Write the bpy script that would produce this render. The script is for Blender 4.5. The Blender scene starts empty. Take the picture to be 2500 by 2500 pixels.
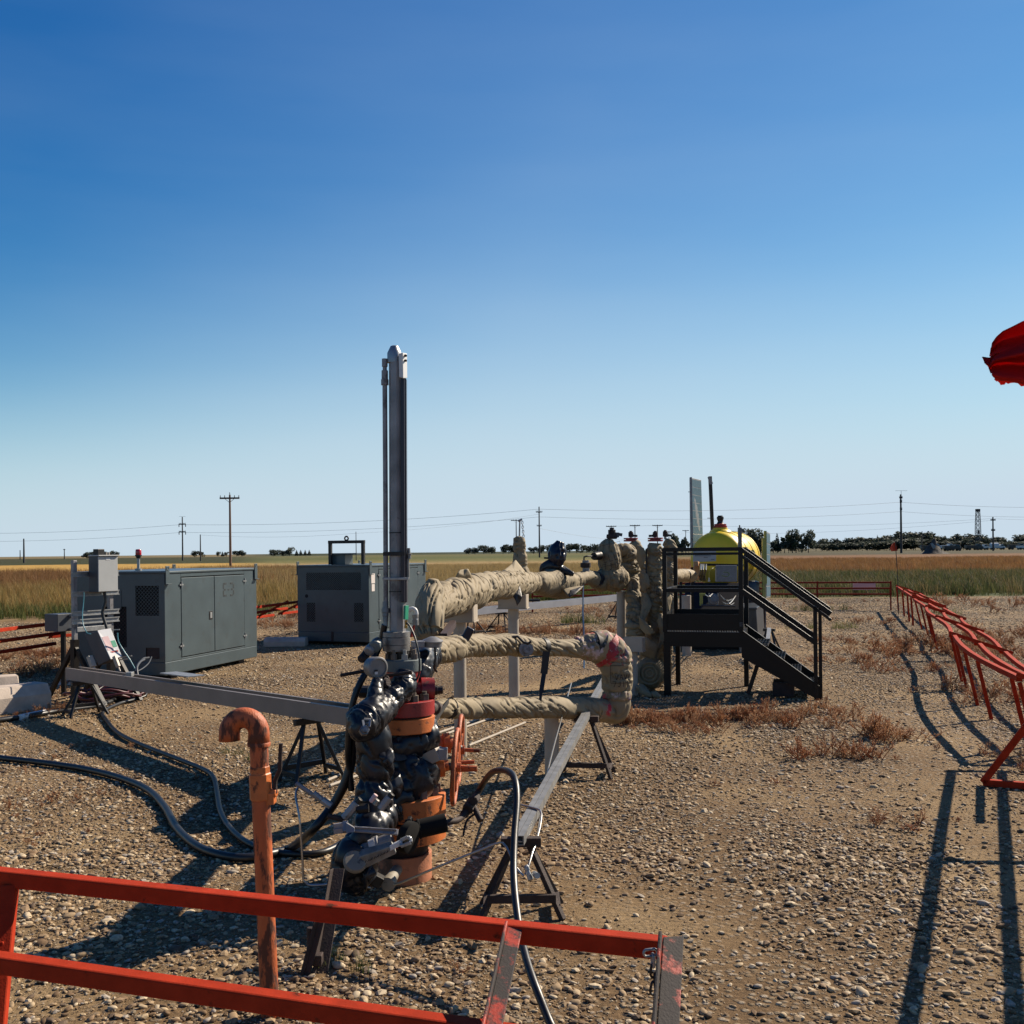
import bpy, bmesh, math, random
import numpy as np
from mathutils import Vector, Matrix, noise, Euler
V = Vector
random.seed(7); np.random.seed(7)
scn = bpy.context.scene
COL = scn.collection
R_ = math.radians

# ------------------------------------------------------------------ camera
F, PX, PY, H, ROLL = 2600.0, 1250.0, 1346.0, 1.8, 0.0105
cam_d = bpy.data.cameras.new('camera'); cam = bpy.data.objects.new('camera', cam_d); COL.objects.link(cam)
cam.location = (0, 0, H); cam.rotation_euler = (math.pi/2, ROLL, 0)
cam_d.sensor_width = 36; cam_d.lens = 36*F/2500; cam_d.shift_y = (PY-1250)/2500
cam_d.clip_start = 0.05; cam_d.clip_end = 20000
scn.camera = cam

# ------------------------------------------------------------------ light
SUN_EL, SUN_AZ = R_(36), R_(53)      # azimuth from +Y towards +X
SKYGRADE = ((1.40, 1.09), (1.22, 1.34), (0.95, 1.055))
world = bpy.data.worlds.new('World'); scn.world = world; world.use_nodes = True
nt = world.node_tree; nt.nodes.clear()
sky = nt.nodes.new('ShaderNodeTexSky'); sky.sky_type = 'NISHITA'; sky.sun_disc = False
sky.sun_elevation = SUN_EL; sky.sun_rotation = SUN_AZ; sky.altitude = 700
sky.air_density = 1.1; sky.dust_density = 0.3; sky.ozone_density = 2.0
SKYK = 0.050
hs = nt.nodes.new('ShaderNodeHueSaturation'); hs.inputs['Saturation'].default_value = 1.22; hs.inputs['Value'].default_value = SKYK
nt.links.new(sky.outputs[0], hs.inputs['Color'])
sc_ = nt.nodes.new('ShaderNodeSeparateColor'); cc_ = nt.nodes.new('ShaderNodeCombineColor'); nt.links.new(hs.outputs[0], sc_.inputs[0])
for i_, (g_, k_) in enumerate(SKYGRADE):          # one even colour grade of the whole sky, as the photograph's film look
    pw = nt.nodes.new('ShaderNodeMath'); pw.operation = 'POWER'; pw.inputs[1].default_value = g_; nt.links.new(sc_.outputs[i_], pw.inputs[0])
    ml = nt.nodes.new('ShaderNodeMath'); ml.operation = 'MULTIPLY'; ml.inputs[1].default_value = k_/SKYK; nt.links.new(pw.outputs[0], ml.inputs[0]); nt.links.new(ml.outputs[0], cc_.inputs[i_])
bg = nt.nodes.new('ShaderNodeBackground'); bg.inputs['Strength'].default_value = SKYK
wo = nt.nodes.new('ShaderNodeOutputWorld')
geo = nt.nodes.new('ShaderNodeTexCoord'); sz = nt.nodes.new('ShaderNodeSeparateXYZ'); nt.links.new(geo.outputs['Generated'], sz.inputs[0])
def mth(op, a, b=None, c=None):
    q = nt.nodes.new('ShaderNodeMath'); q.operation = op
    for i_, x_ in enumerate((a, b, c)):
        if x_ is None: continue
        if isinstance(x_, (int, float)): q.inputs[i_].default_value = x_
        else: nt.links.new(x_, q.inputs[i_])
    return q.outputs[0]
mpw = nt.nodes.new('ShaderNodeMapping'); mpw.inputs['Scale'].default_value = (1, 1, 5); mpw.inputs['Rotation'].default_value = (.12, .1, 0); nt.links.new(geo.outputs['Generated'], mpw.inputs[0])
nzw = nt.nodes.new('ShaderNodeTexNoise'); nzw.inputs['Scale'].default_value = 2.2; nzw.inputs['Detail'].default_value = 5; nt.links.new(mpw.outputs[0], nzw.inputs['Vector'])
sx_, sy_ = math.sin(SUN_AZ), math.cos(SUN_AZ)
ca_ = mth('ADD', mth('MULTIPLY', sz.outputs[0], sx_), mth('MULTIPLY', sz.outputs[1], sy_))      # haze lies thicker towards the sun
e_ = mth('DIVIDE', mth('MAXIMUM', sz.outputs[2], 0.0), mth('MINIMUM', mth('MULTIPLY_ADD', mth('MAXIMUM', ca_, 0.0), 0.19, 0.088), 0.20))
f_ = mth('MULTIPLY', mth('POWER', 2.718, mth('MULTIPLY', mth('MULTIPLY', e_, e_), -1.0)), 0.93)
f_ = mth('ADD', f_, mth('MULTIPLY', mth('MINIMUM', mth('MAXIMUM', mth('MULTIPLY', mth('SUBTRACT', ca_, .22), 2.6), 0.0), 1.0), .085))
f_ = mth('ADD', f_, mth('MULTIPLY', mth('SUBTRACT', nzw.outputs[0], .47), .16))
f_ = mth('MINIMUM', mth('MAXIMUM', f_, 0.0), 1.0)
hz = nt.nodes.new('ShaderNodeMix'); hz.data_type = 'RGBA'; nt.links.new(f_, hz.inputs[0]); nt.links.new(cc_.outputs[0], hz.inputs[6])
hz.inputs[7].default_value = (*[c/SKYK*2**-.85 for c in (.58, .70, .81)], 1)     # pale summer haze low in the sky, all round
nt.links.new(hz.outputs[2], bg.inputs[0]); nt.links.new(bg.outputs[0], wo.inputs[0])
sl = bpy.data.lights.new('sun', 'SUN'); sun = bpy.data.objects.new('sun', sl); COL.objects.link(sun)
sl.energy = 5.0; sl.angle = R_(0.5); sl.color = (1, 0.87, 0.70)
sdir = V((math.sin(SUN_AZ)*math.cos(SUN_EL), math.cos(SUN_AZ)*math.cos(SUN_EL), math.sin(SUN_EL)))
sun.rotation_euler = sdir.to_track_quat('Z', 'Y').to_euler(); sun.location = (20, 20, 30)
scn.view_settings.view_transform = 'Standard'; scn.view_settings.look = 'None'
scn.view_settings.exposure = 0.85; scn.view_settings.gamma = 1.0
scn.view_settings.use_curve_mapping = False

# ------------------------------------------------------------------ place helpers
def ray(px, py):
    u, v = (px-PX)/F, -(py-PY)/F
    c, s = math.cos(ROLL), math.sin(ROLL)
    return V((u*c+v*s, 1, -u*s+v*c))
def P(px, py, Y): r = ray(px, py); return V((r.x*Y, Y, H+r.z*Y))
def G(px, py, z=0.0): r = ray(px, py); Y = (z-H)/r.z; return V((r.x*Y, Y, z))

# ------------------------------------------------------------------ mesh builder
class MB:
    def __init__(s): s.v = []; s.f = []
    def add(s, vs, fs):
        o = len(s.v); s.v.extend([tuple(x) for x in vs]); s.f.extend([tuple(i+o for i in f) for f in fs]); return s
    def hexa(s, p):      # 8 points: bottom 4 ccw, top 4 ccw
        return s.add(p, [(3,2,1,0),(4,5,6,7),(0,1,5,4),(1,2,6,5),(2,3,7,6),(3,0,4,7)])
    def box(s, c, d, R=None):
        c = V(c); hx, hy, hz = d[0]/2, d[1]/2, d[2]/2
        ps = [V(q) for q in ((-hx,-hy,-hz),(hx,-hy,-hz),(hx,hy,-hz),(-hx,hy,-hz),(-hx,-hy,hz),(hx,-hy,hz),(hx,hy,hz),(-hx,hy,hz))]
        if R is not None: ps = [R @ q for q in ps]
        return s.hexa([c+q for q in ps])
    def bar(s, a, b, w, h=None, up=(0,0,1)):
        a, b = V(a), V(b); h = w if h is None else h
        t = (b-a).normalized(); up = V(up)
        if abs(t.dot(up)) > 0.98: up = V((0,1,0)) if abs(t.y) < .9 else V((1,0,0))
        sd = t.cross(up).normalized(); u = sd.cross(t).normalized()
        sd *= w/2; u *= h/2
        return s.hexa([a-sd-u, a+sd-u, b+sd-u, b-sd-u, a-sd+u, a+sd+u, b+sd+u, b-sd+u])
    def angle(s, a, b, w, t=.006, up=(0,0,1)):   # L section
        a, b = V(a), V(b); d = (b-a).normalized(); up = V(up)
        sd = d.cross(up).normalized(); u = sd.cross(d).normalized()
        s.bar(a+u*(-w/2), b+u*(-w/2), w, t, up=u)
        s.bar(a+sd*(w/2-t/2), b+sd*(w/2-t/2), t, w-t-.001, up=u); return s
    def tube(s, pts, r, n=10, cap=True):
        pts = [V(p) for p in pts]; m = len(pts)
        rs = r if isinstance(r, (list, tuple)) else [r]*m
        T = []
        for i in range(m):
            a = pts[max(0, i-1)]; b = pts[min(m-1, i+1)]; T.append((b-a).normalized() if (b-a).length > 1e-9 else V((0,0,1)))
        ref = V((0,0,1)) if abs(T[0].z) < .9 else V((1,0,0))
        nrm = T[0].cross(ref).normalized(); vs = []; fs = []
        for i in range(m):
            nrm = (nrm - T[i]*nrm.dot(T[i])).normalized(); bn = T[i].cross(nrm)
            for k in range(n):
                a = 2*math.pi*k/n; vs.append(pts[i]+(nrm*math.cos(a)+bn*math.sin(a))*rs[i])
        for i in range(m-1):
            for k in range(n):
                k2 = (k+1) % n; fs.append((i*n+k, i*n+k2, (i+1)*n+k2, (i+1)*n+k))
        if cap: fs.append(tuple(range(n-1, -1, -1))); fs.append(tuple((m-1)*n+k for k in range(n)))
        return s.add(vs, fs)
    def cyl(s, a, b, r, r2=None, n=20): return s.tube([a, b], [r, r if r2 is None else r2], n)
    def lathe(s, o, ax, prof, n=28):             # prof: (dist along axis, radius)
        o, ax = V(o), V(ax).normalized()
        ref = V((0,0,1)) if abs(ax.z) < .9 else V((1,0,0))
        u = ax.cross(ref).normalized(); w = ax.cross(u); vs = []; fs = []; m = len(prof)
        for d, r in prof:
            for k in range(n):
                a = 2*math.pi*k/n; vs.append(o+ax*d+(u*math.cos(a)+w*math.sin(a))*max(r, 1e-4))
        for i in range(m-1):
            for k in range(n):
                k2 = (k+1) % n; fs.append((i*n+k, i*n+k2, (i+1)*n+k2, (i+1)*n+k))
        fs.append(tuple(range(n-1, -1, -1))); fs.append(tuple((m-1)*n+k for k in range(n)))
        return s.add(vs, fs)
    def ring(s, o, ax, R, r, n=32, m=8):         # torus
        o, ax = V(o), V(ax).normalized()
        ref = V((0,0,1)) if abs(ax.z) < .9 else V((1,0,0))
        u = ax.cross(ref).normalized(); w = ax.cross(u); vs = []; fs = []
        for i in range(n):
            a = 2*math.pi*i/n; d = u*math.cos(a)+w*math.sin(a)
            for k in range(m):
                b = 2*math.pi*k/m; vs.append(o+d*(R+r*math.cos(b))+ax*(r*math.sin(b)))
        for i in range(n):
            for k in range(m):
                fs.append((i*m+k, i*m+(k+1) % m, ((i+1) % n)*m+(k+1) % m, ((i+1) % n)*m+k))
        return s.add(vs, fs)
    def quad(s, a, b, c, d): return s.add([a, b, c, d], [(0,1,2,3)])
    def slab(s, a, b, c, d, t):                  # thin plate with thickness t along its normal
        a, b, c, d = map(V, (a, b, c, d)); n = (b-a).cross(d-a).normalized()*t
        return s.hexa([a, b, c, d, a+n, b+n, c+n, d+n])
    def build(s, name, m, parent=None, loc=None, smooth=0, bevel=0, world=True):
        me = bpy.data.meshes.new(name)
        o = bpy.data.objects.new(name, me); COL.objects.link(o)
        if parent is not None:
            o.parent = parent; base = WL.get(parent.name, V((0,0,0))) if world else V((0,0,0))
        else:
            base = V(loc) if loc is not None else V((0,0,0)); o.location = base
        WL[o.name] = base
        va = np.array(s.v, dtype=float) - np.array(base)
        me.from_pydata([tuple(q) for q in va], [], s.f)
        if isinstance(m, (list, tuple)):
            for q in m: me.materials.append(q)
        elif m: me.materials.append(m)
        if smooth:
            me.polygons.foreach_set('use_smooth', [True]*len(me.polygons))
            if smooth < 180: me.set_sharp_from_angle(angle=R_(smooth))
        me.update()
        if bevel:
            b = o.modifiers.new('bevel', 'BEVEL'); b.width = bevel; b.segments = 2; b.limit_method = 'ANGLE'; b.angle_limit = R_(40)
            b.harden_normals = False
        return o
WL = {}
def tag(o, label=None, cat=None, group=None, kind=None):
    if label: o['label'] = label
    if cat: o['category'] = cat
    if group: o['group'] = group
    if kind: o['kind'] = kind
    return o
def thing(name, label, cat, loc=(0,0,0), group=None, rz=0.0):
    o = bpy.data.objects.new(name, None); COL.objects.link(o); o.location = loc; o.rotation_euler = (0,0,rz)
    o.empty_display_size = .2
    WL[o.name] = V(loc)
    return tag(o, label, cat, group)
def copy_tree(o, parent=None):
    c = o.copy(); COL.objects.link(c)
    if parent is not None: c.parent = parent
    for ch in [q for q in o.children]: copy_tree(ch, c)
    return c
def catmull(pts, step):
    pts = [V(p) for p in pts]
    if len(pts) < 3: 
        n = max(2, int((pts[1]-pts[0]).length/step)); return [pts[0].lerp(pts[1], i/n) for i in range(n+1)]
    q = [pts[0]*2-pts[1]]+pts+[pts[-1]*2-pts[-2]]; out = []
    for i in range(1, len(q)-2):
        p0, p1, p2, p3 = q[i-1:i+3]; n = max(1, int((p2-p1).length/step))
        for k in range(n):
            t = k/n
            out.append(.5*((2*p1)+(p2-p0)*t+(2*p0-5*p1+4*p2-p3)*t*t+(3*p1-p0-3*p2+p3)*t**3))
    out.append(pts[-1]); return out
def hose(name, pts, r, m, n=10, step=.05, parent=None, loc=None):
    return MB().tube(catmull(pts, step), r, n).build(name, m, parent, loc=loc, smooth=60)

# ------------------------------------------------------------------ materials
ALB = .70
def mat(name, col, rough=.6, metal=0, var=.0, vscale=6.0, col2=None, amt=0.0, wscale=8.0, wth=.55, bump=0.0, bscale=60.0, spec=None, crease=0.0, cscale=9.0, rnd=0.0, detail=6, coat=0, stretch=None, rough2=None):
    col = tuple(c*ALB for c in col); col2 = tuple(c*ALB for c in col2) if col2 else None
    """painted / worn surface: base colour with soft variation, a second (wear) colour in patches, fine bump"""
    m = bpy.data.materials.new(name); m.use_nodes = True; n = m.node_tree.nodes; L = m.node_tree.links
    b = n['Principled BSDF']; b.inputs['Roughness'].default_value = rough; b.inputs['Metallic'].default_value = metal
    if spec is not None: b.inputs['Specular IOR Level'].default_value = spec
    if coat: b.inputs['Coat Weight'].default_value = coat; b.inputs['Coat Roughness'].default_value = .15
    tc = n.new('ShaderNodeNewGeometry'); pos = tc.outputs['Position']
    if stretch:
        mp = n.new('ShaderNodeMapping'); mp.inputs['Scale'].default_value = stretch; L.new(pos, mp.inputs[0]); pos = mp.outputs[0]
    rgb = n.new('ShaderNodeRGB'); rgb.outputs[0].default_value = (*col, 1); cur = rgb.outputs[0]
    if var:
        nz = n.new('ShaderNodeTexNoise'); nz.inputs['Scale'].default_value = vscale; nz.inputs['Detail'].default_value = detail; L.new(pos, nz.inputs['Vector'])
        mr = n.new('ShaderNodeMapRange'); mr.inputs[1].default_value = .3; mr.inputs[2].default_value = .7; mr.inputs[3].default_value = 1-var; mr.inputs[4].default_value = 1+var
        L.new(nz.outputs[0], mr.inputs[0])
        mx = n.new('ShaderNodeMix'); mx.data_type = 'RGBA'; mx.blend_type = 'MULTIPLY'; mx.inputs[0].default_value = 1
        L.new(cur, mx.inputs[6]); L.new(mr.outputs[0], mx.inputs[7]); cur = mx.outputs[2]
    if col2 is not None:
        nz2 = n.new('ShaderNodeTexNoise'); nz2.inputs['Scale'].default_value = wscale; nz2.inputs['Detail'].default_value = 9; nz2.inputs['Roughness'].default_value = .65
        L.new(pos, nz2.inputs['Vector'])
        mr = n.new('ShaderNodeMapRange'); mr.inputs[1].default_value = wth; mr.inputs[2].default_value = wth+.06; mr.inputs[3].default_value = 0; mr.inputs[4].default_value = amt if amt else 1
        L.new(nz2.outputs[0], mr.inputs[0])
        mx = n.new('ShaderNodeMix'); mx.data_type = 'RGBA'; L.new(mr.outputs[0], mx.inputs[0]); L.new(cur, mx.inputs[6]); mx.inputs[7].default_value = (*col2, 1); cur = mx.outputs[2]
        if rough2 is not None:
            m2 = n.new('ShaderNodeMix'); L.new(mr.outputs[0], m2.inputs[0]); m2.inputs[2].default_value = rough; m2.inputs[3].default_value = rough2; L.new(m2.outputs[0], b.inputs['Roughness'])
    if rnd:
        oi = n.new('ShaderNodeObjectInfo'); mr = n.new('ShaderNodeMapRange'); mr.inputs[3].default_value = 1-rnd; mr.inputs[4].default_value = 1+rnd; L.new(oi.outputs['Random'], mr.inputs[0])
        mx = n.new('ShaderNodeMix'); mx.data_type = 'RGBA'; mx.blend_type = 'MULTIPLY'; mx.inputs[0].default_value = 1
        L.new(cur, mx.inputs[6]); L.new(mr.outputs[0], mx.inputs[7]); cur = mx.outputs[2]
    L.new(cur, b.inputs['Base Color'])
    if crease:
        nr = n.new('ShaderNodeTexNoise'); nr.noise_type = 'RIDGED_MULTIFRACTAL'; nr.inputs['Scale'].default_value = cscale; nr.inputs['Detail'].default_value = 3; nr.inputs['Distortion'].default_value = .7; L.new(pos, nr.inputs['Vector'])
        bp = n.new('ShaderNodeBump'); bp.invert = True; bp.inputs['Strength'].default_value = crease; bp.inputs['Distance'].default_value = .02; L.new(nr.outputs[0], bp.inputs['Height']); L.new(bp.outputs[0], b.inputs['Normal'])
    elif bump:
        nb = n.new('ShaderNodeTexNoise'); nb.inputs['Scale'].default_value = bscale; nb.inputs['Detail'].default_value = 8; L.new(pos, nb.inputs['Vector'])
        bp = n.new('ShaderNodeBump'); bp.inputs['Strength'].default_value = bump; bp.inputs['Distance'].default_value = .01; L.new(nb.outputs[0], bp.inputs['Height']); L.new(bp.outputs[0], b.inputs['Normal'])
    return m
RUST = (.055, .022, .012)
M = {}
M['red'] = mat('red_paint', (.46, .042, .014), .75, var=.18, vscale=14, col2=RUST, amt=.9, wscale=11, wth=.63, bump=.12, bscale=160, rough2=.85, spec=.08)
M['redworn'] = mat('worn_red_paint', (.48, .042, .016), .6, var=.18, vscale=14, col2=(.035,.026,.023), amt=1, wscale=9, wth=.45, bump=.15, bscale=160, rough2=.8, stretch=(1,1,.5))
M['orange'] = mat('orange_paint', (.66, .175, .036), .5, var=.25, vscale=9, col2=RUST, amt=.85, wscale=14, wth=.58, bump=.2, bscale=120, rough2=.85)
M['vent'] = mat('rusty_orange_paint', (.52, .115, .028), .6, var=.3, vscale=12, col2=(.05,.022,.014), amt=.85, wscale=15, wth=.51, bump=.3, bscale=140, rough2=.85, stretch=(1,1,.35))
M['casing'] = mat('faded_orange_paint', (.52, .20, .10), .65, var=.25, vscale=7, col2=(.16,.09,.05), amt=.8, wscale=10, wth=.55, bump=.2, bscale=100)
M['wred'] = mat('wellhead_red_paint', (.36, .022, .022), .42, var=.2, vscale=10, col2=(.05,.015,.012), amt=.8, wscale=13, wth=.6, bump=.15, bscale=110, rough2=.8)
M['gengrey'] = mat('enclosure_grey_paint', (.068, .096, .108), .36, var=.12, vscale=3, bump=.03, bscale=200, col2=(.06,.072,.075), amt=.5, wscale=5, wth=.58)
M['flangegrey'] = mat('grey_paint', (.13, .16, .165), .5, var=.15, vscale=9, bump=.1, bscale=120)
M['alu'] = mat('dull_aluminium', (.42, .42, .42), .45, .75, var=.2, vscale=12, bump=.08, bscale=150)
M['cast'] = mat('cast_aluminium', (.27, .265, .255), .45, .5, var=.3, vscale=18, bump=.15, bscale=120, col2=(.14,.13,.12), amt=.7, wscale=14, wth=.58)
M['galv'] = mat('galvanized_steel', (.40, .41, .41), .45, .5, var=.22, vscale=25, bump=.05, bscale=200)
M['tray'] = mat('weathered_tray_metal', (.27, .235, .215), .5, .35, var=.12, vscale=4, bump=.05, bscale=120, stretch=(1,1,1))
M['wtray'] = mat('pale_tray_metal', (.62, .62, .64), .4, .3, var=.08, vscale=4)
M['mast'] = mat('mast_steel', (.30, .295, .305), .5, .35, var=.3, vscale=7, bump=.1, bscale=90, col2=(.09,.075,.07), amt=.7, wscale=6, wth=.56)
M['mastdark'] = mat('dark_strip', (.024, .022, .040), .35, .2, var=.2, vscale=9)
M['steel'] = mat('black_steel', (.016, .014, .014), .5, .2, var=.3, vscale=12, bump=.1, bscale=150)
M['rusty'] = mat('rusty_steel', (.040, .022, .017), .75, .1, var=.4, vscale=18, bump=.25, bscale=140)
M['stair'] = mat('stair_black_paint', (.008, .006, .006), .45, .0, var=.2, vscale=9, bump=.05, bscale=140, spec=.25)
M['rubber'] = mat('black_rubber', (.012, .012, .013), .42, var=.3, vscale=20, bump=.05, bscale=80)
M['poly'] = mat('black_poly_sheet', (.011, .013, .019), .36, var=.4, vscale=10, crease=.45, cscale=8, spec=.42, stretch=(1,1,.6), col2=(.05,.052,.058), amt=.7, wscale=5, wth=.56, rough2=.6)
M['dirtpoly'] = mat('dusty_black_sheet', (.05, .048, .046), .5, var=.4, vscale=9, bump=.4, bscale=30)
M['bluepoly'] = mat('dark_blue_sheet', (.012, .015, .032), .34, var=.3, vscale=16, crease=.6, cscale=8, spec=.4)
M['hubcream'] = mat('dirty_cream_paint', (.30, .265, .21), .6, var=.2, vscale=12, col2=(.05,.04,.035), amt=.9, wscale=20, wth=.6)
M['matteblack'] = mat('matte_black', (.012,.012,.012), .85, spec=.15)
M['nutgrey'] = mat('weathered_nut_steel', (.17,.135,.105), .65, .2, var=.35, vscale=30)
M['gaugegrey'] = mat('gauge_grey', (.24,.235,.23), .45, .2, var=.2, vscale=20)
M['strap'] = mat('black_strap', (.012, .011, .011), .6)
M['tubing'] = mat('stainless_tubing', (.55, .53, .50), .3, .85)
M['brass'] = mat('brass', (.45, .30, .10), .35, .8)
M['cream'] = mat('cream_pipe_paint', (.50, .43, .345), .5, var=.10, vscale=6, col2=(.30,.23,.16), amt=.6, wscale=10, wth=.66, bump=.05, bscale=100)
M['conc'] = mat('pale_concrete', (.60, .50, .41), .85, var=.18, vscale=6, bump=.3, bscale=60)
M['white'] = mat('white_paint', (.74, .75, .75), .45, var=.06, vscale=6)
M['boxlit'] = mat('light_grey_enclosure', (.50, .52, .52), .45, var=.05, vscale=8)
M['boxdark'] = mat('slate_and_shaded_enclosure', (.055, .063, .078), .5, var=.08, vscale=8)  # slate boxes; also carries the painted shade of the control box sides
M['pink'] = mat('pink_print', (.70, .48, .48), .5)
M['green'] = mat('green_print', (.01, .30, .17), .45)
M['redprint'] = mat('red_print', (.55, .03, .03), .5)
M['greygreen'] = mat('green_logo_print', (.12, .22, .03), .5)
M['ink'] = mat('faded_black_print', (.035, .030, .026), .8)
M['stencil'] = mat('stencil_grey', (.022, .030, .034), .6, var=.2, vscale=30)
M['paper'] = mat('white_paper', (.74, .68, .64), .7, var=.05, vscale=20)
M['dark'] = mat('void_shade_black', (.006, .006, .007), .8)  # black put in for the shade behind gaps, grilles and the round port
M['maroon'] = mat('maroon_panel', (.03, .009, .010), .6)
M['beaconred'] = mat('red_lens', (.55, .012, .03), .2, spec=.6)
M['wood'] = mat('pole_wood', (.17, .105, .075), .85, var=.2, vscale=4, bump=.3, bscale=30, stretch=(3,3,.3))
M['wooddark'] = mat('dark_pole_wood', (.055, .05, .05), .85, var=.2, vscale=4)
M['yellowframe'] = mat('yellow_green_paint', (.40, .42, .10), .5, var=.1)
M['peach'] = mat('peach_plastic', (.62, .30, .11), .5, var=.1)
M['tubblue'] = mat('blue_black_plastic', (.05, .062, .08), .3, var=.25, vscale=6)
M['cellblue'] = mat('solar_cell', (.10, .19, .25), .5, var=.15, vscale=30, spec=.2)
M['wire'] = mat('wire', (.20, .24, .28), .6)
M['pump'] = mat('pump_grey', (.22, .24, .27), .45, .3, var=.15, vscale=20)
M['truckwhite'] = mat('white_vehicle_paint', (.70, .72, .72), .3)
M['truckdark'] = mat('dark_vehicle_paint', (.025, .027, .03), .4)
M['glass'] = mat('dark_glass', (.02, .025, .03), .1)
M['tealtube'] = mat('teal_tubing', (.10, .33, .40), .35)
M['dirt'] = mat('dark_dirt_pile', (.06, .052, .045), .9, var=.4, vscale=1.5, bump=.6, bscale=4)
M['tarpgrey'] = mat('grey_sheet', (.34, .33, .27), .7, var=.2, vscale=1)
M['orangeflag'] = mat('orange_flag_cloth', (.62, .08, .03), .8)

def tarp_mat(name, stains):
    m = mat(name, (.315, .25, .15), .78, var=.13, vscale=4, crease=.38, cscale=7, col2=(.21,.155,.085), amt=.35, wscale=3.5, wth=.5)
    return m
M['tarp'] = tarp_mat('tan_tarp', 0)
def paint_sprayed_tarp():       # red and pinkish white spray over the tan cloth
    m = tarp_mat('sprayed_tarp', 1); n = m.node_tree.nodes; L = m.node_tree.links; b = n['Principled BSDF']
    cur = b.inputs['Base Color'].links[0].from_socket
    tc = n.new('ShaderNodeNewGeometry')
    for scale, th, col in ((9, .58, (.46,.36,.35)), (5, .57, (.42,.018,.03)), (14, .61, (.10,.08,.13))):
        nz = n.new('ShaderNodeTexNoise'); nz.inputs['Scale'].default_value = scale; nz.inputs['Detail'].default_value = 9; nz.inputs['Roughness'].default_value = .7
        mp = n.new('ShaderNodeMapping'); mp.inputs['Location'].default_value = (scale, 2*scale, 0); L.new(tc.outputs['Position'], mp.inputs[0]); L.new(mp.outputs[0], nz.inputs['Vector'])
        mr = n.new('ShaderNodeMapRange'); mr.inputs[1].default_value = th-.03; mr.inputs[2].default_value = th+.04; L.new(nz.outputs[0], mr.inputs[0])
        mx = n.new('ShaderNodeMix'); mx.data_type = 'RGBA'; L.new(mr.outputs[0], mx.inputs[0]); L.new(cur, mx.inputs[6]); mx.inputs[7].default_value = (*col, 1); cur = mx.outputs[2]
    L.new(cur, b.inputs['Base Color']); return m
M['tarpspray'] = paint_sprayed_tarp()
M['tarpred'] = mat('red_sprayed_tape', (.40, .015, .025), .6, var=.3, vscale=20, col2=(.45,.30,.30), amt=.8, wscale=25, wth=.58, bump=.3, bscale=50)
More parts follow.
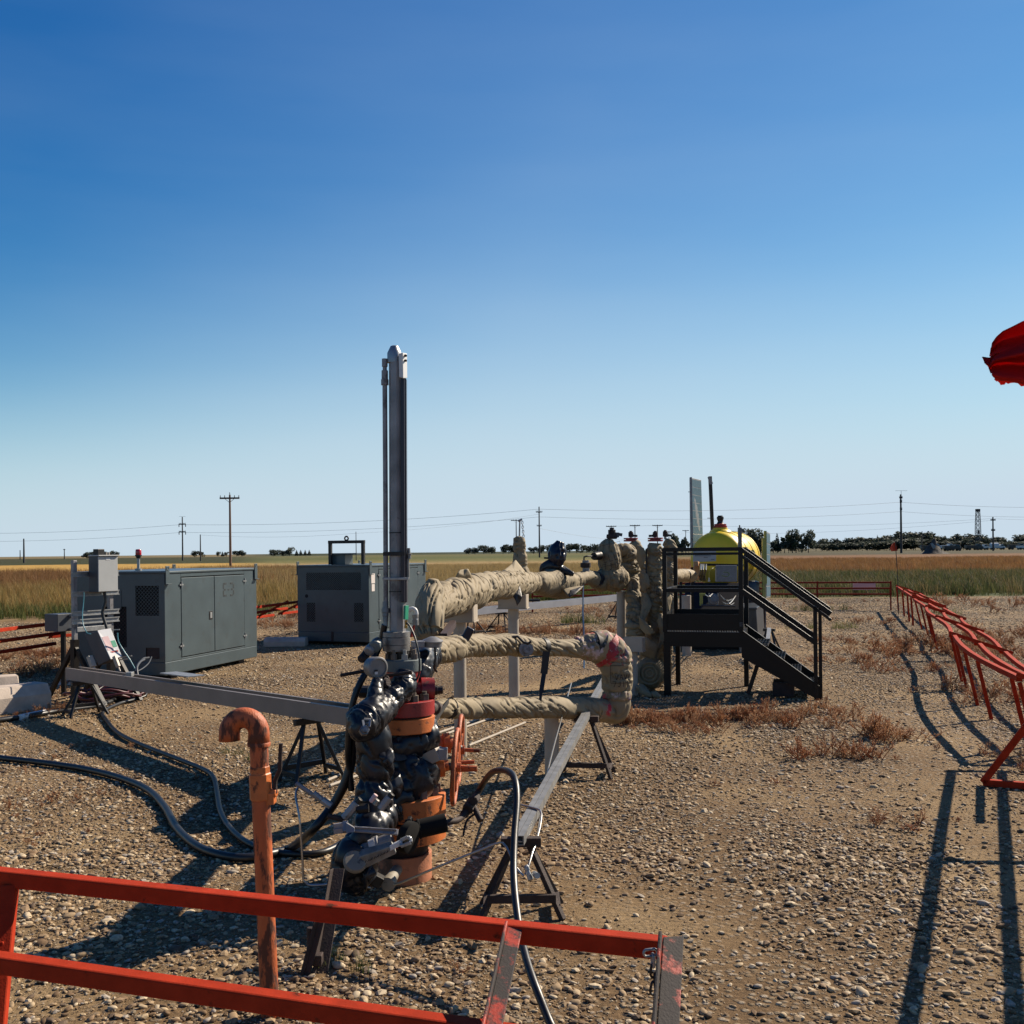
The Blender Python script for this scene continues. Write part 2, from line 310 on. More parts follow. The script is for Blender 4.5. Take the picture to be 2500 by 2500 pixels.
# ------------------------------------------------------------------ ground
def ramp(n, stops):
    r = n.new('ShaderNodeValToRGB'); cr = r.color_ramp
    while len(cr.elements) > 1: cr.elements.remove(cr.elements[-1])
    cr.elements[0].position = stops[0][0]; cr.elements[0].color = (*[c*ALB for c in stops[0][1]], 1)
    for p, c in stops[1:]:
        e = cr.elements.new(p); e.color = (*[q*ALB for q in c], 1)
    return r
def lg(y): return (math.log10(y)-1)/(4-1)        # 10 m .. 10 km
SOIL = (.29, .195, .10)
def field_material():
    m = bpy.data.materials.new('fields'); m.use_nodes = True; n = m.node_tree.nodes; L = m.node_tree.links; b = n['Principled BSDF']
    b.inputs['Roughness'].default_value = .95; b.inputs['Specular IOR Level'].default_value = .1
    g = n.new('ShaderNodeNewGeometry'); sp = n.new('ShaderNodeSeparateXYZ'); L.new(g.outputs['Position'], sp.inputs[0])
    nz = n.new('ShaderNodeTexNoise'); nz.inputs['Scale'].default_value = .05; nz.inputs['Detail'].default_value = 6; L.new(g.outputs['Position'], nz.inputs['Vector'])
    mxx = n.new('ShaderNodeMath'); mxx.operation = 'MAXIMUM'; mxx.inputs[1].default_value = 1; L.new(sp.outputs[1], mxx.inputs[0])
    lo = n.new('ShaderNodeMath'); lo.operation = 'LOGARITHM'; lo.inputs[1].default_value = 10; L.new(mxx.outputs[0], lo.inputs[0])
    w = n.new('ShaderNodeMath'); w.operation = 'MULTIPLY_ADD'; w.inputs[1].default_value = .14; L.new(nz.outputs[0], w.inputs[0])
    sub = n.new('ShaderNodeMath'); sub.operation = 'SUBTRACT'; sub.inputs[1].default_value = .07; L.new(lo.outputs[0], sub.inputs[0]); L.new(sub.outputs[0], w.inputs[2])
    t = n.new('ShaderNodeMapRange'); t.inputs[1].default_value = 1; t.inputs[2].default_value = 4; L.new(w.outputs[0], t.inputs[0])
    gold = (.50, .31, .085); dk = (.055, .060, .024); olive = (.13, .12, .045); redb = (.21, .108, .05); wheat = (.36, .25, .11); grn = (.075, .095, .035)
    left = ramp(n, [(0, SOIL), (lg(30), SOIL), (lg(32), (.14,.11,.05)), (lg(62), (.16,.10,.05)), (lg(70), (.12,.09,.05)), (lg(98), (.12,.09,.05)), (lg(106), gold), (lg(215), gold), (lg(235), dk), (lg(700), (.06,.06,.028)), (lg(900), (.22,.17,.09)), (1, (.22,.18,.1))])
    mid = ramp(n, [(0, SOIL), (lg(38), SOIL), (lg(40), grn), (lg(47), grn), (lg(50), wheat), (lg(180), wheat), (lg(215), (.19,.17,.06)), (lg(330), (.11,.12,.04)), (lg(700), (.16,.145,.06)), (lg(900), (.05,.06,.03)), (1, (.05,.06,.03))])
    right = ramp(n, [(0, SOIL), (lg(37), SOIL), (lg(40), grn), (lg(62), (.07,.08,.035)), (lg(78), (.11,.085,.04)), (lg(88), redb), (lg(240), redb), (lg(300), (.075,.065,.035)), (lg(480), (.09,.08,.04)), (lg(700), (.12,.10,.05)), (1, (.11,.095,.05))])
    for r in (left, mid, right): L.new(t.outputs[0], r.inputs[0])
    dv = n.new('ShaderNodeMath'); dv.operation = 'DIVIDE'; L.new(sp.outputs[0], dv.inputs[0]); L.new(mxx.outputs[0], dv.inputs[1])
    def mixr(a, c, lo_, hi_):
        mr = n.new('ShaderNodeMapRange'); mr.inputs[1].default_value = lo_; mr.inputs[2].default_value = hi_; L.new(dv.outputs[0], mr.inputs[0])
        mx = n.new('ShaderNodeMix'); mx.data_type = 'RGBA'; L.new(mr.outputs[0], mx.inputs[0]); L.new(a, mx.inputs[6]); L.new(c, mx.inputs[7]); return mx.outputs[2]
    c = mixr(mixr(left.outputs[0], mid.outputs[0], -.27, -.22), right.outputs[0], .11, .20)
    n2 = n.new('ShaderNodeTexNoise'); n2.inputs['Scale'].default_value = .9; n2.inputs['Detail'].default_value = 9; n2.inputs['Roughness'].default_value = .7
    mp = n.new('ShaderNodeMapping'); mp.inputs['Scale'].default_value = (1, .35, 1); L.new(g.outputs['Position'], mp.inputs[0]); L.new(mp.outputs[0], n2.inputs['Vector'])
    mr = n.new('ShaderNodeMapRange'); mr.inputs[1].default_value = .3; mr.inputs[2].default_value = .7; mr.inputs[3].default_value = .62; mr.inputs[4].default_value = 1.38; L.new(n2.outputs[0], mr.inputs[0])
    mx = n.new('ShaderNodeMix'); mx.data_type = 'RGBA'; mx.blend_type = 'MULTIPLY'; mx.inputs[0].default_value = 1; L.new(c, mx.inputs[6]); L.new(mr.outputs[0], mx.inputs[7])
    L.new(mx.outputs[2], b.inputs['Base Color'])
    bp = n.new('ShaderNodeBump'); bp.inputs['Strength'].default_value = .6; bp.inputs['Distance'].default_value = .3; L.new(n2.outputs[0], bp.inputs['Height']); L.new(bp.outputs[0], b.inputs['Normal'])
    return m
def gravel_material():
    m = bpy.data.materials.new('gravel_soil'); m.use_nodes = True; n = m.node_tree.nodes; L = m.node_tree.links; b = n['Principled BSDF']
    b.inputs['Roughness'].default_value = .95; b.inputs['Specular IOR Level'].default_value = .15
    g = n.new('ShaderNodeNewGeometry'); pos = g.outputs['Position']
    a = n.new('ShaderNodeTexNoise'); a.inputs['Scale'].default_value = .55; a.inputs['Detail'].default_value = 7; L.new(pos, a.inputs['Vector'])
    r1 = ramp(n, [(.3, (.15,.09,.045)), (.5, (.235,.150,.075)), (.7, (.40,.28,.148))]); L.new(a.outputs[0], r1.inputs[0])
    f = n.new('ShaderNodeTexNoise'); f.inputs['Scale'].default_value = 34; f.inputs['Detail'].default_value = 8; f.inputs['Roughness'].default_value = .75; L.new(pos, f.inputs['Vector'])
    mr = n.new('ShaderNodeMapRange'); mr.inputs[1].default_value = .3; mr.inputs[2].default_value = .7; mr.inputs[3].default_value = .55; mr.inputs[4].default_value = 1.4; L.new(f.outputs[0], mr.inputs[0])
    mx = n.new('ShaderNodeMix'); mx.data_type = 'RGBA'; mx.blend_type = 'MULTIPLY'; mx.inputs[0].default_value = 1; L.new(r1.outputs[0], mx.inputs[6]); L.new(mr.outputs[0], mx.inputs[7])
    v = n.new('ShaderNodeTexVoronoi'); v.inputs['Scale'].default_value = 26; L.new(pos, v.inputs['Vector'])
    r2 = ramp(n, [(0, (.42,.36,.27)), (.35, (.30,.24,.16)), (.6, (.22,.17,.11)), (1, (.5,.44,.36))]); 
    wn = n.new('ShaderNodeTexWhiteNoise'); wn.noise_dimensions = '3D'; L.new(v.outputs['Position'], wn.inputs['Vector']); L.new(wn.outputs['Value'], r2.inputs[0])
    st = n.new('ShaderNodeMapRange'); st.inputs[1].default_value = .25; st.inputs[2].default_value = .5; st.inputs[3].default_value = 1; st.inputs[4].default_value = 0; L.new(v.outputs['Distance'], st.inputs[0])
    th = n.new('ShaderNodeMath'); th.operation = 'MULTIPLY'; L.new(st.outputs[0], th.inputs[0])
    pn = n.new('ShaderNodeMapRange'); pn.inputs[1].default_value = .38; pn.inputs[2].default_value = .6; pn.inputs[3].default_value = 1; pn.inputs[4].default_value = .15; L.new(a.outputs[0], pn.inputs[0]); L.new(pn.outputs[0], th.inputs[1])
    mx2 = n.new('ShaderNodeMix'); mx2.data_type = 'RGBA'; L.new(th.outputs[0], mx2.inputs[0]); L.new(mx.outputs[2], mx2.inputs[6]); L.new(r2.outputs[0], mx2.inputs[7])
    L.new(mx2.outputs[2], b.inputs['Base Color'])
    ad = n.new('ShaderNodeMath'); ad.operation = 'ADD'; L.new(th.outputs[0], ad.inputs[0]); L.new(f.outputs[0], ad.inputs[1])
    bp = n.new('ShaderNodeBump'); bp.inputs['Strength'].default_value = .9; bp.inputs['Distance'].default_value = .02; L.new(ad.outputs[0], bp.inputs['Height']); L.new(bp.outputs[0], b.inputs['Normal'])
    return m
M['field'] = field_material(); M['gravel'] = gravel_material()
g = MB(); g.quad((-9000,-60,-.03), (9000,-60,-.03), (9000,9000,-.03), (-9000,9000,-.03)); tag(g.build('ground', M['field']), kind='structure', label='flat prairie fields running out to the horizon')
def pad_edge(x, seed):  # far edge of the gravel pad
    base = 29.5 + max(0, min(1, (x+13)/9))*9.5
    return base + 1.2*noise.noise(V((x*.15, seed, 0)))
g = MB(); xs = [-40+i*1.0 for i in range(101)]
NR = 40
vs = []; fs = []
for j in range(NR+1):
    for x in xs:
        t = (j/NR); y = -12+(pad_edge(x, 3.3)+12)*t
        z = .008*noise.noise(V((x*.6, y*.6, 2)))-.002 if j < NR else -.028
        vs.append((x, y, z))
nx = len(xs)
for j in range(NR):
    for i in range(nx-1): fs.append((j*nx+i, j*nx+i+1, (j+1)*nx+i+1, (j+1)*nx+i))
g.add(vs, fs); tag(g.build('gravel_pad', M['gravel'], smooth=180), kind='structure', label='tan gravel well pad')

# ------------------------------------------------------------------ scatter (stones, grass, weeds: nobody could count them)
def scatter(name, pts, rots, scales, idx, protos, label):
    me = bpy.data.meshes.new(name); n = len(pts)
    me.vertices.add(n); me.vertices.foreach_set('co', np.asarray(pts, dtype=np.float32).ravel())
    a = me.attributes.new('rot', 'FLOAT_VECTOR', 'POINT'); a.data.foreach_set('vector', np.asarray(rots, dtype=np.float32).ravel())
    a = me.attributes.new('scl', 'FLOAT_VECTOR', 'POINT'); a.data.foreach_set('vector', np.asarray(scales, dtype=np.float32).ravel())
    a = me.attributes.new('pick', 'INT', 'POINT'); a.data.foreach_set('value', np.asarray(idx, dtype=np.int32))
    ob = bpy.data.objects.new(name, me); COL.objects.link(ob); tag(ob, label, kind='stuff')
    c = bpy.data.collections.new(name+'_pieces')
    for q in protos: c.objects.link(q)
    ng = bpy.data.node_groups.new(name+'_scatter', 'GeometryNodeTree'); N = ng.nodes; L = ng.links
    ng.interface.new_socket('Geometry', in_out='INPUT', socket_type='NodeSocketGeometry'); ng.interface.new_socket('Geometry', in_out='OUTPUT', socket_type='NodeSocketGeometry')
    gi = N.new('NodeGroupInput'); go = N.new('NodeGroupOutput'); ip = N.new('GeometryNodeInstanceOnPoints'); ci = N.new('GeometryNodeCollectionInfo')
    ci.inputs['Collection'].default_value = c; ci.inputs['Separate Children'].default_value = True; ci.inputs['Reset Children'].default_value = True
    def at(nm, ty):
        q = N.new('GeometryNodeInputNamedAttribute'); q.data_type = ty; q.inputs['Name'].default_value = nm; return q.outputs['Attribute']
    L.new(gi.outputs[0], ip.inputs['Points']); L.new(ci.outputs[0], ip.inputs['Instance']); ip.inputs['Pick Instance'].default_value = True
    L.new(at('pick', 'INT'), ip.inputs['Instance Index']); L.new(at('rot', 'FLOAT_VECTOR'), ip.inputs['Rotation']); L.new(at('scl', 'FLOAT_VECTOR'), ip.inputs['Scale'])
    L.new(ip.outputs[0], go.inputs[0])
    md = ob.modifiers.new('scatter', 'NODES'); md.node_group = ng
    return ob
def proto(name, mb, m, smooth=0):
    me = bpy.data.meshes.new(name); me.from_pydata(mb.v, [], mb.f); me.materials.append(m)
    if smooth: me.polygons.foreach_set('use_smooth', [True]*len(me.polygons)); me.set_sharp_from_angle(angle=R_(smooth))
    return bpy.data.objects.new(name, me)
def stone_material():
    m = bpy.data.materials.new('river_stone'); m.use_nodes = True; n = m.node_tree.nodes; L = m.node_tree.links; b = n['Principled BSDF']
    b.inputs['Roughness'].default_value = .8; b.inputs['Specular IOR Level'].default_value = .25
    oi = n.new('ShaderNodeObjectInfo')
    r = ramp(n, [(0, (.20,.125,.065)), (.12, (.38,.265,.15)), (.32, (.50,.375,.225)), (.48, (.30,.20,.115)), (.60, (.60,.48,.32)), (.74, (.36,.245,.135)), (.84, (.42,.36,.29)), (.92, (.14,.095,.06)), (1, (.66,.56,.43))]); r.color_ramp.interpolation = 'CONSTANT'
    L.new(oi.outputs['Random'], r.inputs[0])
    g = n.new('ShaderNodeNewGeometry'); nz = n.new('ShaderNodeTexNoise'); nz.inputs['Scale'].default_value = 70; nz.inputs['Detail'].default_value = 5; L.new(g.outputs['Position'], nz.inputs['Vector'])
    mr = n.new('ShaderNodeMapRange'); mr.inputs[1].default_value = .3; mr.inputs[2].default_value = .7; mr.inputs[3].default_value = .72; mr.inputs[4].default_value = 1.25; L.new(nz.outputs[0], mr.inputs[0])
    mx = n.new('ShaderNodeMix'); mx.data_type = 'RGBA'; mx.blend_type = 'MULTIPLY'; mx.inputs[0].default_value = 1; L.new(r.outputs[0], mx.inputs[6]); L.new(mr.outputs[0], mx.inputs[7]); L.new(mx.outputs[2], b.inputs['Base Color'])
    return m
M['stone'] = stone_material()
def stone_proto(i):
    bm = bmesh.new(); bmesh.ops.create_icosphere(bm, subdivisions=2 if i < 5 else 1, radius=1)
    ex = (1, random.uniform(.55, .92), random.uniform(.28, .50))
    for v in bm.verts:
        k = 1+(.28 if i < 5 else .42)*noise.noise(v.co*1.1+V((i*7, 0, 0)))+.10*noise.noise(v.co*3+V((0, i*5, 0)))
        v.co = V((v.co.x*ex[0]*k, v.co.y*ex[1]*k, v.co.z*ex[2]*k))
    mb = MB(); bm.verts.ensure_lookup_table(); mb.add([tuple(v.co) for v in bm.verts], [tuple(v.index for v in f.verts) for f in bm.faces]); bm.free()
    return proto('pebble', mb, M['stone'], 45 if i < 5 else 20)
def bare(x, y):       # 0 = bare soil, 1 = full gravel
    d = .5+.9*noise.noise(V((x*.42, y*.42, 9)))+.35*noise.noise(V((x*1.3, y*1.3, 4)))
    k = math.exp(-(((x-.1)/1.9)**2+((y-14.6)/2.6)**2))           # sandy patch behind the pipes
    k2 = .85*math.exp(-(((x-.65)/.8)**2+((y-5.3)/.65)**2))+.5*math.exp(-(((x-.2)/.5)**2+((y-3.6)/.5)**2))
    k3 = .75*math.exp(-(((x+3.3)/1.2)**2+((y-12.8)/1.0)**2))
    rut = max(math.exp(-((x-(.95+o_+.16*(y-4)+.12*math.sin(y*.8)))/.20)**2) for o_ in (0.0, 1.55))
    return max(.03, (1-.72*rut)*min(1, .30+d*.85)*(1-.93*k)*(1-k2)*(1-k3))
def scatter_stones():
    pts = []; sc = []; rt = []; ix = []
    bands = [(1.4, 3.2, 3600, .0036, .026), (3.2, 6.5, 3600, .0040, .026), (6.5, 11, 2000, .0058, .024), (11, 18, 1100, .0085, .026), (18, 38, 200, .015, .034)]
    for y0, y1, den, s0, s1 in bands:
        w = .60*y1+.9; n = int((y1-y0)*2*w*den)
        X = np.random.uniform(-w, w, n); Yv = np.random.uniform(y0, y1, n); U = np.random.rand(n); S = np.random.rand(n)
        for x, y, u, s in zip(X, Yv, U, S):
            if abs(x) > .60*y+.9 or y > pad_edge(x, 3.3)-.5: continue
            b = bare(x, y)
            if u > b: continue
            r = s0+(s1-s0)*s**5.5
            if s > .995: r *= 1.35
            pts.append((x, y, r*.10)); sc.append((r, r, r)); rt.append((random.uniform(-.35,.35), random.uniform(-.35,.35), random.uniform(0,6.28))); ix.append(random.randrange(10))
    scatter('gravel', pts, rt, sc, ix, [stone_proto(i) for i in range(10)], 'loose tan and grey river gravel over the well pad')
    return len(pts)
NST = scatter_stones()

def blade_mat(name, stops, trans=.4):
    m = bpy.data.materials.new(name); m.use_nodes = True; n = m.node_tree.nodes; L = m.node_tree.links; b = n['Principled BSDF']
    b.inputs['Roughness'].default_value = .7; b.inputs['Specular IOR Level'].default_value = .2
    oi = n.new('ShaderNodeObjectInfo'); r = ramp(n, stops); L.new(oi.outputs['Random'], r.inputs[0]); L.new(r.outputs[0], b.inputs['Base Color'])
    if trans:
        tr = n.new('ShaderNodeBsdfTranslucent'); L.new(r.outputs[0], tr.inputs[0]); ms = n.new('ShaderNodeMixShader'); ms.inputs[0].default_value = trans
        L.new(b.outputs[0], ms.inputs[1]); L.new(tr.outputs[0], ms.inputs[2]); L.new(ms.outputs[0], n['Material Output'].inputs[0])
    return m
M['golden'] = blade_mat('golden_grass', [(0, (.36,.22,.07)), (.3, (.44,.30,.11)), (.55, (.30,.17,.06)), (.8, (.22,.20,.06)), (1, (.50,.36,.14))])
M['brown'] = blade_mat('brown_grass', [(0, (.24,.115,.05)), (.4, (.33,.17,.07)), (.7, (.18,.10,.04)), (1, (.40,.23,.09))])
M['greeng'] = blade_mat('green_grass', [(0, (.055,.075,.02)), (.35, (.09,.11,.03)), (.7, (.13,.15,.04)), (1, (.18,.19,.06))])
M['dkgreen'] = blade_mat('dark_green_weed', [(0, (.05,.07,.025)), (.35, (.085,.10,.04)), (.65, (.12,.125,.045)), (.85, (.19,.14,.065)), (1, (.26,.19,.09))])
M['wheat'] = blade_mat('ripe_wheat', [(0, (.37,.25,.10)), (.4, (.44,.32,.14)), (.8, (.32,.22,.09)), (1, (.48,.37,.18))])
M['russet'] = blade_mat('russet_weed', [(0, (.48,.20,.09)), (.35, (.60,.32,.16)), (.7, (.66,.42,.24)), (1, (.40,.18,.09))], .45)
def tuft(seed, nb, h, spread, w, lean=.35, seg=3):
    rr = random.Random(seed); mb = MB()
    for _ in range(nb):
        a = rr.uniform(0, 6.28); r = spread*math.sqrt(rr.random()); p = V((r*math.cos(a), r*math.sin(a), 0)); hh = h*rr.uniform(.55, 1.1)
        d = rr.uniform(0, 6.28); ln = lean*hh*rr.uniform(.2, 1.2); dv = V((math.cos(d), math.sin(d), 0)); sv = V((-dv.y, dv.x, 0))*w*.5
        vs = []; fs = []
        for k in range(seg+1):
            t = k/seg; c = p+dv*ln*t*t+V((0,0,hh*t)); ww = 1-t*.85; vs += [c-sv*ww, c+sv*ww]
            if k: o = 2*k; fs.append((o-2, o-1, o+1, o))
        mb.add(vs, fs)
    return mb
def weed(seed, h, nb=14):        # dry branching weed
    rr = random.Random(seed); mb = MB()
    def br(p, d, l, r, lv):
        q = p+d*l; mb.tube([p, q], [r, r*.6], 3, cap=False)
        if lv < 3:
            for _ in range(3 if lv else 2):
                e = (d+V((rr.uniform(-1,1), rr.uniform(-1,1), rr.uniform(-.2,.7)))*.75).normalized(); br(p.lerp(q, rr.uniform(.4,1)), e, l*rr.uniform(.55,.85), r*.65, lv+1)
        else:
            for _ in range(4):
                c = p.lerp(q, rr.random()); e = V((rr.uniform(-1,1), rr.uniform(-1,1), rr.uniform(-.4,1))).normalized()*h*.07; s = e.cross(V((0,0,1)))*.45
                mb.add([c-s, c+s, c+e], [(0,1,2)])
    for _ in range(nb):
        d = V((rr.uniform(-1,1), rr.uniform(-1,1), rr.uniform(.25,1.2))).normalized(); br(V((rr.uniform(-.3,.3)*h, rr.uniform(-.3,.3)*h, 0)), d, h*.42, .006*h/.25, 1)
    return mb
def grass_zone(name, label, m, zone, den, h, spread, nb, w, seed, xy0, xy1, lean=.35):
    rr = random.Random(seed); n = int((xy1[0]-xy0[0])*(xy1[1]-xy0[1])*den); pts = []; sc = []; rt = []; ix = []
    for _ in range(n):
        x = rr.uniform(xy0[0], xy1[0]); y = rr.uniform(xy0[1], xy1[1]); k = zone(x, y)
        if rr.random() > k: continue
        s = rr.uniform(.65, 1.15)*(.7+.6*k); pts.append((x, y, -.03)); sc.append((s, s, s)); rt.append((0, 0, rr.uniform(0, 6.28))); ix.append(rr.randrange(5))
    return scatter(name, pts, rt, sc, ix, [proto('grass_tuft', tuft(seed*10+i, nb, h, spread, w, lean), m) for i in range(5)], label)
def sm(a, b, x): t = max(0, min(1, (x-a)/(b-a))); return t*t*(3-2*t)
def nz(x, y, s, o): return .5+.8*noise.noise(V((x*s, y*s, o)))
XL = lambda y: -.27*y
grass_zone('golden_grass', 'tall golden grass along the left edge of the pad', M['golden'], lambda x, y: sm(31, 34, y+1.5*noise.noise(V((x*.3,0,5))))*(1-sm(50, 66, y))*(x < -.20*y)*nz(x, y, .2, 1), 13, .62, .28, 16, .018, 1, (-34, 31), (-5, 66), .5)
grass_zone('brown_grass', 'brown grass behind the golden strip at the left', M['brown'], lambda x, y: sm(42, 52, y)*(1-sm(92, 103, y))*(x < -.20*y)*nz(x, y, .12, 2), 7, .75, .4, 16, .026, 2, (-56, 42), (-9, 104), .4)
grass_zone('green_grass', 'yellow green grass at the foot of the golden strip', M['greeng'], lambda x, y: (sm(30, 31.5, y)*(1-sm(33.5, 36, y))*(x < -.20*y)*nz(x, y, .25, 3) if x < -7 else sm(38.5, 40, y)*(1-sm(44, 47, y))*(x < .12*y)), 20, .42, .26, 16, .02, 3, (-34, 29.5), (8, 47), .6)
grass_zone('ripe_wheat', 'pale ripe wheat field behind the generators', M['wheat'], lambda x, y: sm(45, 47, y)*(1-.6*sm(70, 120, y))*(-.30*y < x < .15*y), 7, .62, .34, 20, .022, 4, (-36, 45), (18, 120), .25)
grass_zone('green_weeds', 'dark green weeds beyond the back fence at the right', M['dkgreen'], lambda x, y: sm(38.5, 41, y+1.3*noise.noise(V((x*.25,0,8))))*(1-sm(58, 74, y+6*noise.noise(V((x*.1,0,3)))))*(x > .13*y)*(.35+.65*nz(x, y, .15, 6)), 10, .52, .34, 18, .026, 5, (5, 38), (46, 76), .5)
grass_zone('russet_grass', 'russet dry grass field at the right', M['brown'], lambda x, y: sm(60, 80, y)*(x > .14*y)*(1-.6*sm(100, 170, y))*nz(x, y, .08, 7), 3.4, .55, .5, 22, .035, 6, (9, 60), (90, 170), .4)
# low dry weeds growing in the gravel
def scatter_weeds():
    pts = []; sc = []; rt = []; ix = []; rr = random.Random(21)
    def blob(px, py, sx, sy, n, h=1.0):
        c = G(px, py)
        for _ in range(n):
            s = rr.uniform(.35, 1.3)*h
            if rr.random() < .3: continue
            pts.append((c.x+rr.gauss(0, sx*1.25), c.y+rr.gauss(0, sy*1.3), -.005)); sc.append((s, s, s*rr.uniform(.7,1.5))); rt.append((0,0,rr.uniform(0,6.28))); ix.append(rr.randrange(6))
    for a in ((1580,1762,.22,.10,30,.8), (1690,1756,.35,.11,50,.85), (1800,1758,.3,.11,36,.8), (1900,1768,.3,.15,30,.8), (1530,1765,.12,.1,16,.8), (1640,1785,.2,.1,20,.6), (2000,1740,.25,.15,24,.8),
              (2145,1800,.10,.12,26,1), (2120,1850,.12,.10,16,.8), (1990,1845,.10,.08,16,.8), (2080,1850,.10,.06,10,.6), (2080,1620,.25,.2,24,1), (2180,1590,.3,.25,34,1.1), (2230,1640,.3,.2,30,1.1), (2300,1570,.5,.5,50,1.2), (2400,1600,.6,.5,60,1.3), (2440,1700,.3,.35,40,1.2), (2460,1560,.8,.9,60,1.4), (2480,1480,1.5,1.5,60,1.5), (2140,1520,.4,.5,24,.9), (2050,1570,.2,.25,16,.8), (2480,1850,.2,.2,24,.8), (1960,1480,.6,.8,20,.9),
              (90,1640,.25,.4,40,1), (60,1600,.5,.5,46,1.1), (140,1600,.3,.4,30,1), (60,1745,.25,.15,26,.7), (20,1700,.3,.2,20,.8), (200,1830,.3,.2,16,.4), (660,1530,.3,.4,34,1.1), (720,1510,.4,.5,30,1), (640,1470,.6,.8,20,.8),
              (1180,1540,.2,.2,24,.9), (1260,1545,.25,.15,30,1), (1360,1545,.3,.2,40,1), (1440,1550,.3,.2,30,1), (1200,1490,.7,.8,30,.9), (1380,1500,.8,.8,36,1), (1480,1490,.5,.7,24,1),
              (110,1950,.15,.2,16,.35), (60,2060,.2,.2,14,.35), (300,1900,.4,.4,12,.3), (1780,1930,.5,.2,10,.4), (2200,2010,.15,.1,12,.6), (1100,2370,.05,.04,5,.3), (1240,1715,.3,.3,8,.4)):
        blob(*a)
    scatter('dry_weeds', pts, rt, sc, ix, [proto('weed_sprig', weed(40+i, .20, 4+i), M['russet']) for i in range(6)], 'low russet dry weeds growing through the gravel')
    pts2 = []; sc2 = []; rt2 = []; ix2 = []
    for px, py, n, s0 in ((1430,1520,16,.5), (2050,1535,8,.35), (2300,1500,6,.4), (560,1850,3,.2), (885,2350,5,.12), (2010,1490,10,.4)):
        c = G(px, py)
        for _ in range(n):
            pts2.append((c.x+rr.gauss(0,s0), c.y+rr.gauss(0,s0*.6), 0)); s = rr.uniform(.3,.6)*min(1, s0*2.4); sc2.append((s,s,s)); rt2.append((0,0,rr.uniform(0,6.28))); ix2.append(rr.randrange(4))
    scatter('green_sprouts', pts2, rt2, sc2, ix2, [proto('sprout', tuft(90+i, 26, .45, .3, .02, .9), M['greeng']) for i in range(4)], 'small green sprouts scattered in the gravel')
scatter_weeds()
# ------------------------------------------------------------------ fences
M['backred'] = mat('dull_red_paint', (.24,.026,.012), .7, var=.2, vscale=9, spec=.2)
def fence_panel(label, p0, p1, inside, ztop=.8, arms=(0.0, .5, 1.0), legs=(0.0, 1.0), base=(), foot_len=.5, m='red', drop=.14, lat=.30, legm=None, sag=0.0, foot_off=.04):
    """portable red panel: the top rail is the inner one, the two others step outwards and down on sloping arms"""
    p0, p1 = V((*p0, 0)), V((*p1, 0)); d = (p1-p0).normalized(); nrm = V((-d.y, d.x, 0))
    if (V((*inside, 0))-p0).dot(nrm) > 0: nrm = -nrm          # nrm points outwards
    t = thing('steel_fence', label, 'fence', p0, 'red steel fence panels round the well pad')
    def rp(k, s): return p0.lerp(p1, s)+nrm*(lat*k+sag*math.sin(math.pi*s))+V((0,0,ztop-drop*k))
    for k in range(3):
        mb = MB()
        if sag: 
            for i in range(6): mb.bar(rp(k, i/6), rp(k, (i+1)/6), .05)
        else: mb.bar(rp(k, 0), rp(k, 1), .05)
        mb.build('rail', M[m], t, bevel=.005)
    for s in arms:
        a = rp(-.09, s)+V((0,0,.035)); b = rp(2.3, s)+V((0,0,.03))
        MB().angle(a, b, .045, .007, up=(0,0,1)).build('arm', M[m], t)
    for s in legs:
        a = rp(0, s)+V((0,0,-.03)); f = p0.lerp(p1, s)+nrm*(foot_off+sag*math.sin(math.pi*s)); MB().bar(a, f, .036).build('leg', M[legm or m], t, bevel=.004)
    for s in base:
        f = p0.lerp(p1, s)+V((0,0,.025)); o = f+nrm*foot_len
        MB().bar(f, o, .05).build('base_bar', M[m], t, bevel=.004)
        MB().bar(f, rp(2, s)-V((0,0,.03)), .05).build('brace', M[m], t, bevel=.004)
    return t
# nearest panel, in front of the camera: fitted to the rails seen in the photograph
A = P(-260,2112,3.46); B = P(1628,2315,2.69); C2 = P(-260,2312,3.16); D2 = P(1640,2590,2.38)
near = thing('steel_fence', 'nearest red fence panel crossing the bottom of the view with a chain at its end', 'fence', (A.x, A.y, 0), 'red steel fence panels round the well pad')
MB().bar(A, B, .05).build('rail', M['red'], near, bevel=.006)
MB().bar(C2, D2, .05).build('rail', M['red'], near, bevel=.006)
def Lbar(mb, a, b, w1, v1, v2, w2, t=.007):   # angle iron with two explicit flange directions
    a, b, v1, v2 = V(a), V(b), V(v1).normalized(), V(v2).normalized()
    for v, w in ((v1, w1), (v2, w2)):
        n = (b-a).normalized().cross(v).normalized()*t
        mb.hexa([a, a+v*w, a+v*w+n, a+n, b, b+v*w, b+v*w+n, b+n])
    return mb
mb = MB(); Lbar(mb, P(1240,2264,2.80), P(1178,2540,2.42), .040, (1,.1,0), (0,-.6,.8), .03); mb.build('arm', M['redworn'], near, bevel=.002)
mb = MB(); e0, e1 = P(1618,2292,2.66), P(1596,2600,2.35)
Lbar(mb, e0, e1, .055, (1,.25,-.05), (-.15,-.6,.8), .035, .008); mb.build('arm', M['redworn'], near, bevel=.002)
MB().bar(P(22,2165,3.30), P(-14,2560,3.05), .052, .052).build('leg', M['red'], near, bevel=.005)
MB().bar(P(-10,2205,3.35), P(-200,2560,2.95), .05).build('brace', M['red'], near, bevel=.005)
MB().bar(P(18,2310,3.20), P(-60,2318,3.21), .04).build('rail_stub', M['red'], near, bevel=.004)
ch = thing('hanging_chain', 'short steel chain hanging from the end of the nearest red rail', 'chain', P(1590,2330,2.66))
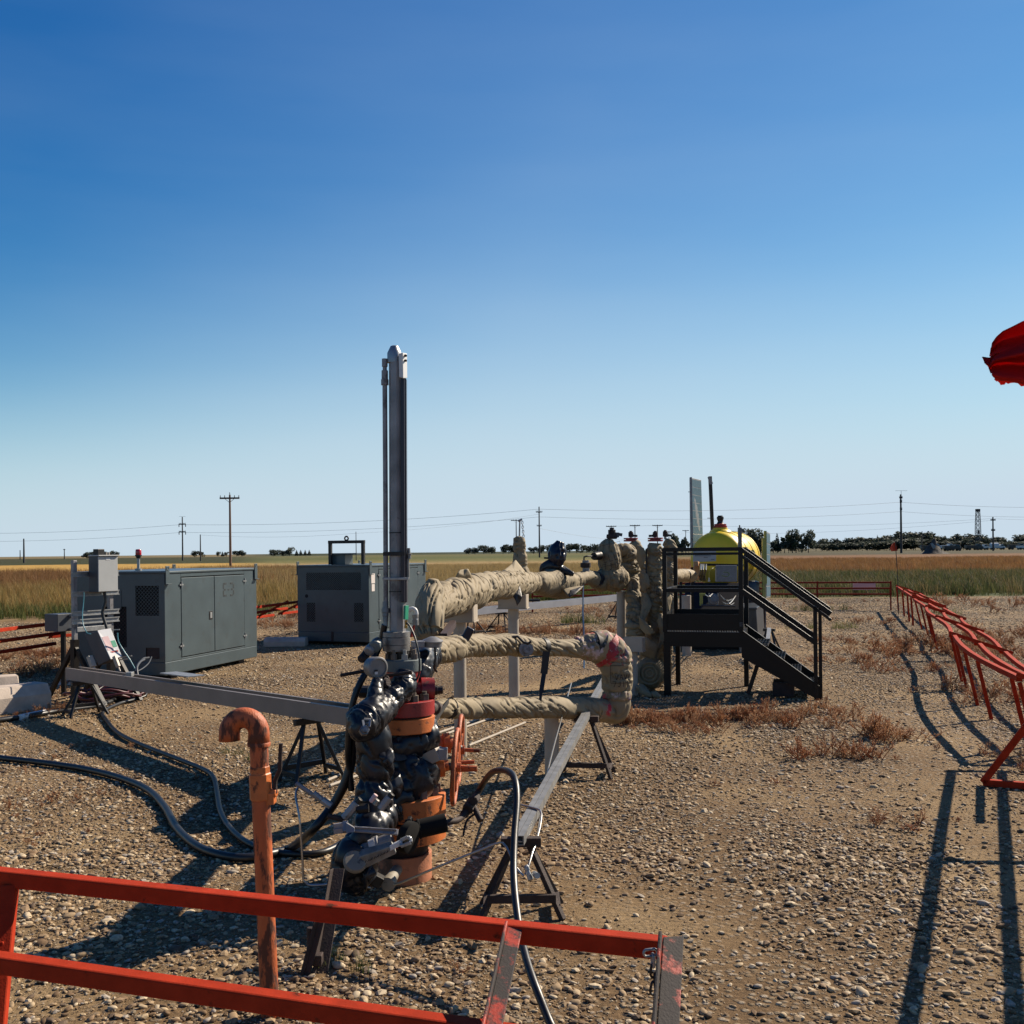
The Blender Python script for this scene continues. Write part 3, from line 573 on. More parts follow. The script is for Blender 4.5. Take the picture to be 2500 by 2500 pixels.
def link(mb, c, ax, dirv, L, w, r):
    c = V(c); dirv = V(dirv).normalized(); sd = dirv.cross(V(ax)).normalized(); pts = []
    for i in range(21):
        a = 2*math.pi*i/20; x, y = math.cos(a), math.sin(a)
        pts.append(c+sd*(w/2*x)+dirv*((L/2-w/2)*(1 if y > 0 else -1)*(1 if abs(y) > 1e-6 else 0)+w/2*y))
    mb.tube(pts, r, 6)
cc = [((1588,2326),(1,0,0.1),(0,1,0),M['galv']), ((1594,2345),(0,0,1),(1,.2,0),M['galv']), ((1597,2370),(0.1,0,1),(0,1,.1),M['steel']), ((1599,2393),(0,0,1),(1,0,0),M['steel']), ((1597,2412),(.2,0,1),(0,1,0),M['steel'])]
for (px, py), dv, ax, mm in cc:
    k = MB(); link(k, P(px, py, 2.645), ax, dv, .034, .017, .0034); k.build('link', mm, ch, smooth=60)
IN = (0, 14)
RK = dict(ztop=.64, drop=.10, lat=.30, foot_off=.13)
nrp = fence_panel('red fence panel nearest on the right side, its foot showing at the right edge', (2.42,4.5), (4.62,9.4), IN, arms=(.0,.5,1), legs=(), ztop=1.0, drop=.10, lat=.30)
fo_, no_ = V((3.52,8.0,.028)), V((.90,-.437,0))
MB().bar(fo_, fo_+no_*1.15, .05).build('base_bar', M['red'], nrp, bevel=.004)
MB().bar(fo_, fo_+no_*.62+V((0,0,.92)), .05).build('brace', M['red'], nrp, bevel=.004)
for k_, x_ in ((.0, 1.0), (.66, .62), (1.0, .62)):
    b_ = V((2.42,4.5,0)).lerp(V((4.62,9.4,0)), k_)+no_*.6
    MB().bar(b_, b_+V((0,0,.80)), .042).build('leg', M['red'], nrp, bevel=.004)
fence_panel('curving red fence panel second along the right side', (4.42,9.3), (5.70,13.75), IN, arms=(0,1), legs=(.0,.06,.40,.62,.95), sag=-.10, **RK)
fence_panel('sloping red fence panel third along the right side', (5.72,13.9), (6.85,17.2), IN, arms=(0,1), legs=(.1,), sag=.06, **RK)
fence_panel('red fence panel fourth along the right side', (6.9,17.3), (7.85,20.2), IN, arms=(0,1), legs=(.45,.85), sag=-.05, **RK)
fence_panel('red fence panel fifth along the right side', (7.9,20.3), (8.9,23.6), IN, arms=(0,1), legs=(.1,.45,.9), **RK)
fence_panel('far red fence panel of the right side ending at the back corner', (8.95,23.8), (10.9,30.2), IN, arms=(0,.5,1), legs=(.1,.3,.6,1), ztop=.68, drop=.1)
bk = [(10.8,30.4), (6.9,31.4), (3.6,31.6), (.6,31.3), (-2.6,28.4)]
bl = ['thin red fence panel along the back, at the right corner', 'thin red fence panel along the back, behind the yellow tank', 'thin red fence panel along the back, behind the wrapped risers', 'thin red fence panel along the back, behind the tall steel mast']
for i in range(4): fence_panel(bl[i], bk[i], bk[i+1], IN, m='backred', legs=(0,.5,1), arms=(0,.5,1), drop=.17, lat=.1)
fence_panel('red fence panel between the two grey generators', (-4.95,19.3), (-4.42,22.2), (0,20), arms=(.1,.75), legs=(.02,), base=(.1,), lat=.3)
fence_panel('red fence panel behind the left grey generator', (-6.85,16.6), (-5.05,19.2), (0,14), arms=(0,.5,1), legs=(0,1))
fence_panel('red fence panel behind the cable tray stand at the left edge', (-7.3,12.2), (-6.75,16.3), (0,14), ztop=.80, arms=(0,), legs=(.52,), base=(.52,), lat=.14, drop=.17)
fence_panel('red fence panel behind the far grey generator', (-4.35,22.6), (-3.0,28.2), (0,24), arms=(0,.5,1), legs=(0,.5,1))
sg = P(2110,1432,31.2); MB().box(sg, (.66,.03,.19)).build('fence_sign', M['pink'], None, loc=sg)
tag(bpy.data.objects['fence_sign'], 'small pale sign board fixed to the back fence near the corner', 'sign')
fl = thing('whip_flag', 'thin whip pole with a small orange flag at the back right fence corner', 'flag', G(2194,1500)); q = G(2194,1500); qy = q.y
MB().tube([P(2194,1500,qy), P(2191,1400,qy), P(2186,1325,qy)], .010, 6).build('whip', M['steel'], fl)
mb = MB(); pts = [P(2186,1325,qy), P(2190,1346,qy)]
vs = []; n = 8
for i in range(n+1):
    t = i/n; y0 = qy+.05*math.sin(t*5)
    vs += [P(2186-13*t, 1324+14*t*t, y0), P(2190-14*t, 1345+1*t, y0+.02)]
fs = [(2*i, 2*i+2, 2*i+3, 2*i+1) for i in range(n)]
mb.add(vs, fs); fo = mb.build('pennant', M['orangeflag'], fl); md = fo.modifiers.new('thick', 'SOLIDIFY'); md.thickness = .006

# torn red flag at the right edge, pole outside the frame
fY = 3.0; tf = thing('torn_flag', 'torn dark red flag flying into the right edge of the picture', 'flag', (2.25, fY, 0))
MB().cyl((2.25, fY, 0), (2.25, fY, 2.75), .018, n=12).build('pole', M['galv'], tf, smooth=40)
def flag_mesh():
    mb = MB(); NX, NY = 60, 40; outline_top = [(2250*0+2418,862), (2421,838), (2432,822), (2448,808), (2475,795), (2500,782), (2700,740), (3170,690)]
    bot = [(2400,884), (2402,912), (2412,913), (2417,922), (2417,928), (2432,931), (2442,935), (2465,936), (2490,938), (2500,938), (2800,985), (3170,1010)]
    def ip(pl, t, kx):
        xs = [p[0] for p in pl]; ys = [p[1] for p in pl]; return np.interp(t, xs, ys)
    vs = []; rr = random.Random(4)
    jag = [rr.uniform(-5, 5) for _ in range(NX+1)]; jl = [rr.uniform(-4, 4) for _ in range(NY+1)]
    for j in range(NY+1):
        v = j/NY
        for i in range(NX+1):
            u = (i/NX)**1.8; xl = 2418 if v < .42 else (2397 if v < .47 else 2403+(v-.47)*55)
            x = xl+(3170-xl)*u+(jl[j]*.8*(1-u) if i == 0 else 0)
            yt = ip(outline_top, x, 0) if x > 2418 else 862; yb = ip(bot, x, 0)+(jag[i] if j == NY else 0)
            y = yt+(yb-yt)*v
            dep = .06*math.sin(v*5.5+u*7)*(.4+u)+.035*math.sin(v*13-u*9)+.03*noise.noise(V((u*6, v*6, 1)))-.05*math.exp(-((v-.52)/.05)**2)*(1-u)
            vs.append(P(x, y, fY+dep))
    fs = [(j*(NX+1)+i, j*(NX+1)+i+1, (j+1)*(NX+1)+i+1, (j+1)*(NX+1)+i) for j in range(NY) for i in range(NX)]
    mb.add(vs, fs); return mb
M['flagred'] = blade_mat('red_flag_cloth', [(0, (.75,.022,.022)), (1, (.75,.022,.022))], .5)
fo = flag_mesh().build('cloth', M['flagred'], tf, smooth=180); md = fo.modifiers.new('thick', 'SOLIDIFY'); md.thickness = .0015

# ------------------------------------------------------------------ vent pipe
base = G(660,2478); vy = base.y
vp = thing('vent_pipe', 'rusty orange gooseneck vent pipe standing in the gravel', 'pipe', base)
axb = V((base.x, vy, -.02)); ax1 = P(637,1950,vy); ax2 = P(634,1875,vy); ax3 = P(632,1815,vy); top = P(632,1790,vy)
MB().tube([axb, axb.lerp(ax1,.5), ax1], .0355, 24).build('pipe', M['vent'], vp, smooth=40)
mb = MB(); mb.lathe(P(637,1952,vy), (P(634,1874,vy)-P(637,1952,vy)), [(0,.036),(.002,.044),(.10,.044),(.105,.040),(.13,.040),(.132,.036)], 8); mb.build('valve_body', M['orange'], vp, bevel=.003)
k = P(655,1935,vy); MB().cyl(k, k+V((.035,-.01,.0)), .016, n=8).box(k+V((.012,0,-.02)), (.03,.05,.045)).build('valve_bonnet', M['orange'], vp, bevel=.003)
MB().tube(catmull([k+V((.03,-.01,0)), P(672,1905,vy), P(683,1880,vy-.01), P(684,1850,vy-.01), P(686,1815,vy-.01)], .02), .0085, 8).build('valve_handle', M['rusty'], vp, smooth=60)
MB().tube([P(634,1876,vy), ax3], .0355, 24).build('pipe', M['vent'], vp, smooth=40)
mb = MB(); rb = 36*vy/F; cx = P(632-36,1790,vy); pts = [ax3+V((0,0,-.004))]
for i in range(19):
    a = math.pi*i/18; pts.append(cx+V((rb*math.cos(a), 0, rb*math.sin(a)*1.05)))
pts.append(pts[-1]+V((0,0,-.028)))
mb.tube(pts, [.043]+[.0405]*19+[.0405], 24, cap=False); gn = mb.build('gooseneck', M['vent'], vp, smooth=60); md = gn.modifiers.new('t', 'SOLIDIFY'); md.thickness = .005; md.offset = -1
MB().lathe(ax3-V((0,0,.012)), (0,0,1), [(0,.037),(.002,.044),(.014,.045),(.02,.041)], 24).build('weld_collar', M['vent'], vp, smooth=50)
# slotted strut post sunk in the ground beside the wellhead
sp = G(765,2380); st = thing('strut_post', 'rusty steel channel post with a clamp, sunk in the gravel before the wellhead', 'post', sp)
a = V((sp.x, sp.y, -.03)); b = P(812,2120,sp.y+.35)
mb = MB(); Lbar(mb, a, b, .055, (1,0,0), (-.2,-.9,.1), .04, .006); mb.build('channel', M['rusty'], st, bevel=.002)
mb = MB(); Lbar(mb, a+V((-.05,-.02,0)), P(778,2235,sp.y+.05), .02, (-.6,-.7,0), (1,0,0), .03, .005); mb.build('side_plate', M['rusty'], st)
MB().box(a.lerp(b,.22)+V((-.01,-.04,0)), (.075,.05,.045)).cyl(a.lerp(b,.3)+V((-.03,-.05,.0)), a.lerp(b,.3)+V((-.03,-.05,.1)), .016, n=12).build('clamp', M['rusty'], st, bevel=.004)

# ------------------------------------------------------------------ generators
def seg_glyphs(mb, x0, z0, w, h, txt, yl, th=.02, t=.003):
    """stencil characters built of bars, with the breaks of a stencil"""
    def bx(cx, cz, sx, sz): mb.box((cx, yl, cz), (sx, t, sz))
    x = x0; b = .030
    for c in txt:
        if c == 'E':
            bx(x+b/2, z0+h*.25-.004, b, h*.5-.014); bx(x+b/2, z0+h*.75+.004, b, h*.5-.014)
            for zz, k in ((b/2, 1), (h/2, .75), (h-b/2, 1)): bx(x+b+.006+(w-b)*k/2-.004, z0+zz, (w-b)*k-.010, b*.9)
            x += w+.04
        elif c == '-': bx(x+.022, z0+h*.48, .044, b*.8); x += .044+.04
        elif c == '3':
            for zz, k in ((b/2, 1), (h/2, .7), (h-b/2, 1)): bx(x+w-b-.006-(w-b)*k/2, z0+zz, (w-b)*k-.006, b*.9)
            bx(x+w-b/2-.002, z0+h*.27, b, h*.30); bx(x+w-b/2-.002, z0+h*.73, b, h*.30); x += w+.04
def lattice(mb, x, y0, y1, z0, z1, pitch, w):   # expanded-metal diamonds in the plane x = const, clipped to the rectangle
    W, Hh = y1-y0, z1-z0; n = int((W+Hh)/pitch)+1
    for sgn in (1, -1):
        for i in range(n+1):
            c = i*pitch
            # line: (u) + (v) = c  (or mirrored in u)
            u0 = max(0, c-Hh); v0 = c-u0; u1 = min(W, c); v1 = c-u1
            if u1-u0 < 1e-4: continue
            if sgn < 0: u0, u1 = W-u0, W-u1
            mb.bar((x, y0+u0, z0+v0), (x, y0+u1, z0+v1), w, w*.6, up=(1,0,0))
def generator(label, loc, ang, wid, grilles, text=None, length=2.78, zt=1.57):
    t = thing('generator', label, 'generator', (loc[0], loc[1], 0), 'grey generator enclosures', ang); WL[t.name] = V((0,0,0))
    L, W = length, wid; z0, zp = .07, .26
    kw = dict(world=False)
    MB().box((L/2, W/2, (z0+zp)/2), (L, W, zp-z0)).build('skid', M['gengrey'], t, bevel=.01, **kw)
    # body shell: five panels, the end at x=0 has openings
    mb = MB(); e = .02
    mb.box((L/2, W/2+.0, zt-.02), (L+.03, W+.03, .04)); mb.build('roof', M['gengrey'], t, bevel=.012, **kw)
    mb = MB(); mb.box((L-.015, W/2, (zp+zt-.04)/2+.001), (.03, W-.01, zt-.044-zp)); mb.box((L/2, W-.02, (zp+zt-.04)/2+.001), (L-.07, .03, zt-.044-zp)); mb.build('wall', M['gengrey'], t, **kw)
    # door side (y = 0): frame strips round two doors
    x0, xm, x1, zd0, zd1 = .43, 1.385, 2.35, .29, zt-.10
    mb = MB(); mb.box(((x0)/2, .02, (zp+zt-.04)/2), (x0-.004, .04, zt-.044-zp)); mb.box(((x1+L)/2, .02, (zp+zt-.04)/2), (L-x1-.004, .04, zt-.044-zp))
    mb.box(((x0+x1)/2, .02, (zp+zd0)/2-.002), (x1-x0, .04, zd0-zp-.006)); mb.box(((x0+x1)/2, .02, (zd1+zt-.04)/2+.002), (x1-x0, .04, zt-.04-zd1-.008)); mb.build('frame', M['gengrey'], t, bevel=.004, **kw)
    MB().box(((x0+x1)/2, .05, (zd0+zd1)/2), (x1-x0+.02, .01, zd1-zd0+.02)).build('shade_backing', M['dark'], t, **kw)  # black sheet standing in for the unlit inside
    for a, b in ((x0, xm), (xm, x1)):
        d = MB().box(((a+b)/2, .012, (zd0+zd1)/2), (b-a-.016, .035, zd1-zd0-.016)).build('door', M['gengrey'], t, bevel=.006, **kw)
        hx = a+.0 if a == x0 else b
        for zz in (.46, 1.36):
            MB().box((hx, -.012, zz), (.10, .012, .022)).cyl((hx, -.014, zz-.045), (hx, -.014, zz+.045), .010, n=10).build('hinge', M['galv'], d, **kw)
        if a == x0:
            MB().box((b-.12, -.008, .86), (.10, .006, .13)).build('handle_plate', M['steel'], d, bevel=.003, **kw)
            MB().box((b-.12, -.014, .86), (.06, .006, .085)).build('handle', M['galv'], d, bevel=.003, **kw)
        elif text:
            gx = b-.70
            for ch_, ww in zip(text, (.155, .084, .155)):
                mb = MB(); seg_glyphs(mb, gx, 1.13, .115, .22, ch_, -.0075); mb.build('stencil_mark', M['stencil'], d, **kw); gx += ww
    # end wall (x = 0) with openings cut as strips
    cells = sorted(set([.0, W]+[g for q in grilles for g in q[:2]])); zs = sorted(set([zp+.002, zt-.042]+[g for q in grilles for g in q[2:4]]))
    mb = MB()
    for i in range(len(cells)-1):
        for j in range(len(zs)-1):
            cy, cz = (cells[i]+cells[i+1])/2, (zs[j]+zs[j+1])/2
            if any(q[0] < cy < q[1] and q[2] < cz < q[3] for q in grilles): continue
            mb.add([(0, cells[i], zs[j]), (0, cells[i], zs[j+1]), (0, cells[i+1], zs[j+1]), (0, cells[i+1], zs[j])], [(0,1,2,3)])
    ew = mb.build('end_wall', M['gengrey'], t, **kw)
    mb = MB(); mb.box((.06, W/2, (zp+zt)/2), (.01, W-.04, zt-zp-.1)); mb.build('shade_backing', M['dark'] if len(grilles) < 5 else M['dark'], t, **kw)
    for q in grilles:
        mb = MB(); y0, y1, a, b = q[:4]
        if q[4]: lattice(mb, .006, y0, y1, a, b, q[4], q[5]); mb.build('mesh_screen', M['gengrey'] if len(q) < 7 else M['maroon'], t, **kw)
        else: mb.box((.02, (y0+y1)/2, (a+b)/2), (.01, y1-y0, b-a)).build('port_panel', M['maroon'], t, **kw)
    for x, y in ((.05, -.018), (L-.05, -.018), (.05, W+.018), (L-.05, W+.018)):
        mb = MB(); s = -1 if y < 0 else 1
        mb.box((x, y, zt-.06), (.095, .012, .26)); mb.box((x, y+s*.02, zt-.19), (.10, .05, .012)); mb.ring((x, y, zt+.035), (0,1,0), .026, .012, 20, 6); mb.build('lifting_lug', M['gengrey'], t, bevel=.003, **kw)
    for x in (.35, L-.4): MB().box((x, W/2, .035), (.18, W*.9, .068)).build('foot', M['rusty'], t, **kw)
    return t
ANG = math.atan2(.97, .24)
c1 = G(404,1662)
g1 = generator('dark grey generator enclosure stencilled E-3 behind the instrument stand', (c1.x, c1.y), ANG, 1.5, [(.09,.47,.93,1.36,.055,.006), (.62,1.02,.47,1.06,.055,.006,1), (.09,.31,.31,.47,0,0)], 'E-3')
o = MB().box((-.004, .78, 1.16), (.006, .16, .28)).build('inspection_plate', M['gengrey'], g1, world=False, bevel=.003)
g2c = G(902,1577)
g2 = generator('dark grey generator enclosure with a roof lifting frame behind the mast', (g2c.x, g2c.y), math.atan2(.95, .32), 1.56, [(.17,1.36,1.08,1.42,.042,.009), (.12,.32,.46,.83,.05,.009), (1.17,1.36,.46,.83,.05,.009)])
MB().cyl((-.003,1.36,.96), (.0,1.36,.96), .035, n=20).build('round_port', M['dark'], g2, world=False)
MB().box((-.004,.80,.17), (.008,.05,.19)).build('skid_rib', M['maroon'], g2, world=False)
mb = MB(); mb.box((.5,.83,1.57+.10), (.34,.30,.20)); mb.build('exhaust_box', M['gengrey'], g2, world=False, bevel=.006)
mb = MB(); mb.box((.50,.70,1.57+.215), (.46,.62,.03)); mb.build('exhaust_cap', M['gengrey'], g2, world=False, bevel=.004)
mb = MB(); mb.bar((.25,.24,1.575), (.25,.24,1.99), .06).bar((.25,.96,1.575), (.25,.96,1.99), .06).bar((.25,.205,2.02), (.25,.995,2.02), .06); mb.build('lifting_frame', M['steel'], g2, world=False)
MB().ring((.25,.60,2.09), (1,0,0), .038, .016, 24, 8).build('lifting_eye', M['steel'], g2, world=False, smooth=60)
MB().box((.18,-.004,1.30), (.16,.004,.19)).build('notice_paper', M['paper'], g2, world=False)
MB().box((.18,-.004,1.12), (.13,.004,.14)).build('notice_paper', M['paper'], g2, world=False)
# red beacon on the first generator's roof
bc = thing('warning_beacon', 'red warning beacon on a short stem on the left generator roof', 'beacon', P(338,1392,15.9))
by = 15.9
MB().cyl(P(338,1393,by), P(338,1362,by), .022, n=12).cyl(P(338,1393,by), P(338,1388,by), .05, n=12).build('stem', M['galv'], bc, smooth=40)
MB().lathe(P(338,1363,by), (0,0,1), [(0,.03),(.03,.04),(.032,.05),(.05,.05)], 16).build('base', M['steel'], bc, smooth=40)
MB().lathe(P(338,1355,by), (0,0,1), [(0,.042),(.02,.044),(.055,.043),(.075,.041),(.085,.034),(.088,.0)], 20).build('lens', M['beaconred'], bc, smooth=50)

# ------------------------------------------------------------------ instrument stand with its boxes
sa, sb = V((-5.35,13.0,0)), V((-5.08,13.45,0)); ew = (sb-sa).normalized(); en = V((ew.y, -ew.x, 0))
ist = thing('instrument_stand', 'steel strut frame carrying grey instrument boxes beside the left generator', 'stand', sa)
for q in (sa, sb):
    mb = MB(); zt = P(180,1368,13.0).z; w = .052
    mb.bar(q+V((0,0,.45)), q+V((0,0,zt)), w, w, up=en); mb.build('upright', M['mast'], ist, bevel=.003)
    MB().bar(q+V((0,0,.0)), q+V((0,0,.78))+en*.0, .075, .075, up=en).build('leg', M['stair'], ist)
    MB().bar(q+V((0,0,.72)), q-en*.55+V((0,0,.0)), .05, .05).build('brace', M['stair'], ist)
    MB().bar(q+V((0,0,.70)), q+en*.55+V((0,0,.0)), .045, .045).build('brace', M['stair'], ist)
for z in (1.60, 1.36, 1.12, 1.02):
    mb = MB(); off = en*.045; a = sa-ew*.06+off+V((0,0,z)); b = sb+ew*.10+off+V((0,0,z))
    mb.bar(a, b, .012, .012); mb.bar(a+V((0,0,-.05)), b+V((0,0,-.05)), .012, .012); mb.bar(a+V((0,0,-.025))-en*.012, b+V((0,0,-.025))-en*.012, .006, .05); mb.build('strut_rail', M['galv'], ist)
mb = MB(); mb.box((sa+sb)/2+V((0,0,.90))+en*.02, (.5,.03,.06), Matrix.Rotation(math.atan2(ew.y, ew.x), 3, 'Z')); mb.build('cross_channel', M['galv'], ist, bevel=.003)
def obox(c, w, d, h):   # box aligned with the stand: w along ew, d along en
    return MB().box(c, (w, d, h), Matrix.Rotation(math.atan2(ew.y, ew.x), 3, 'Z'))
bxc = (sa*.42+sb*.58)+en*.15; bz = P(229,1402,13.0).z
cb = thing('control_box', 'light grey control box mounted high on the instrument stand', 'control box', V((bxc.x, bxc.y, bz-.22)))
obox(bxc+V((0,0,bz)), .29, .17, .44).build('body', M['boxdark'], cb, bevel=.005)  # shade of the box sides put into the colour, against the light door
obox(bxc+en*.09+V((0,0,bz)), .285, .012, .43).build('door', M['boxlit'], cb, bevel=.004)
obox(bxc+en*.097+V((0,0,bz+.185)), .06, .003, .035).build('label_plate', M['white'], cb)
obox(bxc+en*.02+V((0,0,bz+.227)), .31, .20, .014).build('top_flange', M['boxlit'], cb, bevel=.003)
jx = thing('junction_block', 'black block with two small fittings on top of the light grey control box', 'device', bxc+V((0,0,bz+.234)))
obox(bxc+V((0,0,bz+.27))-ew*.06, .10, .09, .075).build('body', M['steel'], jx, bevel=.006)
for k in (.05, .09): MB().cyl(bxc+ew*k+V((0,0,bz+.234)), bxc+ew*k+V((0,0,bz+.268)), .010, n=10).build('fitting', M['cream'], jx)
cg = bxc+en*.02+V((0,0,bz-.225))
hose('control_cable', [cg+ew*.0+V((0,0,.005)), cg+V((.01,0,-.12)), cg+V((-.02,-.02,-.25)), cg+V((.03,-.03,-.42)), cg+V((.06,-.04,-.52))], .019, M['rubber'], parent=None, loc=cg)
tag(bpy.data.objects['control_cable'], 'thick black cable dropping from the light grey control box', 'cable')
tt = P(205,1446,12.9); hose('sample_tube', [tt, P(204,1470,12.9), P(201,1500,12.85), P(203,1525,12.8), P(213,1546,12.75), P(222,1548,12.75)], .0055, M['tealtube'], loc=tt)
tag(bpy.data.objects['sample_tube'], 'thin blue tube running down from the control box', 'tube')
# tilted recorder box
rc = thing('recorder_box', 'tilted dark box with white front and green square, low on the instrument stand', 'instrument', P(250,1620,12.75))
YA = 12.8
fA, fB, fC, fD = P(238,1541,YA), P(269,1536,YA+.12), P(296,1604,YA-.02), P(270,1610,YA-.14)
ex = P(206,1549,YA+.12)-fA; ex2 = P(241,1625,YA-.0)-fD
MB().hexa([fD, fD+ex2, fA+ex, fA, fC, fC+ex2+V((.02,.15,0)), fB+ex+V((.02,.15,0)), fB]).build('body', M['boxdark'], rc, bevel=.006)
nrm = (fB-fA).cross(fD-fA).normalized(); nrm = nrm if nrm.y < 0 else -nrm
def fq(u0, v0, u1, v1, o, t=.004):
    f = lambda u, v: fA.lerp(fB, u).lerp(fD.lerp(fC, u), v)+nrm*o
    a, b, c, d = f(u0, v0), f(u1, v0), f(u1, v1), f(u0, v1)
    return MB().hexa([a, b, c, d, a+nrm*t, b+nrm*t, c+nrm*t, d+nrm*t])
fq(-.02,-.01,1.02,1.01,.0015,.012).build('front_cover', M['white'], rc, bevel=.002)
fq(.06,.24,.58,.72,.0138,.002).build('pink_panel', M['pink'], rc); fq(.60,.42,.97,.64,.0142,.002).build('green_panel', M['green'], rc)
mb = fq(.22,.765,.92,.785,.0142,.002)
for i in range(9):
    u = .26+i*.07; mb.hexa(fq(u, .79, u+.045, .80+.012*((i*7) % 3), .0142, .002).v)
mb.build('red_logo_marks', M['redprint'], rc)
for px, py, s in ((222,1612,1.1), (283,1612,.6)):
    a = P(px-4, py-10, 12.65); b = P(px+6, py+16, 12.62); MB().bar(a, b, .055*s, .05).cyl(b, b+(b-a).normalized()*.06, .016*s, n=10).build('cable_gland', M['cream'], rc, bevel=.003)
for (p, q) in (((268,1538),(292,1537)), ((214,1547),(236,1543)), ((288,1606),(322,1601)), ((290,1611),(318,1608))):
    MB().bar(P(*p, 12.95), P(*q, 12.95), .012).build('strut_rail', M['galv'], rc)
tt = P(287,1545,12.8); hose('signal_tube', [tt, P(289,1566,12.8), P(303,1590,12.8), P(318,1612,12.8), P(329,1632,12.8)], .007, M['tealtube'], loc=tt)
tag(bpy.data.objects['signal_tube'], 'thin pale tube curving down right of the tilted recorder box', 'tube')
# side junction box behind the stand
sbx = P(150,1519,13.6); sj = thing('terminal_box', 'dark slate terminal box on brackets behind the instrument stand', 'terminal box', sbx-V((0,0,.11)))
obox(sbx, .30, .26, .22).build('body', M['boxdark'], sj, bevel=.005)
for dz in (-.08, .09):
    obox(sbx+V((.16,-.05,dz)), .05, .05, .035).build('bracket', M['galv'], sj)
MB().bar(sbx+V((.0,.05,-.11)), V((sbx.x, sbx.y+.05, -.02)), .05).build('post', M['stair'], sj)
# loose grey cables at the generator
for nm, lab, pts, r in (('generator_cable', 'grey cable loop entering the left generator at its maroon port', [P(330,1640,13.6), P(338,1622,13.9), P(350,1608,14.4), P(360,1606,15.0), P(368,1604,15.2)], .014),
                        ('generator_cable', 'thin grey cable loop outermost at the left generator port', [P(328,1641,13.6), P(345,1634,13.9), P(362,1620,14.4), P(370,1604,15.1)], .009),
                        ('generator_cable', 'short grey cable stub rising toward the left generator port', [P(336,1650,13.5), P(334,1630,13.6), P(342,1616,13.9), P(352,1610,14.2)], .016)):
    o = hose(nm, pts, r, M['boxdark'], loc=pts[0]); tag(o, lab, 'cable', 'cables at the left generator')

# ------------------------------------------------------------------ cable trays and their stands
def a_stand(label, top, w, spread, dirv, m='steel', grp='low A-frame stands under the trays', foot_z=0.0, crossbar=True):
    top = V(top); dirv = V((dirv[0], dirv[1], 0)).normalized(); sd = V((-dirv.y, dirv.x, 0))
    t = thing('tray_stand', label, 'stand', (top.x, top.y, 0), grp)
    MB().bar(top-sd*w/2, top+sd*w/2, .05, .045).build('top_bar', M[m], t, bevel=.003)
    for s in (-1, 1):
        f = []
        for k in (-1, 1):
            a = top+sd*s*w*.22+V((0,0,-.02)); b = V((top.x, top.y, 0))+sd*s*spread*.5+dirv*k*spread*.30
            MB().bar(a, b, .027, .027).build('leg', M[m], t, bevel=.002); f.append(a.lerp(b, .84))
        if crossbar: MB().bar(f[0], f[1], .03, .035).build('crossbar', M[m], t, bevel=.002)
    if crossbar:
        a = V((top.x, top.y, .10))-dirv*spread*.26; MB().bar(a-sd*spread*.42, a+sd*spread*.42, .03, .04).build('crossbar', M[m], t, bevel=.002)
    return t
def tray(label, a, b, w, h, m, rails=True):
    a, b = V(a), V(b); d = (b-a).normalized(); sd = d.cross(V((0,0,1))).normalized(); up = sd.cross(d)
    t = thing('cable_tray', label, 'cable tray', a)
    for s in (-1, 1):
        c0, c1 = a+sd*s*w/2, b+sd*s*w/2
        mb = MB(); mb.bar(c0, c1, .006, h, up=up); mb.bar(c0+up*(h/2+.002)-sd*s*.012, c1+up*(h/2+.002)-sd*s*.012, .030, .004, up=up); mb.bar(c0-up*(h/2+.002)-sd*s*.012, c1-up*(h/2+.002)-sd*s*.012, .030, .004, up=up); mb.build('side_rail', M[m], t)
    MB().bar(a-up*(h/2-.014), b-up*(h/2-.014), w-.012, .006, up=up).build('floor_plate', M[m], t)
    return t, d, sd, up
ta, tb = P(179,1643,12.3), P(900,1752,7.9)
TT = tray('long grey cable tray on low stands running from the instrument stand to the wellhead', ta, tb, .17, .125, 'tray')
jp = P(450,1655,10.35); MB().bar(jp-TT[1]*.32+TT[2]*.02+V((0,0,.035)), jp+TT[1]*.30+TT[2]*.02+V((0,0,.035)), .17, .012).build('splice_plate', M['galv'], TT[0], bevel=.002)
MB().box(ta.lerp(tb,.27)+V((0,0,.075)), (.06,.09,.05)).build('splice_clamp', M['galv'], TT[0], bevel=.004)
def under(pt, dz): q = V(pt); q.z -= dz; return q
s1 = under(ta.lerp(tb,.06), .09); a_stand('low black stand under the left end of the long cable tray', s1, .30, .42, TT[1])
s2 = under(ta.lerp(tb,.865), .095); a_stand('low black stand under the right end of the long cable tray', s2, .30, .44, TT[1])
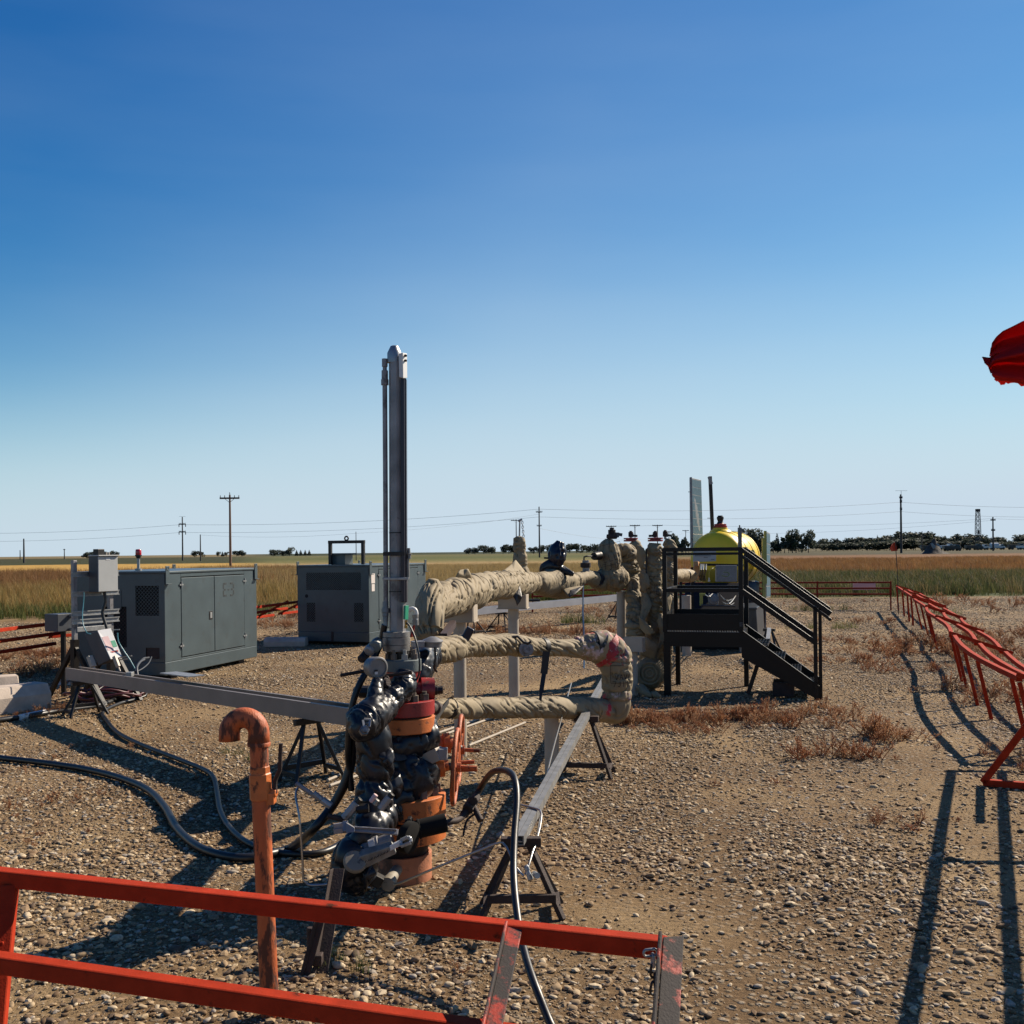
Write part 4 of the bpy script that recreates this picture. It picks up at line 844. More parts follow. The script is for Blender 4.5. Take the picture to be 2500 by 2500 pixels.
# right narrow tray
na, nb2 = P(1264,2052,5.22), P(1500,1618,11.6)
M['chan'] = mat('dull_channel_steel', (.30,.30,.29), .5, .4, var=.25, vscale=14)
TN = tray('narrow galvanized channel tray running back from the nearest stand under the wrapped pipes', na, nb2, .056, .04, 'chan')
a_stand('nearest brown A-frame stand, under the near end of the narrow tray', under(na.lerp(nb2,.015), .035), .20, .40, (0,1), 'rusty')
a_stand('brown A-frame stand in the middle of the narrow tray beside the short post', under(na.lerp(nb2,.52), .03), .2, .42, (.2,1), 'rusty')
tp = na+V((-.03,.0,.02))
tubes = (('impulse_tube', 'thin steel tube running loose beside the narrow tray', [P(1395,1668,10), P(1345,1850,7.0), P(1322,1975,5.9), P(1310,2055,5.35), P(1302,2075,5.25), P(1290,2115,5.15), P(1283,2135,5.12)], .006),
         ('impulse_tube', 'short bent steel tube hooked over the narrow tray', [P(1272,1965,5.75), P(1300,1972,5.7), P(1318,1978,5.65), P(1322,1988,5.62), P(1318,2020,5.5), P(1308,2058,5.35)], .0055),
         ('impulse_tube', 'thin steel tube lying from the wellhead foot to the nearest stand', [P(905,2162,5.45), P(960,2160,5.4), P(1010,2142,5.35), P(1080,2112,5.3), P(1160,2080,5.3), P(1210,2060,5.3), P(1228,2058,5.28), P(1238,2070,5.25), P(1248,2092,5.2), P(1262,2120,5.15), P(1278,2138,5.12)], .006),
         ('impulse_tube', 'bright steel tube standing in a square loop left of the wellhead', [P(905,2168,5.4), P(835,2152,5.35), P(790,2160,5.3), P(752,2160,5.3), P(741,2150,5.3), P(738,2090,5.3), P(731,2000,5.3), P(722,1945,5.35), P(726,1925,5.4), P(732,1918,5.42)], .006))
for nm, lab, pts, r in tubes:
    o = hose(nm, pts, r, M['tubing'], loc=pts[-1], n=8, step=.02); tag(o, lab, 'tubing', 'thin steel tubes round the wellhead')
ft = thing('tube_fitting', 'steel tube fitting and check valve fastened to the leg of the nearest stand', 'fitting', P(1286,2120,5.1))
a, b = P(1284,2112,5.1), P(1294,2142,5.08); MB().lathe(a, b-a, [(0,.008),(.01,.013),(.025,.013),(.027,.009),(.045,.010),(.047,.014),(.07,.014),(.075,.007)], 8).build('body', M['galv'], ft)
MB().cyl(P(1305,2133,5.08), P(1312,2138,5.0), .014, n=10).build('cap', M['galv'], ft)
# far pale tray in the background
fa, fb = P(1100,1498,23.0), P(1520,1458,27.5)
TF = tray('long pale cable tray far behind the wrapped pipes', fa, fb, .22, .14, 'wtray')
for i, (k, lab) in enumerate(((.1,'far black stand under the left end of the pale tray'), (.26,'far black stand second under the pale tray, seen between the pipe supports'), (.98,'far black stand under the right end of the pale tray'))):
    a_stand(lab, under(fa.lerp(fb, k), .1), .35, .6, TF[1])
MB().box(P(1298,1463,26.2), (.42,.12,.06)).build('loose_plate', M['steel'], None, loc=P(1298,1463,26.2)); tag(bpy.data.objects['loose_plate'], 'dark plate lying across the far pale tray', 'plate')
bpy.data.objects['loose_plate'].location.z = TF[0].location.z+.12

# ------------------------------------------------------------------ hoses and ground cables
def gpath(l, z): return [G(x, y, z) for x, y in l]
hs_ = (('ground_hose', 'thick black hose curving across the gravel from the left edge to the wellhead', gpath([(-60,1838),(0,1850),(90,1860),(200,1876),(290,1898),(360,1928),(402,1970),(432,2022),(480,2065),(540,2088),(600,2094),(660,2085),(710,2070)], .03)+[P(760,2030,5.8), P(810,1970,5.85), P(845,1905,5.85), P(862,1840,5.85), P(868,1790,5.8)], .026),
       ('ground_hose', 'black hose running down the gravel from the tray and joining the thick hose', gpath([(352,1672),(340,1702),(290,1718),(252,1738),(262,1760),(290,1790),(350,1820),(440,1855),(500,1880),(522,1900),(530,1935),(538,1980),(560,2020),(600,2055),(650,2075),(720,2085),(790,2080),(850,2050)], .024), .020),
       ('ground_hose', 'black cable along the ground from the left edge to the coil under the tray', gpath([(-60,1765),(0,1758),(70,1748),(130,1738),(180,1732),(240,1722),(285,1706),(305,1688),(312,1672)], .028), .030))
for nm, lab, pts, r in hs_:
    o = hose(nm, pts, r, M['rubber'], loc=pts[0], n=12); tag(o, lab, 'hose', 'black hoses on the gravel')
pts = gpath([(48,1752),(75,1746),(110,1739)], .03); o = hose('hose_sleeve', pts, .034, M['white'], loc=pts[0]); tag(o, 'pale sleeve round the ground cable at the left', 'sleeve')
ccoil = G(255,1712); cl = thing('cable_coil', 'heap of coiled dark and maroon cables under the left end of the tray', 'cables', ccoil)
rr = random.Random(12)
M['marooncable'] = mat('maroon_cable', (.10,.015,.022), .5)
for i in range(11):
    R = rr.uniform(.24,.42); c = ccoil+V((rr.uniform(-.12,.12), rr.uniform(-.1,.35), .02+.022*(i//2))); pts = [c+V((R*1.25*math.cos(a*.314+i), R*.8*math.sin(a*.314+i), .03*math.sin(a*.9+i)+.012)) for a in range(19+i % 3)]
    MB().tube(catmull(pts, .05), .014, 8).build('cable', M['marooncable'] if i % 3 else M['rubber'], cl, smooth=60)
hy = 5.15
pts = [P(1172,1926,5.75), P(1188,1900,5.65), P(1205,1884,5.5), P(1228,1880,5.35), P(1248,1888,5.2), P(1259,1912,5.1), P(1262,1960,5.0), P(1256,2040,4.85), P(1254,2120,4.7), P(1258,2190,4.55), P(1268,2265,4.4), P(1286,2345,4.2), P(1312,2420,4.05), G(1350,2512,.03), G(1385,2560,.025), G(1440,2640,.025)]
o = hose('black_hose', pts, .0165, M['rubber'], loc=pts[-2], n=12, step=.03); tag(o, 'black hose arching up from the wellhead side outlet and down behind the nearest fence', 'hose')
# loose bolts of the ground: rods and blocks
for i, (lab, a, b) in enumerate((('long pale rod lying on the gravel behind the near handwheel, nearest of the rods', (1145,1820), (1282,1764)), ('long pale rod lying behind the near handwheel, the middle one', (1080,1795), (1232,1742)), ('pale rod lying farthest back between the cream posts', (1062,1792), (1180,1752)), ('pale rod on the gravel left of the black wrapped riser, upper one', (800,1905), (905,1860)), ('pale rod on the gravel left of the black wrapped riser, lower one', (805,1918), (905,1882)))):
    p, q = G(*a, .015), G(*b, .015); o = MB().cyl(p, q, .012, n=8).build('steel_rod', M['cream'], None, loc=p, smooth=40); tag(o, lab, 'rod', 'rods lying on the gravel')
def timber(label, a, b, w, h, m='conc'):
    a, b = V(a), V(b); d = (b-a).normalized(); sd = V((-d.y, d.x, 0)); L = (b-a).length
    mb = MB(); prof = [(-w/2,0),(w/2,0),(w/2,h*.6),(w*.32,h),(-w*.32,h),(-w/2,h*.6)]
    vs = [a+sd*y+V((0,0,z)) for y, z in prof]+[b+sd*y+V((0,0,z)) for y, z in prof]; n = 6
    fs = [(i, (i+1) % n, n+(i+1) % n, n+i) for i in range(n)]+[tuple(range(n-1,-1,-1)), tuple(range(n, 2*n))]
    mb.add(vs, fs); o = mb.build('concrete_block', M[m], None, loc=a, bevel=.012); return tag(o, label, 'concrete block', 'pale concrete blocks on the pad')
timber('pale concrete block on the ground at the left edge, in front', G(102,1726), G(-90,1752), .42, .30)
timber('pale concrete block at the left edge, behind the front one', G(42,1700), G(-120,1712), .40, .28)
timber('pale concrete block on the ground between the two generators', G(648,1578), (-4.02,20.75,0), .36, .17)
MB().box(V((-5.93,14.9,.14)), (.9,.14,.12)).build('pale_beam', M['white'], None, loc=(-5.93,14.9,.0)); tag(bpy.data.objects['pale_beam'], 'short white beam on the ground behind the instrument stand', 'beam'); bpy.data.objects['pale_beam'].location.z = -.08
# ------------------------------------------------------------------ wrapped (tarped) pipes
WRK = 1.15
def wrapped(pts, radii, seed, ns=52, step=.012, pitch=.16, hand=1, fold=.10, wr=.10, ties=(), pinch=.18, sag=.10, lump=.12, rfun=None, closed=True, long_=False):
    """cloth wound round a path: spiral laps with raised edges, creases along the winding, pinched ties, lumps and sag"""
    pts = [V(p) for p in pts]
    path = catmull(pts, step); n = len(path)
    # radii along the path (by control point arc length)
    cl = [0]
    for a, b in zip(pts, pts[1:]): cl.append(cl[-1]+(b-a).length)
    al = [0]
    for a, b in zip(path, path[1:]): al.append(al[-1]+(b-a).length)
    Ltot = al[-1]; sc = cl[-1]/Ltot
    rad = np.interp([x*sc for x in al], cl, radii)
    T = [(path[min(n-1, i+1)]-path[max(0, i-1)]).normalized() for i in range(n)]
    ref = V((0,0,1)) if abs(T[0].z) < .9 else V((0,1,0)); nr = T[0].cross(ref).normalized()
    vs = []; fs = []; o = V((seed*3.7, seed*1.3, seed*2.1))
    for i in range(n):
        nr = (nr-T[i]*nr.dot(T[i])).normalized(); bn = T[i].cross(nr); s = al[i]; R = rad[i]
        tp = 0
        for tie in ties: tp = max(tp, math.exp(-((s-tie*Ltot)/.028)**2))
        tw = 0
        for tie in ties: tw = max(tw, math.exp(-((s-tie*Ltot)/.06)**2))
        for k in range(ns):
            a = 2*math.pi*k/ns; d = nr*math.cos(a)+bn*math.sin(a)
            ca, sa_ = math.cos(a), math.sin(a)
            wob = .30*noise.noise(V((ca*.8, sa_*.8, s*1.6))+o)
            q = s/pitch+hand*k/ns+wob; fr = q-math.floor(q)
            lap = fold*(fr**1.3 if fr < .95 else (1-fr)/.05)*(.35+1.3*abs(noise.noise(V((ca*.7, sa_*.7, math.floor(q)*3.1))+o)))
            lap -= fold*1.5*math.exp(-((fr-.965)/.028)**2)*min(1, max(0, .25+1.6*noise.noise(V((ca*.9, sa_*.9, math.floor(q)*2.3+5))-o)))
            # long creases follow the winding, or run lengthwise on gathered bags
            if long_: cr = noise.noise(V((ca*2.6+.5*math.sin(s*9), sa_*2.6, s*2.2))+o); c2 = noise.noise(V((ca*5, sa_*5, s*4))-o)
            else: cr = noise.noise(V((ca*.75, sa_*.75, q*3.4))+o); c2 = noise.noise(V((ca*1.5, sa_*1.5, q*7.5))-o)
            v1 = max(0, 1-abs(cr)/.085); v2 = max(0, 1-abs(c2)/.10)*max(0, noise.noise(V((ca, sa_, s*3))+o*1.7)+.15)*1.6
            lm = noise.noise(V((ca*.9, sa_*.9, s*4.0))+o*2)
            wk = .45+.9*max(0, .3+noise.noise(V((ca*1.1, sa_*1.1, s*3))-o))
            r = R*(1+lap+WRK*wr*wk*(.55*min(.5, abs(cr))-.75*v1*v1*(3-2*v1)-.40*v2*v2)+lump*lm+sag*max(0, -d.z)**2*(.4+.8*noise.noise(V((s*3, 1, 2))+o)))
            r *= 1-pinch*tp; 
            if tw > .05: r += R*.045*tw*math.sin(a*14+5*noise.noise(V((s*9, a, 0))+o))*(1-tp)
            if rfun: r *= rfun(s/Ltot, a, d)
            vs.append(path[i]+d*r)
    for i in range(n-1):
        for k in range(ns):
            k2 = (k+1) % ns; fs.append((i*ns+k, i*ns+k2, (i+1)*ns+k2, (i+1)*ns+k))
    if closed: fs.append(tuple(range(ns-1, -1, -1))); fs.append(tuple((n-1)*ns+k for k in range(ns)))
    mb = MB(); mb.add(vs, fs); mb.path = path; mb.rad = rad; mb.T = T; mb.al = al
    return mb
def strap_at(mb, t, w=.03, tilt=(0,0,0), grow=1.10, r=.006):
    i = min(len(mb.path)-2, max(1, int(t*(len(mb.path)-1)))); ax = (mb.T[i]+V(tilt)).normalized(); k = MB()
    c = mb.path[i]; R = mb.rad[i]*grow
    return k.lathe(c-ax*w/2, ax, [(0, R*.9), (.001, R), (w-.001, R), (w, R*.9)], 28)
def pxr(px, Y): return px*Y/F
def path_px(l): return [P(x, y, Y) for x, y, Y, r in l], [pxr(r, Y) for x, y, Y, r in l]
def flap(pts, m, parent, name='loose_flap'):      # loose corner of cloth: polygon fan with thickness
    pts = [V(p) for p in pts]; c = sum(pts, V((0,0,0)))/len(pts); n = len(pts); mb = MB()
    mid = [(pts[i]+pts[(i+1) % n])/2+V((random.uniform(-.01,.01), random.uniform(-.03,.03), random.uniform(-.008,.008))) for i in range(n)]
    c = c+V((0,-.03,0)); vs = []; fs = []
    for i in range(n): vs += [pts[i], mid[i]]
    vs.append(c); m_ = 2*n
    for i in range(m_): fs.append((i, (i+1) % m_, m_))
    mb.add(vs, fs); o = mb.build(name, m, parent, smooth=180)
    s = o.modifiers.new('sub', 'SUBSURF'); s.levels = 2; s.render_levels = 2; s.subdivision_type = 'SIMPLE'
    k = o.modifiers.new('t', 'SOLIDIFY'); k.thickness = .008
    return o
def print_on(mb, t, ang0, lines, parent, size=.035, rot=0, frame=True, wid=None):
    """faded stencil printing on the cloth, wrapped round the pipe just above its surface.
    lines: list of strings; drawn as stroke glyphs"""
    STR = {'7': ['0,1 1,1 .35,0'], 'J': ['.8,1 .8,.25 .5,0 .15,.2'], 'I': ['.5,1 .5,0'], 'M': ['0,0 .1,1 .5,.4 .9,1 1,0'], 'A': ['0,0 .5,1 1,0', '.2,.4 .8,.4'], 'S': ['.9,.85 .5,1 .1,.75 .9,.3 .5,0 .05,.15'], 'N': ['0,0 0,1 1,0 1,1'], 'L': ['0,1 0,0 .8,0'], 'U': ['0,1 0,.2 .5,0 1,.2 1,1'], '-': ['0,.5 1,.5'], 'V': ['0,1 .5,0 1,1'], 'T': ['0,1 1,1', '.5,1 .5,0']}
    i0 = int(t*(len(mb.path)-1)); R = mb.rad[i0]; k = MB()
    T = mb.T[i0]*(1 if mb.T[i0].z > -.2 else -1); c = mb.path[i0]; ref = (V((0,-1,0))-T*V((0,-1,0)).dot(T)).normalized(); bn = T.cross(ref)
    ca, sa_ = math.cos(rot), math.sin(rot)
    def onto(u, v):      # u round the pipe (metres), v along
        uu, vv = u*ca-v*sa_, u*sa_+v*ca; a = ang0+uu/(R*1.13)
        return c+T*vv+(ref*math.cos(a)+bn*math.sin(a))*(R*1.13+.004)
    def seg(p, q, w=.0045):
        pts = [onto(p[0]+(q[0]-p[0])*i/4, p[1]+(q[1]-p[1])*i/4) for i in range(5)]
        for a, b in zip(pts, pts[1:]):
            if (b-a).length > 1e-5: k.bar(a, b, w, .003, up=(a-c))
    y = 0; W = 0
    for ln in lines:
        h = size if len(ln) <= 5 else size*.32; x = -len(ln)*h*.42
        for ch in ln:
            for st in STR.get(ch, []):
                pp = [tuple(float(z) for z in s.split(',')) for s in st.split()]
                for a, b in zip(pp, pp[1:]): seg((x+a[0]*h*.6, y+a[1]*h), (x+b[0]*h*.6, y+b[1]*h), .0045 if h > .02 else .003)
            x += h*.84
        W = max(W, len(ln)*h*.42); y -= size*.62 if len(ln) > 5 else size*1.3
    if frame:
        w, h0, h1 = W+size*.4, -size*.6, size*2.6
        for a, b in (((-w,h0),(w,h0)), ((w,h0),(w,h1)), ((w,h1),(-w,h1)), ((-w,h1),(-w,h0))): seg(a, b, .003)
    return k.build('cloth_print', M['ink'], parent)

def post_support(label, bpx, ttop, r, saddle=None, m='cream'):
    q = G(*bpx); t = thing('pipe_support', label, 'pipe support', q, 'cream steel posts under the wrapped pipes')
    MB().tube([(q.x,q.y,-.02), (q.x,q.y,ttop)], r, 24).build('post', M[m], t, smooth=40)
    if saddle:
        w, d, h, a = saddle; R = Matrix.Rotation(a, 3, 'Z')
        MB().box((q.x, q.y, ttop+.006), (w+.03, d+.02, .012), R).build('base_plate', M[m], t, bevel=.002)
        mb = MB(); mb.box(V((q.x, q.y, ttop+.012+h/2))+R @ V((0,-d/2,0)), (w, .012, h), R); mb.box(V((q.x, q.y, ttop+.012+h/2))+R @ V((0,d/2,0)), (w, .012, h), R)
        mb.box(V((q.x, q.y, ttop+.014+h/2))+R @ V((w/2,0,0)), (.012, d-.014, h), R); mb.build('saddle', M[m], t, bevel=.002)
    return t
q1, q2 = G(1125,1845), G(1256,1751)
zz1 = P(1125,1518,q1.y).z; zz2 = P(1256,1486,q2.y).z
AX = math.atan2(2.2, .48)-math.pi/2
post_support('cream steel post with saddle under the upper wrapped pipe, behind the orange handwheel', (1125,1845), zz1, .056, (.28,.24,.135, AX*.6))
post_support('second cream steel post with a saddle, under the back of the upper wrapped pipe', (1256,1751), zz2, .058, (.30,.24,.14, AX*.6))
q3 = P(1519,1442,14.3); post_support('tall cream post at the right of the loop, under the round wrapped valve', (1519, 1346+4680/14.3), q3.z, .062)
post_support('short grey post carrying the lower wrapped pipe beside the middle A-frame stand', (1348,1896), P(1348,1755,8.35).z, .058, None, 'cream')
q5 = G(1547,1697); post_support('cream post with a deep bracket under the first wrapped riser at the stairs', (1547,1697), P(1547,1590,q5.y).z, .055, (.26,.2,.16, -.3))
post_support('cream post behind the stair platform, beside the far wrapped pipe', (1677,1600), 1.02, .08)

up = thing('wrapped_pipe', 'upper tan tarp wrapped pipe running back over the two saddle posts', 'pipe', G(1050,1912), 'tan wrapped pipes')
pa, ra = path_px([(1046,1562,8.0,26), (1044,1545,8.05,36), (1047,1510,8.1,38), (1051,1470,8.2,36), (1056,1435,8.3,26), (1058,1414,8.3,12)])
m1 = wrapped(pa, ra, 1, ns=90, fold=.02, wr=.34, lump=.14, long_=True, sag=0, pitch=.5); m1.build('elbow_bag', M['tarp'], up, smooth=180)
pa, ra = path_px([(1062,1478,8.35,30), (1084,1466,8.8,40), (1118,1454,9.3,39), (1152,1443,9.8,38), (1190,1434,10.4,33), (1219,1428,10.9,31), (1260,1425,11.7,30), (1284,1422,12.2,27), (1300,1421,12.4,23)])
m2 = wrapped(pa, ra, 2, ns=96, step=.008, hand=2, fold=.17, wr=.30, ties=(.12,.43,.60,.80), pinch=.08, lump=.06, pitch=.34); m2.build('wrap', M['tarp'], up, smooth=180)
for t in (.43, .60): strap_at(m2, t, .02, (.25,0,.2), 1.03).build('strap', M['strap'], up, smooth=40)
pa, ra = path_px([(1272,1412,12.0,25), (1272,1392,12.0,20), (1270,1365,12.0,16), (1268,1335,12.0,15), (1267,1314,12.0,13), (1267,1309,12.0,5)])
m3 = wrapped(pa, ra, 3, ns=56, fold=.10, wr=.34, ties=(.28,.62), pitch=.12, lump=.12); m3.build('riser_wrap', M['tarp'], up, smooth=180)
flap([P(1112,1408,9.3), P(1122,1392,9.35), P(1142,1389,9.4), P(1152,1418,9.5), P(1132,1422,9.4)], M['tarp'], up)
flap([P(1222,1402,11.2), P(1240,1385,11.5), P(1258,1368,11.7), P(1280,1395,11.8), P(1268,1405,11.6)], M['tarp'], up)
flap([P(1258,1432,11.2), P(1268,1432,11.2), P(1274,1460,11.1), P(1262,1479,11.1), P(1252,1455,11.1)], M['dirtpoly'], up)
pv = P(1268,1309,12.0); pr = thing('pipe_probe', 'thin steel probe with a chain standing out of the upright tan wrap', 'probe', pv)
MB().cyl(pv+V((-.0,0,-.02)), P(1269,1272,12.0), .009, n=8).cyl(P(1265,1272,12.0), P(1275,1268,12.0), .012, n=8).build('stem', M['galv'], pr)
mb = MB()
for i in range(7): link(mb, P(1275+i*.5, 1276+i*5.5, 11.98), (1,0,0) if i % 2 else (0,1,0), (.1,0,1), .032, .018, .004)
mb.build('chain', M['galv'], pr)

mp_ = thing('wrapped_pipe', 'tan wrapped pipe between the upright wrap and the round tan valve, with printed bags', 'pipe', G(1354,1690), 'tan wrapped pipes')
pa, ra = path_px([(1296,1422,12.4,22), (1325,1420,12.7,25), (1354,1421,13.0,30), (1384,1424,13.2,27), (1408,1416,13.4,17), (1431,1409,13.6,16), (1448,1413,13.75,18), (1470,1420,14.0,22)])
m4 = wrapped(pa, ra, 4, ns=60, fold=.10, wr=.12, ties=(.06,.58,.88), pitch=.3, lump=.16, sag=.35); m4.build('wrap', M['tarp'], mp_, smooth=180)
flap([P(1374,1440,12.9), P(1398,1434,13.0), P(1424,1432,13.1), P(1404,1450,12.9), P(1388,1458,12.8)], M['tarp'], mp_)
flap([P(1392,1442,12.85), P(1424,1431,13.0), P(1406,1450,12.8), P(1389,1459,12.75)], M['dirtpoly'], mp_)
strap_at(m4, .9, .10, (0,0,0), 1.06).build('strap', M['bluepoly'], mp_, smooth=40)
print_on(m4, .33, .1, ['SNNS'], mp_, .085, .45)
bv = thing('wrapped_valve', 'valve bagged in dark blue and black plastic on top of the tan pipe', 'valve', P(1355,1398,13.0), None)
pa, ra = path_px([(1320,1398,13.0,4), (1328,1388,13.0,12), (1342,1383,13.0,17), (1358,1383,13.0,17), (1370,1390,13.0,11), (1400,1402,12.95,5)])
wrapped(pa, ra, 5, ns=40, wr=.25, lump=.2, fold=.05, long_=True).build('lower_bag', M['poly'], bv, smooth=180)
pa, ra = path_px([(1360,1382,13.0,14), (1360,1366,13.0,22), (1361,1352,13.0,23), (1364,1338,13.0,19), (1367,1328,13.0,12), (1369,1322,13.0,9)])
wrapped(pa, ra, 6, ns=48, wr=.3, lump=.16, fold=.04, long_=True).build('upper_bag', M['bluepoly'], bv, smooth=180)
MB().bar(P(1328,1362,13.0), P(1342,1363,13.0), .022).build('handle_end', M['steel'], bv)
tv = thing('transmitter', 'brown pressure transmitter on the tan pipe with a bent tube to its right', 'instrument', P(1431,1396,13.6))
MB().cyl(P(1431,1400,13.6), P(1430,1368,13.6), .045, n=16).build('stem', M['mast'], tv, smooth=40)
MB().lathe(P(1430,1386,13.6), (0,0,1), [(0,.05),(.01,.068),(.06,.068),(.065,.05)], 16).build('head', M['rusty'], tv, smooth=40)
MB().tube(catmull([P(1426,1368,13.6), P(1426,1360,13.6), P(1432,1358,13.6), P(1452,1358,13.7), P(1462,1357,13.8)], .02), .010, 8).cyl(P(1450,1358,13.7), P(1463,1356,13.8), .05, .06, n=12).build('impulse_line', M['steel'], tv, smooth=40)
MB().tube([P(1424,1400,13.55), P(1423,1500,13.4), P(1426,1560,13.1), P(1426,1632,13.0)], .010, 6).build('drain_line', M['tubing'], tv)

rv = thing('wrapped_valve', 'large round tan wrapped valve at the top of the tall cream post', 'valve', G(1519,1670), None)
pa, ra = path_px([(1487,1316,14.0,8), (1486,1328,14.0,20), (1487,1350,14.0,27), (1488,1378,14.0,27), (1488,1402,14.0,19)])
m5 = wrapped(pa, ra, 7, ns=64, wr=.36, lump=.11, fold=.06, long_=True, sag=0); m5.build('actuator_bag', M['tarp'], rv, smooth=180)
pa, ra = path_px([(1462,1412,13.9,16), (1474,1412,13.95,26), (1492,1412,14.0,31), (1512,1412,14.1,30), (1526,1412,14.15,18)])
m6 = wrapped(pa, ra, 8, ns=64, wr=.30, lump=.08, fold=.12, ties=(.2,), pinch=.1, sag=0); m6.build('body_bag', M['tarp'], rv, smooth=180)
print_on(m5, .62, .15, ['LLL', '7JII'], rv, .085, .2); print_on(m6, .55, .2, ['7JL'], rv, .07, 1.2, False)
r1 = thing('wrapped_riser', 'tan wrapped riser arching down behind the round tan valve to the deep bracket', 'pipe', q5, 'tan wrapped risers')
pa, ra = path_px([(1512,1350,14.2,10), (1518,1345,14.25,18), (1530,1352,14.3,22), (1537,1375,14.3,22), (1540,1402,14.25,19), (1543,1418,14.2,16), (1545,1440,14.1,17), (1548,1480,14.0,18), (1550,1520,13.9,21), (1552,1548,13.85,23), (1552,1572,13.8,17)])
m7 = wrapped(pa, ra, 9, ns=60, step=.009, wr=.5, lump=.13, fold=.22, ties=(.2,.34,.5,.62,.8), pinch=.15, pitch=.22); m7.build('wrap', M['tarp'], r1, smooth=180)
print_on(m7, .80, -.1, ['7JII'], r1, .06, 0); print_on(m7, .53, -.1, ['JIM'], r1, .05, 0, False)
r2 = thing('wrapped_riser', 'tan wrapped riser with a red flange on top, second from the left by the stairs', 'pipe', G(1560,1670), 'tan wrapped risers')
pa, ra = path_px([(1538,1327,14.9,15), (1545,1335,14.9,20), (1553,1350,14.9,19), (1556,1368,14.9,15), (1562,1390,14.85,14), (1567,1420,14.8,16), (1570,1470,14.7,16), (1574,1520,14.6,14), (1576,1590,14.5,14), (1577,1655,14.5,13)])
wrapped(pa, ra, 10, ns=52, step=.009, wr=.5, lump=.16, fold=.22, ties=(.16,.3,.5,.7), pitch=.2).build('wrap', M['tarp'], r2, smooth=180)
def valve_top(t, px, py, Y, flange=True, arm=1, h=26):
    c = P(px, py, Y)
    if flange: MB().lathe(c, (0,0,1), [(0,.085),(.002,.10),(.022,.10),(.024,.07),(.03,.07),(.032,.10),(.05,.10),(.052,.05)], 20).build('flange', M['wred'], t, smooth=40)
    MB().cyl(c+V((0,0,.03)), P(px, py-h*.45, Y), .018, n=10).build('stem', M['galv'], t, smooth=40)
    a = P(px, py-h*.42, Y); b = P(px, py-h, Y); MB().lathe(a, b-a, [(0,.025),(.005,.034),((b-a).length*.8,.034),((b-a).length*.82,.022),((b-a).length,.018)], 12).build('actuator', M['rusty'], t, smooth=40)
    MB().bar(P(px+arm*2, py-h*.55, Y), P(px+arm*16, py-h*.52, Y), .030, .03).bar(P(px+arm*4, py-h*.75, Y), P(px+arm*4, py-h*.4, Y), .028).build('side_arm', M['steel'], t)
valve_top(r2, 1540, 1322, 14.9)
r3 = thing('wrapped_riser', 'tallest tan wrapped riser standing against the left end of the stair platform', 'pipe', G(1597,1690), 'tan wrapped risers')
pa, ra = path_px([(1600,1326,14.0,13), (1599,1340,14.0,18), (1597,1370,14.0,18), (1597,1420,14.0,18), (1598,1480,14.0,19), (1600,1540,14.0,20), (1602,1600,14.0,19), (1603,1672,14.0,16)])
m8 = wrapped(pa, ra, 11, ns=56, step=.009, wr=.48, lump=.12, fold=.22, ties=(.09,.3,.5,.63,.85), pitch=.2); m8.build('wrap', M['tarp'], r3, smooth=180)
print_on(m8, .32, -.1, ['JIMI', '7IL'], r3, .06, 0)
valve_top(r3, 1600, 1322, 14.0, arm=-1)
MB().cyl(P(1578,1340,13.9), P(1578,1420,13.9), .012, n=8).build('conduit', M['steel'], r3)
r4 = thing('wrapped_riser', 'tan wrapped riser seen through the left posts of the stair railing', 'pipe', G(1640,1650), 'tan wrapped risers')
pa, ra = path_px([(1622,1322,15.0,8), (1632,1328,15.0,15), (1638,1345,15.0,14), (1634,1372,14.95,11), (1634,1400,14.9,12), (1635,1440,14.9,12), (1634,1480,14.85,13), (1632,1520,14.8,13), (1630,1560,14.8,12), (1630,1640,14.8,11)])
wrapped(pa, ra, 12, ns=48, step=.009, wr=.5, lump=.16, fold=.22, ties=(.18,.42,.7), pitch=.16).build('wrap', M['tarp'], r4, smooth=180)
valve_top(r4, 1624, 1322, 15.0, flange=False, h=28)
pa, ra = path_px([(1640,1405,15.2,11), (1655,1405,15.6,14), (1672,1404,16.0,15), (1688,1406,16.5,14)])
fp = thing('wrapped_pipe', 'short tan wrapped pipe pointing at the yellow tank behind the railing', 'pipe', G(1665,1640), 'tan wrapped pipes')
m9 = wrapped(pa, ra, 13, ns=44, wr=.15, lump=.1, fold=.1, ties=(.6,), pitch=.15); m9.build('wrap', M['tarp'], fp, smooth=180); strap_at(m9, .62, .03, (0,0,.3), 1.08).build('strap', M['strap'], fp)
va = thing('valve_head', 'small dark valve head with side arm on the round tan valve', 'valve', P(1495,1312,14.0)); 
MB().lathe(P(1494,1316,14.0), (0,0,1), [(0,.06),(.02,.075),(.06,.07),(.065,.05),(.12,.05),(.125,.03),(.15,.03)], 14).build('body', M['rusty'], va, smooth=40)
MB().bar(P(1500,1303,14.0), P(1519,1306,14.0), .04).bar(P(1508,1300,13.98), P(1508,1312,13.98), .035).build('side_arm', M['boxdark'], va)
MB().tube(catmull([P(1489,1318,13.95), P(1487,1302,13.95), P(1492,1293,13.95), P(1499,1298,13.95), P(1500,1308,13.95)], .02), .010, 6).build('loop_tube', M['steel'], va)
sv = thing('side_fitting', 'small black fitting sticking out on the left of the round tan valve', 'fitting', P(1458,1357,13.85)); MB().lathe(P(1450,1358,13.85), P(1463,1356,13.9)-P(1450,1358,13.85), [(0,.03),(.01,.05),(.03,.05),(.032,.03),(.06,.03),(.07,.06),(.08,.06)], 12).build('body', M['steel'], sv)
